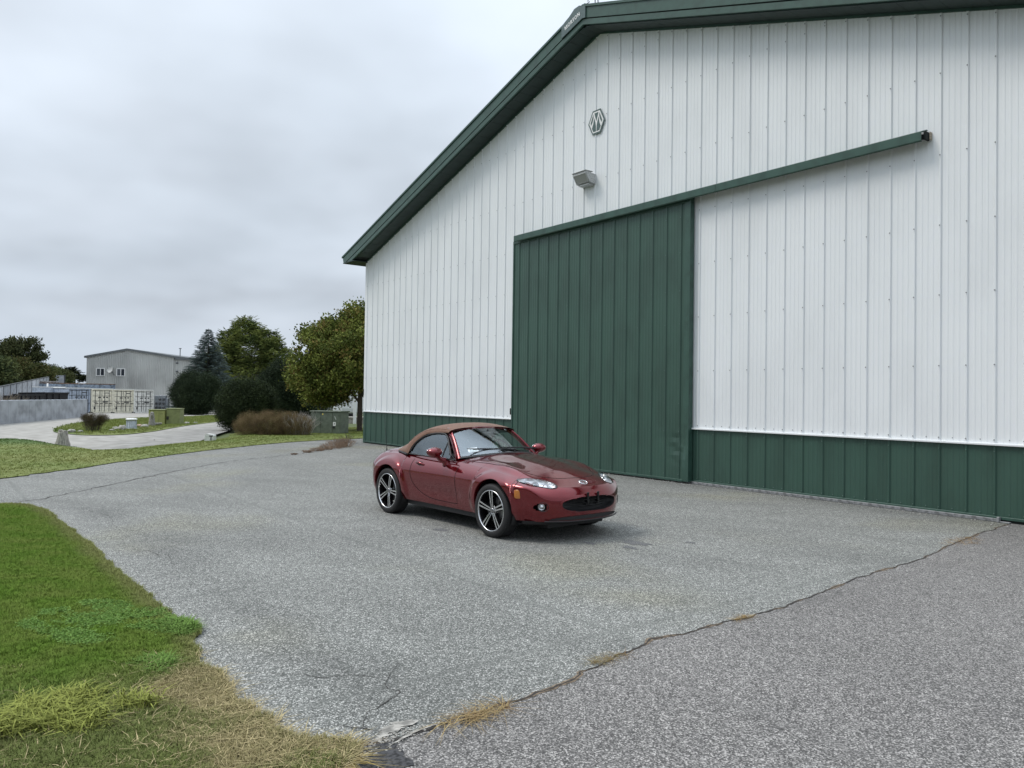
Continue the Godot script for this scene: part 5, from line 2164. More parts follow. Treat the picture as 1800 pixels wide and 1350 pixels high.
func background_buildings() -> void:
	# --- grey metal building: gable end towards the road, a longer bay on the right
	var gm := worn("grey cladding", lin(0.50, 0.505, 0.485), 0.6, 0.0, 0.12, 0.08, Vector3(1, 0.4, 1))
	var gr := worn("grey roof", lin(0.13, 0.14, 0.145), 0.6, 0.1, 0.1, 0.3)
	var b := thing("grey_building", "long grey ribbed metal building with two small white windows behind the containers", "building", Vector3(-117.6, -1.15, -17.4), CAMTURN + 0.04)
	var body := MB.new()
	body.prism(PackedVector2Array([Vector2(0, -0.5), Vector2(11.6, -0.5), Vector2(11.6, 7.45), Vector2(5.4, 8.35), Vector2(0, 7.30)]), -24.0, 0.0)
	build(body, "wall", gm, b)
	body = MB.new()
	body.box(Vector3(11.602, -0.5, -24.0), Vector3(26.0, 7.15, -0.15))
	build(body, "wall", gm, b)
	# ribs of the cladding, sheet by sheet
	for k in 12:
		var mb := MB.new()
		for j in 4:
			var x := k * 0.97 + j * 0.2425 + 0.06
			if x > 11.5:
				continue
			var yt := 7.28 + x * 0.1944 if x < 5.4 else 8.33 - (x - 5.4) * 0.145
			mb.box(Vector3(x, -0.4, 0.0), Vector3(x + 0.07, yt - 0.03, 0.09))
		build(mb, "wall_panel", gm, b)
	for k in 14:
		var mb := MB.new()
		for j in 4:
			var x := 11.7 + k * 0.97 + j * 0.2425
			mb.box(Vector3(x, -0.4, -0.15), Vector3(x + 0.07, 7.1, -0.06))
		build(mb, "wall_panel", gm, b)
	for s in [[-0.25, 7.17, 5.4, 8.27], [5.4, 8.27, 11.75, 7.35]]:
		var mb := MB.new()
		mb.prism(PackedVector2Array([Vector2(s[0], s[1]), Vector2(s[2], s[3]), Vector2(s[2], s[3] + 0.26), Vector2(s[0], s[1] + 0.26)]), -24.2, 0.22)
		build(mb, "roof", gr, b)
	box_part(b, "roof", gr, Vector3(11.752, 7.10, -24.2), Vector3(26.2, 7.36, 0.08))
	box_part(b, "roof_unit", gr, Vector3(13.5, 7.36, -9.0), Vector3(24.0, 7.75, -6.0))
	var pipe := MB.new()
	pipe.tube([Vector3(10.5, 7.4, -5.0), Vector3(10.5, 8.9, -5.0)], [0.06], 8)
	pipe.box(Vector3(10.36, 8.87, -5.14), Vector3(10.64, 8.96, -4.86))
	build(pipe, "vent_pipe", gr, b)
	for x in [1.35, 4.05]:
		var wn := MB.new()
		for q in [[x, 4.75, x + 1.15, 4.83], [x, 5.72, x + 1.15, 5.80], [x, 4.83, x + 0.09, 5.72], [x + 1.06, 4.83, x + 1.15, 5.72], [x + 0.54, 4.83, x + 0.62, 5.72]]:
			wn.box(Vector3(q[0], q[1], 0.0), Vector3(q[2], q[3], 0.16))
		var win := build(wn, "window", mats["white paint"], b)
		for q in [0.09, 0.62]:
			box_part(win, "pane", mat("far pane" if q < 0.3 else "far pane dark", lin(0.10, 0.11, 0.12) if q < 0.3 else lin(0.03, 0.035, 0.045), 0.08), Vector3(x + q, 4.83, 0.0), Vector3(x + q + 0.45, 5.72, 0.11))
	for y in [6.55, 5.4]:
		box_part(b, "wall_fitting", gr, Vector3(11.9, y, -0.15), Vector3(12.15, y + 0.22, 0.1), 0.03)
	box_part(b, "wall_fitting", mats["black"], Vector3(11.75, 1.9, -0.1), Vector3(12.0, 2.15, 0.12), 0.03)
	var dish := thing("satellite_dish", "grey satellite dish on the far grey building beside its right window", "satellite dish", Vector3(-117.6, -1.15, -17.4) + Vector3(3.45, 5.35, 0.35).rotated(Vector3.UP, CAMTURN + 0.04), CAMTURN - 0.3)
	var dm := MB.new()
	dm.lathe([Vector2(0.0, 0.0), Vector2(0.2, 0.02), Vector2(0.36, 0.07), Vector2(0.44, 0.12)], 20, Transform3D(Basis(Vector3.RIGHT, 1.3), Vector3(0, 0.25, 0.1)))
	build(dm, "reflector", gm, dish)
	dm = MB.new()
	dm.tube([Vector3(0.25, -0.5, -0.3), Vector3(0.1, 0.05, 0.0), Vector3(0.0, 0.2, 0.1)], [0.05], 6)
	build(dm, "mount", gr, dish)

	# --- meter bank on the wall right of the containers
	var mbk := thing("meter_cabinet", "grey electrical cabinet with round meters right of the cream containers", "meter cabinet", on_land(-96.3, -21.9), CAMTURN)
	var cab := worn("meter grey", lin(0.24, 0.26, 0.28), 0.5, 0.2, 0.15, 1.0)
	box_part(mbk, "cabinet", cab, Vector3(-0.65, 0.35, -0.5), Vector3(0.65, 2.05, 0), 0.03)
	box_part(mbk, "side_box", cab, Vector3(0.66, 0.3, -0.5), Vector3(0.95, 1.75, -0.05), 0.03)
	box_part(mbk, "plinth", mats["black"], Vector3(-0.55, -0.1, -0.45), Vector3(0.7, 0.35, -0.05))
	for i in 3:
		for j in 3:
			if i == 0 and j == 2:
				continue
			var me := MB.new()
			me.lathe([Vector2(0.15, 0.0), Vector2(0.15, 0.08), Vector2(0.11, 0.10), Vector2(0.0, 0.11)], 14, Transform3D(Basis(Vector3.RIGHT, PI / 2), Vector3(-0.40 + 0.42 * i, 0.65 + 0.48 * j, 0.0)))
			build(me, "meter", mat("meter glass", lin(0.07, 0.075, 0.08), 0.15), mbk)

	# --- shipping containers, doors towards us
	var cream := worn("container cream", lin(0.80, 0.76, 0.62), 0.6, 0.0, 0.10, 0.5)
	var creamy := worn("container pale", lin(0.82, 0.81, 0.76), 0.6, 0.0, 0.10, 0.5)
	var steel_blue := worn("container blue grey", lin(0.34, 0.39, 0.47), 0.6, 0.0, 0.15, 0.5)
	var dk := mat("container gap", lin(0.05, 0.05, 0.05), 0.8)
	var dirv := Vector3(-95.08, 0, -20.62) - Vector3(-92.77, 0, -14.25)
	var turn := atan2(-dirv.z, dirv.x)
	var origin := Vector3(-92.77, 0, -14.25)
	var along := dirv.normalized()
	var specs := [
		[cream, "cream shipping container next to the blue-grey one, doors towards the road", 0.0],
		[cream, "cream shipping container in the middle of the pale row of three", 1.0],
		[creamy, "whitish shipping container at the right end of the row, beside the meter cabinet", 2.0],
		[steel_blue, "blue-grey shipping container at the left end of the row, half behind the low wall", -1.0],
	]
	for s in specs:
		var p: Vector3 = origin + along * (s[2] * 2.40 + (-0.06 if s[2] < 0 else 0.0))
		p.y = land(p.x, p.z) - 0.02
		container(p, turn, s[0], s[1], dk)
	# a long pale grey container seen from its side, and two old ones farther back
	long_box(on_land(-93.9, -9.8, -0.02), turn + 0.32, 6.0, 2.75, worn("container grey", lin(0.50, 0.55, 0.62), 0.6, 0, 0.12, 0.4), "pale grey corrugated container behind the black dumpsters", mats["white paint"])
	long_box(on_land(-101.5, -14.0, -0.02), turn + 0.05, 9.6, 3.35, worn("container weathered", lin(0.22, 0.27, 0.34), 0.7, 0, 0.35, 0.25), "weathered blue container with a rusty top rail behind the front row", worn("rust", lin(0.20, 0.13, 0.09), 0.9, 0, 0.4, 0.6))
	long_box(on_land(-101.0, -11.0, -0.02), turn + 0.05, 2.4, 3.5, worn("container worn", lin(0.30, 0.32, 0.34), 0.7, 0, 0.4, 0.5), "small grey weathered container left of the blue one", worn("container worn top", lin(0.36, 0.36, 0.36), 0.8, 0, 0.3, 0.6))
	var vp := MB.new()
	vp.tube([Vector3.ZERO, Vector3(0, 0.45, 0)], [0.08], 10)
	var vpo := build(vp, "white_pipe", mats["white paint"])
	vpo.position = on_land(-96.6, -10.6, 2.70)
	tag(vpo, "short white pipe standing on the pale grey container", "pipe")

	# --- low weathered grey wall along the road
	var wa := Vector3(-47.49, 0, -3.14)
	var wb := Vector3(-70.92, 0, -10.36)
	var wd := (wb - wa)
	var wl := thing("grey_wall", "low weathered grey metal wall along the far side of the road", "wall", Vector3(wb.x, land(wb.x, wb.z), wb.z), atan2((wa - wb).z, -(wa - wb).x) + PI)
	var wm := worn("wall grey", lin(0.33, 0.345, 0.37), 0.6, 0.0, 0.18, 0.15, Vector3(0.6, 1.2, 0.6))
	# local x runs from the far end towards the camera
	var length := 36.0
	for k in 24:
		var x0 := k * 1.5
		var y0 := -0.15 + x0 * 0.011
		box_part(wl, "wall_panel", wm, Vector3(x0, y0, -0.25), Vector3(x0 + 1.488, 1.40 + 0.007 * x0, 0.0), 0.02)
	box_part(wl, "end_post", mat("wall edge", lin(0.06, 0.065, 0.07), 0.6), Vector3(-0.10, -0.2, -0.28), Vector3(-0.002, 1.42, 0.03), 0.02)
	# --- two black open dumpsters behind it
	var blk := worn("dumpster black", lin(0.005, 0.005, 0.008), 0.6, 0, 0.3, 0.5)
	dumpster(Vector3(-73.0, -0.5, -5.75), Vector3(-78.2, -0.55, -8.35), 1.72, 0.0, blk, "long black open dumpster behind the low grey wall")
	dumpster(Vector3(-78.4, -0.55, -8.4), Vector3(-81.2, -0.6, -10.6), 1.98, 0.14, blk, "shorter black dumpster with flared ends, right of the long one")

	# --- grey panel fence up the bank on the left
	var fm := worn("fence grey", lin(0.40, 0.415, 0.44), 0.7, 0.0, 0.15, 0.3)
	var f0 := Vector3(-62.0, 1.46, -2.77)
	var f1 := Vector3(-115.7, 3.43, -13.2)
	var fn := thing("panel_fence", "grey panel fence with dark posts below the trees on the left", "fence", Vector3(f0.x, 0, f0.z), atan2(-(f1 - f0).z, (f1 - f0).x))
	var fl := Vector2(f1.x - f0.x, f1.z - f0.z).length()
	var n := 14
	for k in n:
		var a := fl * k / n
		var c := fl * (k + 1) / n
		var ya := lerpf(f0.y, f1.y, float(k) / n)
		var yb := lerpf(f0.y, f1.y, float(k + 1) / n)
		var mb := MB.new()
		mb.prism(PackedVector2Array([Vector2(a + 0.06, -1.3), Vector2(c - 0.06, -1.3), Vector2(c - 0.06, yb - 0.04), Vector2(a + 0.06, ya - 0.04)]), -0.04, 0.04)
		build(mb, "fence_panel", fm, fn)
		box_part(fn, "fence_post", mats["wall edge"], Vector3(a - 0.06, -1.3, -0.07), Vector3(a + 0.058, ya + 0.02, 0.07))
		mb = MB.new()
		mb.prism(PackedVector2Array([Vector2(a + 0.06, ya - 0.038), Vector2(c - 0.06, yb - 0.038), Vector2(c - 0.06, yb + 0.04), Vector2(a + 0.06, ya + 0.04)]), -0.07, 0.07)
		build(mb, "fence_rail", mats["wall edge"], fn)
	var f2 := thing("end_fence", "short grey fence section against the corner of the grey building", "fence", on_land(-115.9, -13.25), CAMTURN)
	box_part(f2, "fence_panel", fm, Vector3(0.1, -0.2, -0.04), Vector3(1.55, 4.60, 0.04))
	for x in [0.0, 1.6]:
		box_part(f2, "fence_post", mats["wall edge"], Vector3(x - 0.05, -0.2, -0.07), Vector3(x + 0.05, 4.68, 0.07))

	# --- white trailer behind the maple, and the low wall before it
	var tr := thing("white_trailer", "white box trailer parked behind the green transformer cabinet", "trailer", on_land(-54.7, -23.9), CAMTURN)
	var wt := worn("trailer white", lin(0.70, 0.71, 0.72), 0.45, 0, 0.05, 0.5)
	var tb := MB.new()
	var prof := PackedVector2Array()
	for q in [[-1.2, 0.72], [-1.05, 0.55], [1.05, 0.55], [1.2, 0.72], [1.25, 1.0], [1.25, 2.5], [1.1, 2.7], [-1.1, 2.7], [-1.25, 2.5], [-1.25, 1.0]]:
		prof.append(Vector2(q[0], q[1]))
	tb.prism(prof, 0.0, 4.3, Transform3D(Basis(Vector3(0, 0, -1), Vector3(0, 1, 0), Vector3(1, 0, 0)), Vector3(0.1, 0, 0)))
	build(tb, "body", wt, tr)
	box_part(tr, "door_frame", worn("trailer grey", lin(0.25, 0.26, 0.27), 0.6, 0, 0.1, 1.0), Vector3(0.75, 0.6, 1.25), Vector3(1.0, 2.6, 1.29))
	box_part(tr, "door", mats["white paint"], Vector3(1.05, 0.62, 1.252), Vector3(1.75, 2.55, 1.28))
	for x in [1.55, 2.35]:
		var wh := MB.new()
		wh.lathe([Vector2(0.10, -0.12), Vector2(0.34, -0.12), Vector2(0.36, 0.0), Vector2(0.34, 0.12), Vector2(0.18, 0.12), Vector2(0.0, 0.08)], 20, Transform3D(Basis(Vector3.RIGHT, PI / 2), Vector3(x, 0.36, 1.0)))
		build(wh, "wheel", mats["black"], tr)
	var lw := thing("low_kerb_wall", "low pale concrete wall in front of the white trailer", "wall", on_land(-50.9, -21.2), CAMTURN)
	box_part(lw, "coping", worn("kerb pale", lin(0.42, 0.40, 0.36), 0.9, 0, 0.15, 1.0), Vector3(-0.8, 0.30, -0.25), Vector3(6.0, 0.42, 0.25), 0.02)
	box_part(lw, "wall", worn("kerb body", lin(0.34, 0.32, 0.29), 0.9, 0, 0.15, 1.0), Vector3(-0.75, -0.2, -0.2), Vector3(5.95, 0.298, 0.2))
	var lg := MB.new()
	lg.box(Vector3(0, -0.2, -0.3), Vector3(0.75, 0.72, 0), 0.02)
	var lgo := build(lg, "low_wall", worn("block grey", lin(0.20, 0.20, 0.19), 0.9, 0, 0.2, 1.0))
	lgo.position = on_land(-30.2, -12.25)
	lgo.rotation.y = CAMTURN
	tag(lgo, "low grey block wall behind the bare twiggy shrub", "wall")
	# roof that shows between the two big trees
	var fr := thing("far_house", "grey roofed building far behind, between pine and maple", "building", Vector3(-128.0, -1.2, -66.0), CAMTURN)
	var fb := MB.new()
	fb.prism(PackedVector2Array([Vector2(-7, 0), Vector2(7, 0), Vector2(7, 6.4), Vector2(0, 8.4), Vector2(-7, 6.4)]), -12, 0)
	build(fb, "wall", gm, fr)
	for s in [-1.0, 1.0]:
		fb = MB.new()
		fb.prism(PackedVector2Array([Vector2(7.3 * s, 6.32), Vector2(0, 8.42), Vector2(0, 8.65), Vector2(7.3 * s, 6.56)]), -12.3, 0.3)
		build(fb, "roof", gr, fr)
	# woods on the horizon all round the yard
	far_woods()


func container(p: Vector3, turn: float, m: Material, label: String, dk: Material) -> void:
	var c := thing("shipping_container", label, "shipping container", p, turn, "shipping containers in a row")
	# local x along the row, z towards the road
	var w := 2.36
	var h := 2.60
	box_part(c, "body", m, Vector3(0.03, 0.12, -6.05), Vector3(w - 0.03, h - 0.03, -0.12))
	for q in [[0.0, 0.0, 0.13, h], [w - 0.13, 0.0, w, h], [0.132, 0.0, w - 0.132, 0.17], [0.132, h - 0.13, w - 0.132, h]]:
		box_part(c, "door_frame", m, Vector3(q[0], q[1], -0.14), Vector3(q[2], q[3], 0.0), 0.015)
	box_part(c, "roof", mat("container roof", lin(0.80, 0.80, 0.76), 0.5), Vector3(-0.02, h + 0.002, -6.05), Vector3(w + 0.02, h + 0.07, 0.02))
	for s in 2:
		var x0 := 0.16 + s * (w / 2 - 0.15)
		var x1 := x0 + w / 2 - 0.17
		var d := MB.new()
		d.box(Vector3(x0, 0.19, -0.115), Vector3(x1, h - 0.15, -0.075), 0.01)
		for k in 4:
			var y0 := 0.26 + k * 0.55
			d.box(Vector3(x0 + 0.05, y0, -0.075), Vector3(x1 - 0.05, y0 + 0.46, -0.055), 0.015)
		var dr := build(d, "door", m, c)
		for k in 2:
			var xr := x0 + (0.28 if k == 0 else 0.78)
			var r := MB.new()
			r.tube([Vector3(xr, 0.16, -0.03), Vector3(xr, h - 0.10, -0.03)], [0.026], 6)
			build(r, "lock_rod", dk, dr)
			box_part(dr, "rod_handle", dk, Vector3(xr - 0.03, 1.02, -0.03), Vector3(xr + 0.34, 1.08, 0.01))
		for k in 4:
			box_part(dr, "panel_gap", dk, Vector3(x0 + 0.02, 0.735 + k * 0.55 - 0.012 * 1, -0.074), Vector3(x1 - 0.02, 0.765 + k * 0.55, -0.070))
		# stencilled marks, too small to read
		var mk := MB.new()
		if s == 0:
			mk.box(Vector3(x0 + 0.60, 1.62, -0.0545), Vector3(x0 + 0.92, 1.74, -0.052))
			mk.box(Vector3(x0 + 0.14, 0.42, -0.0545), Vector3(x0 + 0.34, 0.68, -0.052))
			mk.box(Vector3(x0 + 0.12, 1.14, -0.0545), Vector3(x0 + 0.52, 1.20, -0.052))
		else:
			mk.box(Vector3(x0 + 0.12, 1.62, -0.0545), Vector3(x0 + 0.34, 1.76, -0.052))
			mk.box(Vector3(x0 + 0.46, 1.62, -0.0545), Vector3(x0 + 0.66, 1.76, -0.052))
			mk.box(Vector3(x0 + 0.08, 1.14, -0.0545), Vector3(x0 + 0.66, 1.26, -0.052))
			mk.box(Vector3(x0 + 0.30, 2.14, -0.0545), Vector3(x0 + 0.80, 2.22, -0.052))
		build(mk, "stencil_marks", dk, dr)
	box_part(c, "door_gap", dk, Vector3(w / 2 - 0.02, 0.17, -0.10), Vector3(w / 2 + 0.02, h - 0.13, -0.072))
	for x in [0.01, w - 0.17]:
		for y in [0.0, h - 0.125]:
			box_part(c, "corner_casting", dk if y < 1 else m, Vector3(x, y + 0.01, -0.02), Vector3(x + 0.16, y + 0.12, 0.025), 0.01)


func long_box(p: Vector3, turn: float, length: float, h: float, m: Material, label: String, top: Material) -> void:
	# local x runs to the right along the visible side, doors and ends plain
	var c := thing("steel_container", label, "shipping container", p, turn)
	box_part(c, "body", m, Vector3(-length / 2, 0.0, -2.4), Vector3(length / 2, h - 0.1, -0.04))
	var mb := MB.new()
	var x := -length / 2 + 0.15
	while x < length / 2 - 0.3:
		mb.prism(PackedVector2Array([Vector2(x, -0.04), Vector2(x + 0.05, 0.0), Vector2(x + 0.15, 0.0), Vector2(x + 0.2, -0.04)]), 0.15, h - 0.18, Transform3D(Basis(Vector3(1, 0, 0), Vector3(0, 0, 1), Vector3(0, -1, 0)), Vector3(0, h, 0)))
		x += 0.3
	build(mb, "corrugations", m, c)
	box_part(c, "top_rail", top, Vector3(-length / 2 - 0.02, h - 0.098, -2.42), Vector3(length / 2 + 0.02, h, 0.02))
	for q in [-length / 2 - 0.01, length / 2 - 0.12]:
		box_part(c, "corner_post", m, Vector3(q, 0, -0.03), Vector3(q + 0.13, h - 0.1, 0.025))


func dumpster(a: Vector3, b: Vector3, h: float, flare_: float, m: Material, label: String) -> void:
	var d := b - a
	var c := thing("dumpster", label, "dumpster", Vector3(a.x, land(a.x, a.z), a.z), atan2(-d.z, d.x))
	var l := Vector2(d.x, d.z).length()
	for z in [0.0, -2.2]:
		var mb := MB.new()
		mb.prism(PackedVector2Array([Vector2(flare_, 0.2), Vector2(l - flare_ * 3.0, 0.2), Vector2(l, h), Vector2(-flare_, h - 0.05)]), z - 0.05, z)
		build(mb, "side_wall", m, c)
	for x in [0.0, l - 0.06]:
		box_part(c, "end_wall", m, Vector3(x, 0.2, -2.148), Vector3(x + 0.05, h - 0.1, -0.052))
	box_part(c, "floor", m, Vector3(0.06, 0.15, -2.14), Vector3(l - 0.6, 0.199, -0.06))
	var n := int(l / 0.9)
	for k in n:
		box_part(c, "rib", m, Vector3(0.3 + k * 0.9, 0.21, 0.002), Vector3(0.4 + k * 0.9, h - 0.14, 0.07))
	box_part(c, "top_rail", m, Vector3(-flare_, h - 0.12, 0.002), Vector3(l, h, 0.08))


func far_woods() -> void:
	# a mass of treetops round the horizon, with a break where the yard opens
	var mesh := leaf_clump(14, 0.5, 0.34, 91)
	var places := []
	var tints := []
	var r2 := RandomNumberGenerator.new()
	r2.seed = 77
	for k in 9000:
		var a := r2.randf() * TAU
		var d := 150.0 + 16.0 * sin(a * 3.0) + r2.randf_range(-6, 6)
		var x := sin(a) * d - 20.0
		var z := cos(a) * d
		var top := 3.4 + 1.5 * noise_a.get_noise_2d(a * 30.0, 0)
		var y := land(x, z) + r2.randf() * top
		var s := r2.randf_range(1.3, 2.3)
		places.append(Transform3D(Basis(Vector3.UP, r2.randf() * TAU).scaled(Vector3(s, s, s)), Vector3(x, y, z)))
		var c := Color(0.030, 0.042, 0.020).lerp(Color(0.055, 0.062, 0.028), r2.randf())
		tints.append(c)
	var o := copies("distant_woods", mesh, places, tints)
	tag(o, "dark line of distant woods along the horizon", "woods")
	(o as MultiMeshInstance3D).multimesh.mesh.surface_set_material(0, mats["leaf"])
	# the wooded edge across the road behind the viewer, seen only in reflections
	places = []
	tints = []
	for k in 2600:
		var x := r2.randf_range(-40, 30)
		var z := 34.0 + 3.0 * sin(x * 0.2) + r2.randf_range(-2, 4)
		var top := 8.0 + 2.0 * noise_a.get_noise_2d(x, 3)
		var s := r2.randf_range(1.0, 1.8)
		places.append(Transform3D(Basis(Vector3.UP, r2.randf() * TAU).scaled(Vector3(s, s, s)), Vector3(x, r2.randf() * top, z)))
		tints.append(Color(0.035, 0.046, 0.022).lerp(Color(0.05, 0.06, 0.03), r2.randf()))
	var o2 := copies("roadside_woods", mesh, places, tints)
	tag(o2, "row of dark trees across the road opposite the barn", "woods")


func yard_things() -> void:
	var tgreen := worn("transformer green", lin(0.115, 0.138, 0.105), 0.55, 0.1, 0.15, 0.8)
	# big green transformer cabinet on the verge
	var c := thing("transformer_cabinet", "large dull green transformer cabinet on the verge beside the barn corner", "transformer", on_land(-29.0, -12.65, 0.0), 0.70)
	c.scale = Vector3.ONE * 0.90
	box_part(c, "cabinet", tgreen, Vector3(-0.55, -0.1, -0.9), Vector3(0.86, 1.02, -0.03), 0.01)
	box_part(c, "lid", tgreen, Vector3(-0.60, 1.022, -0.95), Vector3(0.91, 1.07, 0.03), 0.012)
	for q in [[-0.54, -0.072], [-0.064, 0.495], [0.503, 0.85]]:
		box_part(c, "door", tgreen, Vector3(q[0], 0.0, -0.028), Vector3(q[1], 1.01, 0.0), 0.008)
	box_part(c, "warning_label", mats["white paint"], Vector3(0.53, 0.42, 0.001), Vector3(0.66, 0.58, 0.006))
	box_part(c, "label_print", mats["crack"], Vector3(0.575, 0.46, 0.0065), Vector3(0.60, 0.54, 0.0075))
	box_part(c, "label_print", mats["crack"], Vector3(0.612, 0.50, 0.0065), Vector3(0.63, 0.54, 0.0075))
	box_part(c, "padlock", mats["black"], Vector3(0.52, 0.32, 0.001), Vector3(0.61, 0.40, 0.04), 0.01)
	box_part(c, "yellow_tag", mat("tag yellow", lin(0.65, 0.5, 0.12), 0.5), Vector3(0.0, 0.89, 0.001), Vector3(0.06, 0.96, 0.006))
	var scr := MB.new()
	scr.tube([Vector3(0.60, 0.84, 0.003), Vector3(0.63, 0.78, 0.003), Vector3(0.67, 0.69, 0.003)], [0.009], 5)
	build(scr, "scratch", mats["white paint"], c)
	# yellow-green pair of transformer boxes on the island
	var ygreen := worn("transformer yellow green", lin(0.27, 0.28, 0.10), 0.6, 0.0, 0.12, 0.8)
	var yd := worn("transformer yellow dark", lin(0.19, 0.21, 0.085), 0.6, 0.0, 0.12, 0.8)
	c = thing("transformer_box", "yellow-green double transformer box on the grass island by the yews", "transformer", on_land(-44.9, -10.35, 0.0), CAMTURN + 0.1)
	box_part(c, "cabinet", ygreen, Vector3(-0.72, -0.15, -0.7), Vector3(0.12, 0.78, 0.0), 0.02)
	box_part(c, "lid", yd, Vector3(-0.75, 0.782, -0.72), Vector3(0.14, 0.83, 0.03), 0.015)
	box_part(c, "side_cabinet", yd, Vector3(0.16, -0.15, -0.85), Vector3(0.88, 0.86, -0.12), 0.02)
	box_part(c, "lid", yd, Vector3(0.14, 0.862, -0.87), Vector3(0.90, 0.90, -0.10), 0.012)
	for x in [-0.46, -0.18]:
		box_part(c, "door_seam", mats["crack"], Vector3(x, 0.0, 0.001), Vector3(x + 0.012, 0.75, 0.004))
	box_part(c, "latch", mats["crack"], Vector3(0.20, 0.28, -0.118), Vector3(0.30, 0.46, -0.07), 0.01)
	# pale grey round utility pedestal
	var pg := worn("pedestal grey", lin(0.46, 0.50, 0.55), 0.5, 0.0, 0.1, 1.0)
	c = thing("utility_pedestal", "pale grey ribbed round pedestal on the island grass", "utility pedestal", on_land(-36.9, -7.25, 0.02), CAMTURN)
	var mb := MB.new()
	mb.lathe([Vector2(0.0, 0.0), Vector2(0.24, 0.0), Vector2(0.24, 0.05), Vector2(0.19, 0.06), Vector2(0.19, 0.40), Vector2(0.0, 0.41)], 24)
	build(mb, "body", pg, c)
	for k in 12:
		var a := TAU * k / 12.0
		box_part(c, "rib", pg, Vector3(-0.012, 0.06, 0.188), Vector3(0.012, 0.40, 0.212), 0.004, Transform3D(Basis(Vector3.UP, a), Vector3.ZERO))
	mb = MB.new()
	mb.lathe([Vector2(0.0, 0.405), Vector2(0.235, 0.405), Vector2(0.235, 0.445), Vector2(0.20, 0.475), Vector2(0.0, 0.485)], 24)
	build(mb, "cap", mats["white paint"], c)
	# weathered grey tree stump on the island
	c = thing("broken_stump", "weathered broken grey stump on the island between pedestal and transformer box", "stump", on_land(-41.8, -9.15, 0.0))
	mb = MB.new()
	mb.tube([Vector3(0, -0.1, 0), Vector3(0.02, 0.3, 0), Vector3(-0.02, 0.55, 0), Vector3(0.03, 0.72, 0)], [0.22, 0.14, 0.12, 0.07], 9)
	mb.tube([Vector3(0.05, 0.35, 0), Vector3(0.22, 0.62, 0.05)], [0.07, 0.03], 7)
	mb.tube([Vector3(0.0, 0.05, 0.1), Vector3(-0.25, -0.02, -0.25)], [0.10, 0.05], 7)
	mb.tube([Vector3(0.0, 0.10, -0.1), Vector3(0.12, 0.15, -0.45)], [0.09, 0.05], 7)
	build(mb, "stump_wood", worn("dead wood", lin(0.22, 0.21, 0.19), 0.95, 0, 0.5, 4.0), c)
	# stones round the island
	var stone := worn("stone", lin(0.30, 0.29, 0.26), 0.95, 0.0, 0.3, 2.0)
	var spots := [
		[-34.95, -6.15, 0.16, "small pale stone right of the round island bush"], [-36.3, -6.55, 0.18, "pale flat stone in the island grass, second right of the round bush"],
		[-37.6, -6.75, 0.20, "pale angular stone on the island, third right of the round bush"], [-38.2, -7.05, 0.17, "small stone leaning by the angular one on the island"],
		[-36.2, -6.75, 0.24, "upright grey stone left of the grey pedestal"], [-40.5, -8.05, 0.2, "pale stone behind the grey pedestal, leftmost of those"],
		[-40.9, -8.35, 0.22, "reddish pale stone behind the grey pedestal"], [-41.4, -8.7, 0.2, "pale stone left of the broken stump"],
		[-39.6, -8.35, 0.26, "low grey slab right of the grey pedestal"], [-33.9, -4.55, 0.22, "pale boulder at the island tip behind the concrete stump"],
		[-33.8, -4.85, 0.16, "smaller pale boulder at the island tip, right of the larger"], [-45.9, -11.9, 0.22, "flat pale stone right of the yellow-green boxes"],
		[-46.8, -12.6, 0.18, "small stone farthest right on the island grass"], [-27.9, -6.2, 0.035, "small white stone lying on the grey drive"],
	]
	for k in spots.size():
		var s: Array = spots[k]
		mb = MB.new()
		var rows := []
		for i in 7:
			var a := -PI / 2 + PI * i / 6.0
			var ring := []
			for j in 9:
				var b := -TAU * j / 9.0
				var d := Vector3(cos(a) * cos(b), sin(a), cos(a) * sin(b))
				var rr: float = s[2] * 0.62 * (1.0 + 0.45 * noise_b.get_noise_3d(d.x * 1.3 + k * 7, d.y * 1.3, d.z * 1.3))
				ring.append(Vector3(d.x * rr, d.y * rr * (1.1 if k == 4 else 0.62), d.z * rr * 1.15))
			rows.append(ring)
		mb.grid(rows, true)
		var o := build(mb, "stone", stone if k != 6 else worn("red stone", lin(0.42, 0.30, 0.24), 0.95, 0, 0.3, 2.0))
		o.position = on_land(s[0], s[1], s[2] * 0.25)
		tag(o, s[3], "stone", "stones on the grass island" if k < 13 else "")
	# concrete stump post at the road edge, flared at its foot
	c = thing("concrete_post", "grey flared concrete stump with vertical cracks at the road edge", "bollard", on_land(-26.0, -3.27, 0.02), CAMTURN)
	var con := worn("old concrete", lin(0.27, 0.255, 0.22), 0.95, 0, 0.35, 2.0, Vector3(2, 0.4, 2))
	mb = MB.new()
	var rows2 := []
	for q in [[0.21, -0.1], [0.205, 0.03], [0.165, 0.14], [0.142, 0.27], [0.135, 0.385], [0.11, 0.40], [0.0, 0.395]]:
		var ring := []
		for j in 18:
			var a := -TAU * j / 18.0
			var rr: float = q[0] * (1.0 + 0.10 * noise_b.get_noise_2d(cos(a) * 2.0, sin(a) * 2.0 + q[1]) - (0.05 if j % 5 == 0 else 0.0))
			ring.append(Vector3(cos(a) * rr, q[1] + 0.02 * noise_b.get_noise_2d(a, 4), sin(a) * rr))
		rows2.append(ring)
	mb.grid(rows2, true)
	build(mb, "post", con, c)
	mb = MB.new()
	mb.box(Vector3(-0.12, 0.385, -0.09), Vector3(-0.02, 0.46, 0.06), 0.025)
	mb.box(Vector3(0.0, 0.39, -0.05), Vector3(0.10, 0.44, 0.07), 0.02)
	build(mb, "broken_top", con, c)
	# white marker box with a T
	c = thing("marker_post", "short white rounded marker post lettered T beside the drive", "marker post", on_land(-25.95, -7.42, 0.0), CAMTURN)
	mb = MB.new()
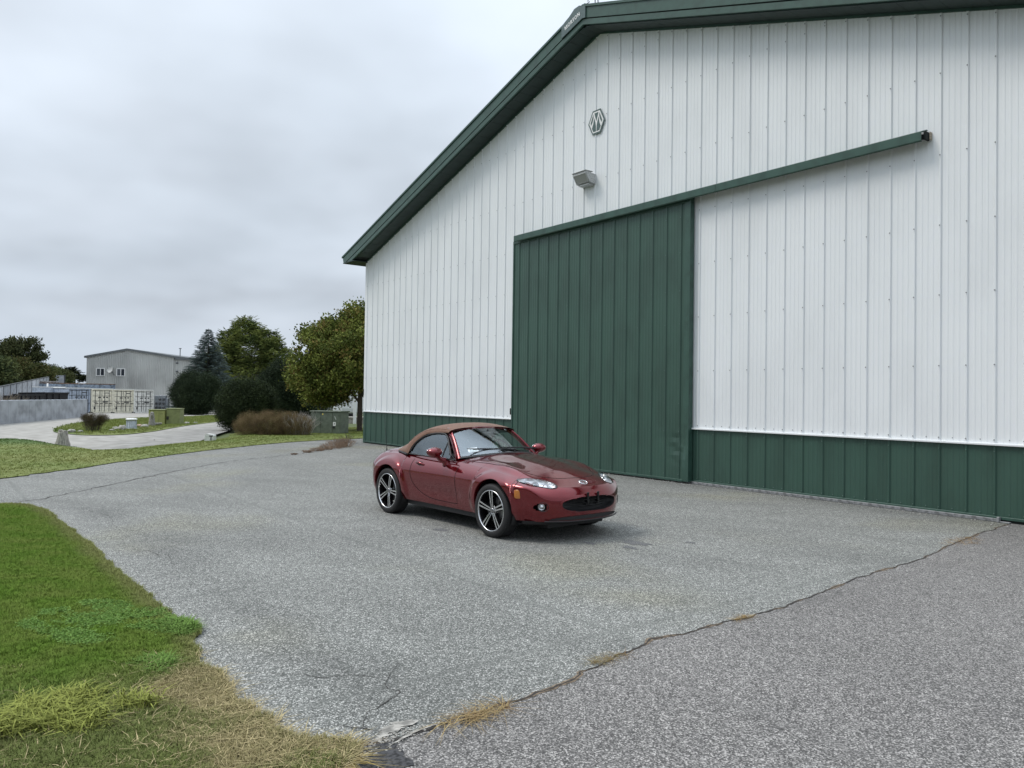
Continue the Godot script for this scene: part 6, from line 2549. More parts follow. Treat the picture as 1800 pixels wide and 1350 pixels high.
	mb.prism(PackedVector2Array([Vector2(-0.15, -0.1), Vector2(0.15, -0.1), Vector2(0.15, 0.21), Vector2(0.12, 0.255), Vector2(-0.08, 0.275), Vector2(-0.13, 0.25), Vector2(-0.15, 0.20)]), -0.22, 0.0)
	build(mb, "post", worn("marker white", lin(0.62, 0.62, 0.60), 0.6, 0, 0.12, 3.0), c)
	mb = MB.new()
	mb.box(Vector3(0.005, 0.19, 0.001), Vector3(0.125, 0.222, 0.006))
	mb.box(Vector3(0.05, 0.07, 0.001), Vector3(0.082, 0.189, 0.006))
	build(mb, "letter", mat("ink", lin(0.05, 0.05, 0.055), 0.7), c)
	# white square post near the maple
	c = thing("white_post", "tall white square post standing beside the maple trunk", "post", on_land(-48.45, -23.5, 0.0), CAMTURN)
	box_part(c, "shaft", mats["white paint"], Vector3(-0.09, -0.1, -0.09), Vector3(0.09, 1.95, 0.09), 0.012)
	box_part(c, "cap", mats["white paint"], Vector3(-0.11, 1.952, -0.11), Vector3(0.11, 2.0, 0.11), 0.012)


# ---------------------------------------------------------------- plants
# a clump of leaves spread through a ball of radius 1
func leaf_clump(n: int, spread: float, size: float, seed_: int, narrow := 0.5) -> ArrayMesh:
	var r := RandomNumberGenerator.new()
	r.seed = seed_
	var mb := MB.new()
	mb.colored = true
	for k in n:
		var p := Vector3(r.randfn(), r.randfn(), r.randfn()) * spread * 0.6
		var d := Vector3(r.randfn(), r.randfn() * 0.6 - 0.25, r.randfn()).normalized()
		var s := d.cross(Vector3(r.randfn(), r.randfn(), r.randfn())).normalized()
		var l := size * r.randf_range(0.7, 1.3)
		var w := l * narrow
		mb.col = Color.WHITE * r.randf_range(0.72, 1.25)
		var up := s.cross(d).normalized() * l * 0.12
		var a := p
		var b := p + d * l * 0.5 + s * w * 0.5 - up
		var c := p + d * l
		var e := p + d * l * 0.5 - s * w * 0.5 - up
		var m := p + d * l * 0.5
		mb.tri(a, b, m)
		mb.tri(b, c, m)
		mb.tri(c, e, m)
		mb.tri(e, a, m)
	return mb.mesh(mats["leaf"])


# a spray of needles or fine twigs along +x
func sprig(n: int, length: float, seed_: int, droop := 0.1, fan := 0.5, width := 0.03) -> ArrayMesh:
	var r := RandomNumberGenerator.new()
	r.seed = seed_
	var mb := MB.new()
	mb.colored = true
	for k in n:
		var t := float(k) / n
		var p := Vector3(t * length, -droop * t * t * length, 0)
		var side := 1.0 if k % 2 else -1.0
		var d := Vector3(0.75, r.randf_range(-0.35, 0.45), side * r.randf_range(0.3, 1.0)).normalized()
		var l := fan * length * (1.0 - t * 0.6) * r.randf_range(0.7, 1.2)
		var s := d.cross(Vector3(0, 1, 0.3 * side)).normalized() * width * length
		mb.col = Color.WHITE * r.randf_range(0.7, 1.3)
		mb.tri(p - s, p + d * l, p + s)
		mb.tri(p - s * 0.6 + Vector3(0, s.length(), 0), p + d * l * 0.9, p - Vector3(0, s.length(), 0))
	return mb.mesh(mats["needle"])


# crown made of leaf clumps through a set of lobes
# lobes: [centre, radii]; thinner gaps come from noise
func crown(parent: Node3D, called: String, lobes: Array, count: int, mesh: Mesh, size: Vector2, tones: Array, seed_: int, hollow := 0.55, gap := 0.0, gapscale := 1.0) -> void:
	var r := RandomNumberGenerator.new()
	r.seed = seed_
	var f := FastNoiseLite.new()
	f.seed = seed_
	f.frequency = gapscale
	f.fractal_octaves = 2
	var places := []
	var tints := []
	var vol := []
	var total := 0.0
	for l in lobes:
		var v := pow(l[1].x * l[1].y * l[1].z, 0.7)
		total += v
		vol.append(total)
	var tries := 0
	while places.size() < count and tries < count * 6:
		tries += 1
		var pick := r.randf() * total
		var li := 0
		while vol[li] < pick:
			li += 1
		var d := Vector3(r.randfn(), r.randfn(), r.randfn()).normalized()
		var rad := lerpf(hollow, 1.0, sqrt(r.randf()))
		var bump := 1.0 + 0.40 * f.get_noise_3d(d.x * 2.2 / gapscale + li * 5, d.y * 2.2 / gapscale, d.z * 2.2 / gapscale)
		var p: Vector3 = lobes[li][0] + d * rad * bump * lobes[li][1]
		if p.y < 0.05:
			continue
		if gap > 0.0 and f.get_noise_3dv(p) < -0.35 + gap:
			continue
		var s := r.randf_range(size.x, size.y)
		var b := Basis.from_euler(Vector3(r.randf_range(-0.5, 0.5), r.randf() * TAU, r.randf_range(-0.5, 0.5))).scaled(Vector3.ONE * s)
		places.append(Transform3D(b, p))
		var t := clampf(0.5 + f.get_noise_3d(p.x * 1.7 + 60, p.y * 1.7, p.z * 1.7) * 1.3 + r.randf_range(-0.35, 0.35), 0, 1)
		var c: Color = tones[0].lerp(tones[1], t)
		if tones.size() > 2 and r.randf() < 0.16 + 0.25 * maxf(0, f.get_noise_3d(p.x + 9, p.y, p.z)):
			c = c.lerp(tones[2], r.randf_range(0.3, 0.9))
		tints.append(c)
	copies(called, mesh, places, tints, parent)


func trunk(parent: Node3D, h: float, r0: float, limbs: Array, seed_: int) -> void:
	var r := RandomNumberGenerator.new()
	r.seed = seed_
	var mb := MB.new()
	mb.tube([Vector3(0, -0.2, 0), Vector3(0, 0.1, 0), Vector3(r.randf_range(-0.05, 0.05), h * 0.5, 0), Vector3(r.randf_range(-0.1, 0.1), h, 0)], [r0 * 1.35, r0 * 1.05, r0 * 0.85, r0 * 0.35], 10)
	for l in limbs:
		var a: Vector3 = Vector3(0, l[0], 0)
		var e: Vector3 = l[1]
		var m := a.lerp(e, 0.5) + Vector3(r.randf_range(-0.1, 0.1), 0.12, r.randf_range(-0.1, 0.1))
		mb.tube([a, m, e], [r0 * 0.5, r0 * 0.3, r0 * 0.10], 7)
	build(mb, "trunk", mats["bark"], parent)


func spruce(called: String, label: String, at: Vector3, h: float, rad: float, tones: Array, seed_: int, group := "") -> void:
	var t := thing(called, label, "tree", at, 0.0, group)
	var r := RandomNumberGenerator.new()
	r.seed = seed_
	var mb := MB.new()
	mb.tube([Vector3(0, -0.3, 0), Vector3(0, h * 0.5, 0), Vector3(0, h, 0)], [h * 0.018, h * 0.011, 0.015], 8)
	var places := []
	var tints := []
	var y := h * 0.10
	while y < h * 0.985:
		var f := 1.0 - y / h
		var reach := rad * pow(f, 0.85) * r.randf_range(0.86, 1.1) + 0.06
		var nb := int(6 + 7 * f)
		var a0 := r.randf() * TAU
		for k in nb:
			var a := a0 + TAU * k / nb + r.randf_range(-0.2, 0.2)
			var d := Vector3(cos(a), 0, sin(a))
			var ln := reach * r.randf_range(0.75, 1.1)
			var sweep := r.randf_range(-0.10, -0.26) * (0.4 + f)
			mb.tube([Vector3(0, y, 0), Vector3(0, y, 0) + d * ln * 0.55 + Vector3(0, sweep * ln * 0.6, 0), Vector3(0, y, 0) + d * ln + Vector3(0, sweep * ln * 0.6 + 0.05 * ln, 0)], [0.03 * f + 0.01, 0.02 * f + 0.008, 0.006], 4, false)
			var n := int(ln / 0.17) + 2
			for j in n:
				var q := (float(j) + 0.6) / n
				if q < 0.18:
					continue
				var p := Vector3(0, y, 0) + d * ln * q + Vector3(0, sweep * ln * minf(0.6, q) + 0.05 * ln * maxf(0, q - 0.55) * 2.2, 0)
				for s in [-1, 0, 1]:
					var b := Basis(Vector3.UP, -a + s * r.randf_range(0.45, 0.9)) * Basis(Vector3.BACK, r.randf_range(-0.35, 0.10)) * Basis(Vector3.RIGHT, r.randf_range(-0.5, 0.5))
					var sc := r.randf_range(0.42, 0.66) * (0.6 + 0.6 * f) * lerpf(1.0, 0.7, q)
					places.append(Transform3D(b.scaled(Vector3.ONE * sc), p))
					tints.append(tones[0].lerp(tones[1], clampf(q * 0.9 + r.randf_range(-0.3, 0.3), 0, 1)))
		y += lerpf(0.14, 0.27, f) * r.randf_range(0.85, 1.15)
	build(mb, "trunk", mats["bark"], t)
	copies("crown", sprig(16, 1.0, seed_ + 1, 0.18, 0.42, 0.035), places, tints, t)


func trees_and_shrubs() -> void:
	var broad := leaf_clump(16, 0.75, 0.50, 1, 0.62)
	var small := leaf_clump(26, 0.8, 0.30, 2, 0.45)
	var pine := sprig(34, 1.0, 3, -0.1, 0.55, 0.022)
	var fine := leaf_clump(40, 0.85, 0.22, 4, 0.35)
	# maple-like tree at the barn's corner
	var t := thing("broadleaf_tree", "broad green tree turning bronze, overlapping the left edge of the barn", "tree", on_land(-31.35, -15.45, 0.0))
	trunk(t, 3.6, 0.12, [[1.3, Vector3(-0.7, 2.9, 1.1)], [1.5, Vector3(0.9, 3.2, -0.9)], [1.2, Vector3(-1.4, 2.3, -0.3)], [1.8, Vector3(0.6, 4.1, 0.8)], [1.5, Vector3(-1.0, 3.6, -1.0)]], 5)
	crown(t, "crown", [[Vector3(0, 3.4, 0), Vector3(2.4, 1.5, 2.4)], [Vector3(-1.2, 2.6, 1.5), Vector3(1.4, 1.15, 1.3)], [Vector3(0.2, 4.5, -0.2), Vector3(1.5, 1.2, 1.5)], [Vector3(1.1, 4.7, -1.3), Vector3(1.2, 1.0, 1.2)], [Vector3(-1.0, 3.9, 1.0), Vector3(1.3, 1.1, 1.3)], [Vector3(-1.4, 1.75, 0.9), Vector3(0.9, 0.55, 0.9)], [Vector3(0.7, 2.5, -0.3), Vector3(1.3, 0.45, 1.2)]],
		8200, broad, Vector2(0.16, 0.30), [Color(0.080, 0.105, 0.024), Color(0.225, 0.255, 0.060), Color(0.25, 0.17, 0.06)], 21, 0.45, 0.14, 0.9)
	# the tall pine
	t = thing("pine_tree", "tall rounded green pine standing behind the dark yews", "tree", on_land(-105.1, -35.3, 0.0))
	t.scale = Vector3.ONE * 1.40
	trunk(t, 5.2, 0.20, [[3.0, Vector3(-1.8, 4.5, 1.0)], [4.0, Vector3(1.6, 5.4, -1.2)], [5.0, Vector3(-1.2, 6.8, 1.2)], [4.5, Vector3(1.2, 6.0, 1.5)]], 6)
	crown(t, "crown", [[Vector3(0, 6.2, 0), Vector3(2.6, 2.4, 2.6)], [Vector3(-0.4, 8.0, 0.4), Vector3(1.5, 1.3, 1.5)], [Vector3(-1.6, 5.2, 1.9), Vector3(1.9, 1.6, 1.9)], [Vector3(1.5, 5.3, -2.0), Vector3(1.7, 1.6, 1.7)], [Vector3(1.1, 6.9, -1.3), Vector3(1.3, 1.2, 1.3)], [Vector3(2.3, 3.7, -2.6), Vector3(1.6, 1.6, 1.6)], [Vector3(-0.2, 3.4, 0.4), Vector3(2.8, 1.8, 2.8)], [Vector3(-1.3, 7.1, 1.5), Vector3(1.2, 1.0, 1.2)]],
		15000, pine, Vector2(0.30, 0.5), [Color(0.105, 0.145, 0.048), Color(0.33, 0.37, 0.115)], 22, 0.5, 0.12, 0.5)
	# blue spruce
	spruce("blue_spruce", "blue-grey spruce with layered branches behind the round yew", on_land(-93.1, -26.35, 0.0), 10.0, 4.7, [Color(0.06, 0.084, 0.078), Color(0.20, 0.25, 0.235)], 31)
	# dark clipped yews
	var ytone := [Color(0.015, 0.025, 0.014), Color(0.045, 0.066, 0.031)]
	t = thing("yew_shrub", "very dark round yew in front of the blue spruce", "shrub", on_land(-83.5, -22.6, 0.0), 0.0, "dark yews")
	t.scale = Vector3(0.90, 0.93, 0.90)
	trunk(t, 1.6, 0.15, [[0.6, Vector3(-1.2, 2.0, 0.8)], [0.7, Vector3(1.2, 2.2, -0.8)]], 7)
	crown(t, "crown", [[Vector3(0, 2.5, 0), Vector3(2.4, 2.3, 2.4)], [Vector3(-1.2, 2.5, 1.6), Vector3(0.9, 1.1, 0.9)], [Vector3(0.8, 3.2, -1.0), Vector3(1.2, 1.1, 1.2)], [Vector3(-0.3, 1.3, 0.3), Vector3(1.9, 1.1, 1.9)], [Vector3(-0.6, 3.7, 0.8), Vector3(1.2, 0.9, 1.2)]],
		3600, small, Vector2(0.32, 0.55), ytone, 23, 0.6, 0.0, 0.8)
	t = thing("yew_shrub", "large very dark yew beside the drive, behind the brown shrub", "shrub", on_land(-35.0, -11.55, 0.0), 0.0, "dark yews")
	trunk(t, 1.2, 0.12, [[0.4, Vector3(-0.8, 1.4, 0.8)], [0.4, Vector3(0.8, 1.4, -0.8)]], 8)
	crown(t, "crown", [[Vector3(0, 1.15, 0), Vector3(1.05, 1.12, 1.05)], [Vector3(-0.45, 1.05, 0.5), Vector3(0.6, 0.85, 0.6)], [Vector3(0.4, 1.35, -0.45), Vector3(0.75, 0.8, 0.75)], [Vector3(0.05, 1.75, -0.1), Vector3(0.6, 0.45, 0.6)]],
		5200, small, Vector2(0.13, 0.24), [Color(0.016, 0.026, 0.012), Color(0.054, 0.075, 0.030)], 24, 0.6, 0.0, 1.4)
	t = thing("yew_shrub", "dark upright yew between the large yew and the bronze tree", "shrub", on_land(-46.0, -17.4, 0.0), 0.0, "dark yews")
	trunk(t, 2.0, 0.12, [[0.8, Vector3(-0.8, 2.4, 0.8)], [0.8, Vector3(0.8, 2.4, -0.8)]], 9)
	crown(t, "crown", [[Vector3(0, 1.9, 0), Vector3(1.25, 1.8, 1.25)], [Vector3(0.6, 1.9, -0.8), Vector3(0.95, 1.6, 0.95)], [Vector3(-0.5, 2.2, 0.6), Vector3(0.7, 1.0, 0.7)], [Vector3(0.1, 3.3, -0.1), Vector3(0.75, 0.6, 0.75)], [Vector3(1.2, 1.2, -1.5), Vector3(0.85, 1.1, 0.85)]],
		4600, small, Vector2(0.20, 0.34), ytone, 25, 0.6, 0.0, 1.2)
	# brown shrub
	t = thing("brown_shrub", "low brown twiggy shrub mound on the verge before the yew", "shrub", on_land(-28.85, -10.5, 0.0))
	t.scale = Vector3(0.82, 0.90, 0.82)
	twigs(t, "stems", 130, 1.1, 0.95, 0.005, worn("brown twig", lin(0.09, 0.06, 0.045), 0.95, 0, 0.3, 4.0), 41)
	crown(t, "crown", [[Vector3(-0.55, 0.42, 0.7), Vector3(0.75, 0.52, 0.75)], [Vector3(0.0, 0.5, 0.0), Vector3(0.85, 0.56, 0.85)], [Vector3(0.45, 0.5, -0.6), Vector3(0.75, 0.52, 0.75)], [Vector3(0.75, 0.45, -1.1), Vector3(0.6, 0.45, 0.6)]],
		5200, fine, Vector2(0.07, 0.14), [Color(0.125, 0.088, 0.046), Color(0.28, 0.205, 0.110), Color(0.20, 0.19, 0.07)], 26, 0.5, 0.0, 2.0)
	# bare grey twiggy shrub
	t = thing("bare_shrub", "bare grey twiggy shrub between brown shrub and green cabinet", "shrub", on_land(-28.35, -11.45, 0.0))
	twigs(t, "stems", 170, 0.72, 1.0, 0.009, worn("grey twig", lin(0.40, 0.37, 0.34), 0.95, 0, 0.3, 4.0), 42)
	# round island bush
	t = thing("round_bush", "small reddish green bush on the tip of the grass island", "shrub", on_land(-34.6, -5.42, 0.0))
	twigs(t, "stems", 70, 0.42, 0.62, 0.006, mats["bark"], 43)
	crown(t, "crown", [[Vector3(0, 0.45, 0), Vector3(0.36, 0.30, 0.36)], [Vector3(0.2, 0.55, -0.3), Vector3(0.22, 0.15, 0.22)], [Vector3(-0.15, 0.55, 0.25), Vector3(0.2, 0.14, 0.2)]], 900, fine, Vector2(0.06, 0.11), [Color(0.045, 0.038, 0.020), Color(0.10, 0.085, 0.040), Color(0.13, 0.06, 0.04)], 27, 0.3, 0.1, 3.0)
	# trees on the left behind the fence
	var dark := [Color(0.042, 0.060, 0.024), Color(0.135, 0.155, 0.058)]
	var left := [
		[Vector2(-101.9, -5.0), 6.6, 2.8, dark, "dark leafy tree at the left edge of the photo, behind the fence", 51, 0.0],
		[Vector2(-113.9, -9.1), 6.3, 3.4, [Color(0.045, 0.056, 0.018), Color(0.110, 0.115, 0.038), Color(0.12, 0.085, 0.035)], "bushy olive tree below the airy one, behind the fence", 52, 0.0],
		[Vector2(-126.7, -12.2), 6.4, 3.2, dark, "rounded dark green tree behind the middle of the fence", 53, 0.0],
		[Vector2(-141.7, -15.6), 6.5, 3.0, [Color(0.044, 0.056, 0.022), Color(0.100, 0.110, 0.042)], "olive green round tree near the far end of the fence", 54, 0.0],
		[Vector2(-120.0, -9.6), 5.6, 2.8, [Color(0.044, 0.056, 0.020), Color(0.100, 0.106, 0.036)], "low olive tree filling the gap behind the grey fence", 55, 0.0],
	]
	for l in left:
		var p: Vector2 = l[0]
		t = thing("roadside_tree", l[4], "tree", on_land(p.x, p.y), 0.0, "trees behind the grey fence")
		var h: float = l[1]
		var rr: float = l[2]
		trunk(t, h * 0.6, 0.16, [[h * 0.3, Vector3(-rr * 0.5, h * 0.6, rr * 0.4)], [h * 0.3, Vector3(rr * 0.5, h * 0.62, -rr * 0.4)]], l[5])
		crown(t, "crown", [[Vector3(0, h * 0.45, 0), Vector3(rr, h * 0.42, rr)], [Vector3(-rr * 0.4, h * 0.62, rr * 0.5), Vector3(rr * 0.6, h * 0.25, rr * 0.6)], [Vector3(rr * 0.45, h * 0.66, -rr * 0.5), Vector3(rr * 0.6, h * 0.24, rr * 0.6)], [Vector3(0, h * 0.80, 0), Vector3(rr * 0.55, h * 0.2, rr * 0.55)]],
			3800, broad, Vector2(0.35, 0.65), l[3], l[5], 0.5, 0.08, 0.5)
	t = thing("airy_tree", "airy thin-crowned tree rising above the bushes on the left", "tree", on_land(-118.5, -9.6))
	t.scale = Vector3.ONE * 1.2
	trunk(t, 6.5, 0.14, [[3.2, Vector3(-0.9, 6.4, 1.0)], [3.6, Vector3(1.0, 7.0, -1.2)], [4.2, Vector3(0.4, 7.8, 0.4)], [3.0, Vector3(1.2, 5.6, -1.6)]], 61)
	crown(t, "crown", [[Vector3(0, 6.3, 0), Vector3(1.9, 1.5, 1.9)], [Vector3(-0.8, 6.7, 1.0), Vector3(1.0, 0.9, 1.0)], [Vector3(1.0, 7.1, -1.3), Vector3(0.9, 0.7, 0.9)], [Vector3(1.4, 5.8, -1.9), Vector3(0.8, 0.5, 0.8)]], 760, broad, Vector2(0.28, 0.5), [Color(0.040, 0.052, 0.020), Color(0.09, 0.10, 0.04)], 62, 0.2, 0.26, 0.8)
	t = thing("scrub_pine", "small wind-shaped pine far off left of the grey building", "tree", on_land(-154.6, -20.0))
	t.scale = Vector3.ONE * 1.2
	trunk(t, 4.6, 0.16, [[2.6, Vector3(-0.8, 4.0, 1.0)], [3.0, Vector3(0.9, 4.2, -1.1)]], 63)
	crown(t, "crown", [[Vector3(0.2, 4.9, -0.2), Vector3(1.3, 0.7, 1.3)], [Vector3(-1.0, 3.9, 1.6), Vector3(1.1, 0.45, 1.1)], [Vector3(1.0, 4.1, -1.5), Vector3(1.0, 0.5, 1.0)], [Vector3(-1.6, 3.4, 2.6), Vector3(1.3, 0.5, 1.3)]], 700, pine, Vector2(0.6, 0.9), [Color(0.026, 0.036, 0.018), Color(0.05, 0.062, 0.026)], 64, 0.3, 0.1, 0.8)
	# dry weeds in front of the fence
	t = thing("dry_weeds", "dry tan weeds in front of the grey fence, behind the low wall", "weeds", on_land(-62.5, -4.1))
	twigs(t, "stems", 160, 2.2, 1.9, 0.012, worn("weed tan", lin(0.24, 0.20, 0.15), 1.0, 0, 0.3, 2.0), 44)
	# red-brown weeds along the far joint of the yard
	var weed := worn("weed russet", lin(0.27, 0.185, 0.125), 1.0, 0, 0.4, 3.0)
	var ws := [[-20.9, -9.0, 0.14, 0.12], [-21.2, -9.4, 0.16, 0.16], [-21.6, -9.8, 0.22, 0.24], [-22.0, -10.2, 0.26, 0.34], [-22.35, -10.5, 0.22, 0.30], [-19.9, -7.9, 0.06, 0.05], [-20.4, -8.5, 0.10, 0.09]]
	var wl := ["russet weed tuft in the far joint, third from its left", "russet weed tuft in the far joint, before the tall ones", "tall russet weed tuft in the far joint", "tallest russet weed tuft in the far yard joint", "russet weed tuft at the right end of the far joint", "tiny russet weed at the left end of the far joint", "small russet weed second from the left in the far joint"]
	for k in ws.size():
		t = thing("weed_tuft", wl[k], "weed", on_land(ws[k][0], ws[k][1]), 0.0, "russet weeds along the far joint")
		twigs(t, "stems", 110, ws[k][2] * 1.9, ws[k][3], 0.0035, weed, 70 + k)
	t = thing("bare_weed", "bare dark weed standing at the foot of the barn corner", "weed", on_land(-24.2, -11.5))
	twigs(t, "stems", 14, 0.22, 0.36, 0.006, worn("weed dark", lin(0.07, 0.06, 0.055), 1.0, 0, 0.2, 3.0), 45)
	t = thing("bare_weed", "pale dry weed under the broad tree, behind the barn corner", "weed", on_land(-28.6, -14.6))
	twigs(t, "stems", 40, 0.35, 0.6, 0.006, mats["grey twig"], 46)


# upright stems that fork outwards
func twigs(parent: Node3D, called: String, n: int, rad: float, h: float, thick: float, m: Material, seed_: int) -> void:
	var r := RandomNumberGenerator.new()
	r.seed = seed_
	var mb := MB.new()
	for k in n:
		var a := r.randf() * TAU
		var q := sqrt(r.randf())
		var foot := Vector3(cos(a), 0, sin(a)) * rad * q * 0.55
		var tip := Vector3(cos(a), 0, sin(a)) * rad * q * r.randf_range(0.8, 1.15) + Vector3(0, h * r.randf_range(0.6, 1.0) * (1.0 - 0.35 * q * q), 0)
		var mid := foot.lerp(tip, 0.5) + Vector3(r.randf_range(-1, 1), r.randf_range(0, 0.6), r.randf_range(-1, 1)) * rad * 0.12
		mb.tube([foot - Vector3(0, 0.03, 0), mid, tip], [thick, thick * 0.75, thick * 0.3], 4, false)
		for j in 3:
			var p := mid.lerp(tip, r.randf_range(0.0, 0.8))
			var d := (tip - mid).normalized() + Vector3(r.randf_range(-0.8, 0.8), r.randf_range(0, 0.5), r.randf_range(-0.8, 0.8))
			mb.tube([p, p + d * h * r.randf_range(0.10, 0.25)], [thick * 0.6, thick * 0.2], 3, false)
	stuff(build(mb, called, m, parent))


# ---------------------------------------------------------------- grass
# a tuft of bent blades, height 1
func tuft(n: int, lean: float, width: float, seed_: int, spread := 0.35) -> ArrayMesh:
	var r := RandomNumberGenerator.new()
	r.seed = seed_
	var mb := MB.new()
	mb.colored = true
	for k in n:
		var a := r.randf() * TAU
		var d := Vector3(cos(a), 0, sin(a))
		var s := Vector3(-d.z, 0, d.x) * width * r.randf_range(0.7, 1.2)
		var p := Vector3(r.randf_range(-1, 1), 0, r.randf_range(-1, 1)) * spread
		var l := lean * r.randf_range(0.3, 1.3)
		var h := r.randf_range(0.6, 1.05)
		mb.col = Color.WHITE * r.randf_range(0.8, 1.2)
		var m := p + d * l * 0.35 + Vector3(0, h * 0.6, 0)
		var e := p + d * l + Vector3(0, h * (1.0 - 0.25 * l), 0)
		mb.quad(p - s, p + s, m + s * 0.8, m - s * 0.8)
		mb.tri(m - s * 0.8, m + s * 0.8, e)
	return mb.mesh(mats["blade"])


func scatter(called: String, label: String, poly: PackedVector2Array, count: int, mesh: Mesh, size: Vector2, tone: Callable, keep: Callable, up: Callable, seed_: int, flat := 1.0) -> void:
	var r := RandomNumberGenerator.new()
	r.seed = seed_
	var lo := poly[0]
	var hi := poly[0]
	for p in poly:
		lo = lo.min(p)
		hi = hi.max(p)
	var places := []
	var tints := []
	for k in count:
		var p := Vector2(r.randf_range(lo.x, hi.x), r.randf_range(lo.y, hi.y))
		if not Geometry2D.is_point_in_polygon(p, poly) or r.randf() > keep.call(p):
			continue
		var s := r.randf_range(size.x, size.y)
		var b := Basis(Vector3.UP, r.randf() * TAU) * Basis(Vector3.RIGHT, r.randf_range(-0.25, 0.25))
		b = b.scaled(Vector3(s, s * flat * r.randf_range(0.8, 1.2), s))
		places.append(Transform3D(b, Vector3(p.x, land(p.x, p.y) + up.call(p), p.y)))
		var c: Color = tone.call(p)
		var v := r.randf_range(0.84, 1.16)
		tints.append(Color(c.r * v, c.g * v, c.b * v))
	tag(copies(called, mesh, places, tints), label, "grass")


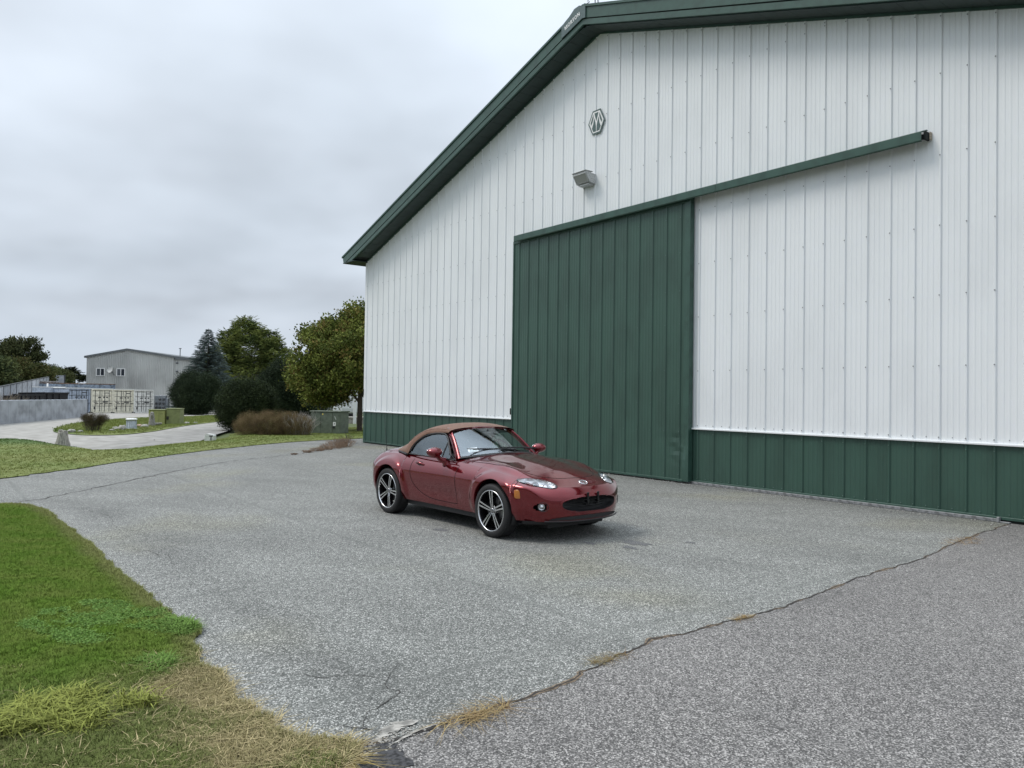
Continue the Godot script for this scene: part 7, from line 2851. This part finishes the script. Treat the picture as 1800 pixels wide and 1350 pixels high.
func grass() -> void:
	var lawn := PackedVector2Array()
	for p in jag(lawn_edge, 8, 0.06, 6):
		lawn.append(p)
	lawn.append_array(PackedVector2Array([Vector2(-2.9, -0.9), Vector2(-3.0, 0.25), Vector2(-13.4, 0.6)]))
	var up := func(p): return 0.008 + 0.05 * smoothstep(0.0, 1.2, lawn_depth(p))
	var t1 := tuft(9, 0.55, 0.045, 1, 0.55)
	scatter("lawn_grass", "short mown green lawn grass in the foreground on the left", lawn, 150000, t1, Vector2(0.030, 0.052), lawn_color, func(p): return 1.0, up, 101)
	# clover patch near the edge
	var clover := leaf_clump(12, 0.7, 0.55, 5, 0.9)
	var cl := PackedVector2Array()
	for k in 24:
		var a := TAU * k / 24.0
		cl.append(Vector2(-6.0, -1.02) + Vector2(cos(a) * 0.55, sin(a) * 0.50) * (1 + 0.5 * noise_b.get_noise_2d(cos(a) * 2, sin(a) * 2)))
	scatter("clover_patch", "patch of bluish green clover in the lawn by the asphalt", cl, 5200, clover, Vector2(0.016, 0.030), func(p): return Color(0.16, 0.27, 0.065), func(p): return smoothstep(-0.25, 0.35, noise_b.get_noise_2d(p.x * 3, p.y * 3)) if lawn_depth(p) > 0.02 else 0.0, func(p): return up.call(p) + 0.028, 102, 0.6)
	# broad-leaved weeds at the edge
	var wide := tuft(16, 1.2, 0.055, 6, 0.20)
	for s in [[-5.62, -1.42, 0.22, 0.10, "light green weed spilling over the lawn edge onto the asphalt", 200], [-4.92, -1.12, 0.16, 0.09, "small light green weed below the one at the lawn edge", 120]]:
		var wp := PackedVector2Array()
		for k in 16:
			var a := TAU * k / 16.0
			wp.append(Vector2(s[0], s[1]) + Vector2(cos(a) * s[2], sin(a) * s[3]))
		scatter("edge_weed", s[4], wp, s[5], wide, Vector2(0.05, 0.085), func(p): return Color(0.12, 0.205, 0.045), func(p): return 1.0, func(p): return 0.01, 103 + int(s[0] * 10) % 7, 0.75)
	# tall bright crabgrass near the viewer
	var crab := PackedVector2Array()
	for k in 24:
		var a := TAU * k / 24.0
		crab.append(Vector2(-4.30, -0.55) + Vector2(cos(a) * 0.24, sin(a) * 0.46) * (1 + 0.5 * noise_b.get_noise_2d(cos(a) * 2 + 9, sin(a) * 2)))
	scatter("crabgrass", "bright yellow-green crabgrass clump in the near left corner", crab, 1500, tuft(5, 1.2, 0.028, 7, 0.4), Vector2(0.07, 0.14), func(p): return Color(0.25, 0.275, 0.065), func(p): return smoothstep(-0.3, 0.4, noise_b.get_noise_2d(p.x * 4, p.y * 4)), up, 104)
	# dead straw over the near part of the lawn
	var straw := tuft(7, 1.6, 0.028, 8, 0.5)
	scatter("dry_grass", "dry straw-coloured grass along the near edge of the lawn", lawn, 60000, straw, Vector2(0.05, 0.10), func(p): return Color(0.42, 0.35, 0.19), func(p): return smoothstep(-5.4, -4.0, p.x) * (0.08 + 0.65 * smoothstep(0.55, 0.1, lawn_depth(p) + 0.3 * noise_b.get_noise_2d(p.x * 2.2, p.y * 2.2))), up, 105, 0.45)
	# straw tufts standing in the open seam
	var tufts := [
		[Vector2(-3.26, -2.30), 0.045, 0.20, 70, Vector2(0.05, 0.09), Color(0.40, 0.31, 0.15), "large straw-coloured grass tuft lying in the seam of the asphalt"],
		[Vector2(-3.24, -1.48), 0.07, 0.06, 90, Vector2(0.06, 0.11), Color(0.40, 0.31, 0.10), "golden grass tuft at the lawn corner where the seam begins"],
		[Vector2(-3.48, -3.45), 0.03, 0.16, 46, Vector2(0.03, 0.06), Color(0.24, 0.20, 0.10), "small dry tuft in the middle of the asphalt seam"],
		[Vector2(-3.98, -9.75), 0.16, 0.42, 70, Vector2(0.03, 0.06), Color(0.33, 0.20, 0.06), "rusty orange grass patch in the seam near the barn"],
		[Vector2(-3.55, -4.95), 0.02, 0.16, 34, Vector2(0.03, 0.05), Color(0.36, 0.25, 0.09), "thin line of dry orange grass in the seam beyond the middle"],
	]
	for k in tufts.size():
		var q: Array = tufts[k]
		var tp := PackedVector2Array()
		for j in 14:
			var a := TAU * j / 14.0
			tp.append(q[0] + Vector2(cos(a) * q[1], sin(a) * q[2]))
		scatter("seam_grass", q[6], tp, q[3], tuft(6, 2.6, 0.026, 20 + k, 0.35), q[4], func(p): return (q[5] as Color).lerp(Color(0.20, 0.13, 0.07), clampf(0.35 + 1.6 * noise_b.get_noise_2d(p.x * 23, p.y * 23), 0, 1)), func(p): return 0.8, func(p): return 0.004, 110 + k, 0.35)
	# verge, bank and island
	var verge := PackedVector2Array()
	for p in jag(verge_near, 6, 0.10, 7):
		verge.append(p)
	var vf := smooth_path(verge_far, 5)
	vf.reverse()
	for p in vf:
		verge.append(p)
	scatter("verge_grass", "yellow-green grass of the verge between yard and road", verge, 170000, tuft(9, 0.5, 0.05, 9, 0.9), Vector2(0.036, 0.062), verge_color, func(p): return 1.0, func(p): return 0.01 + verge_lift(p), 106, 0.6)
	var isl := PackedVector2Array()
	for p in smooth_path(island, 5):
		isl.append(p)
	scatter("island_grass", "green grass of the island between the two drives", isl, 40000, tuft(9, 0.5, 0.05, 10, 0.8), Vector2(0.08, 0.14), verge_color, func(p): return 1.0, func(p): return 0.03, 107, 0.6)
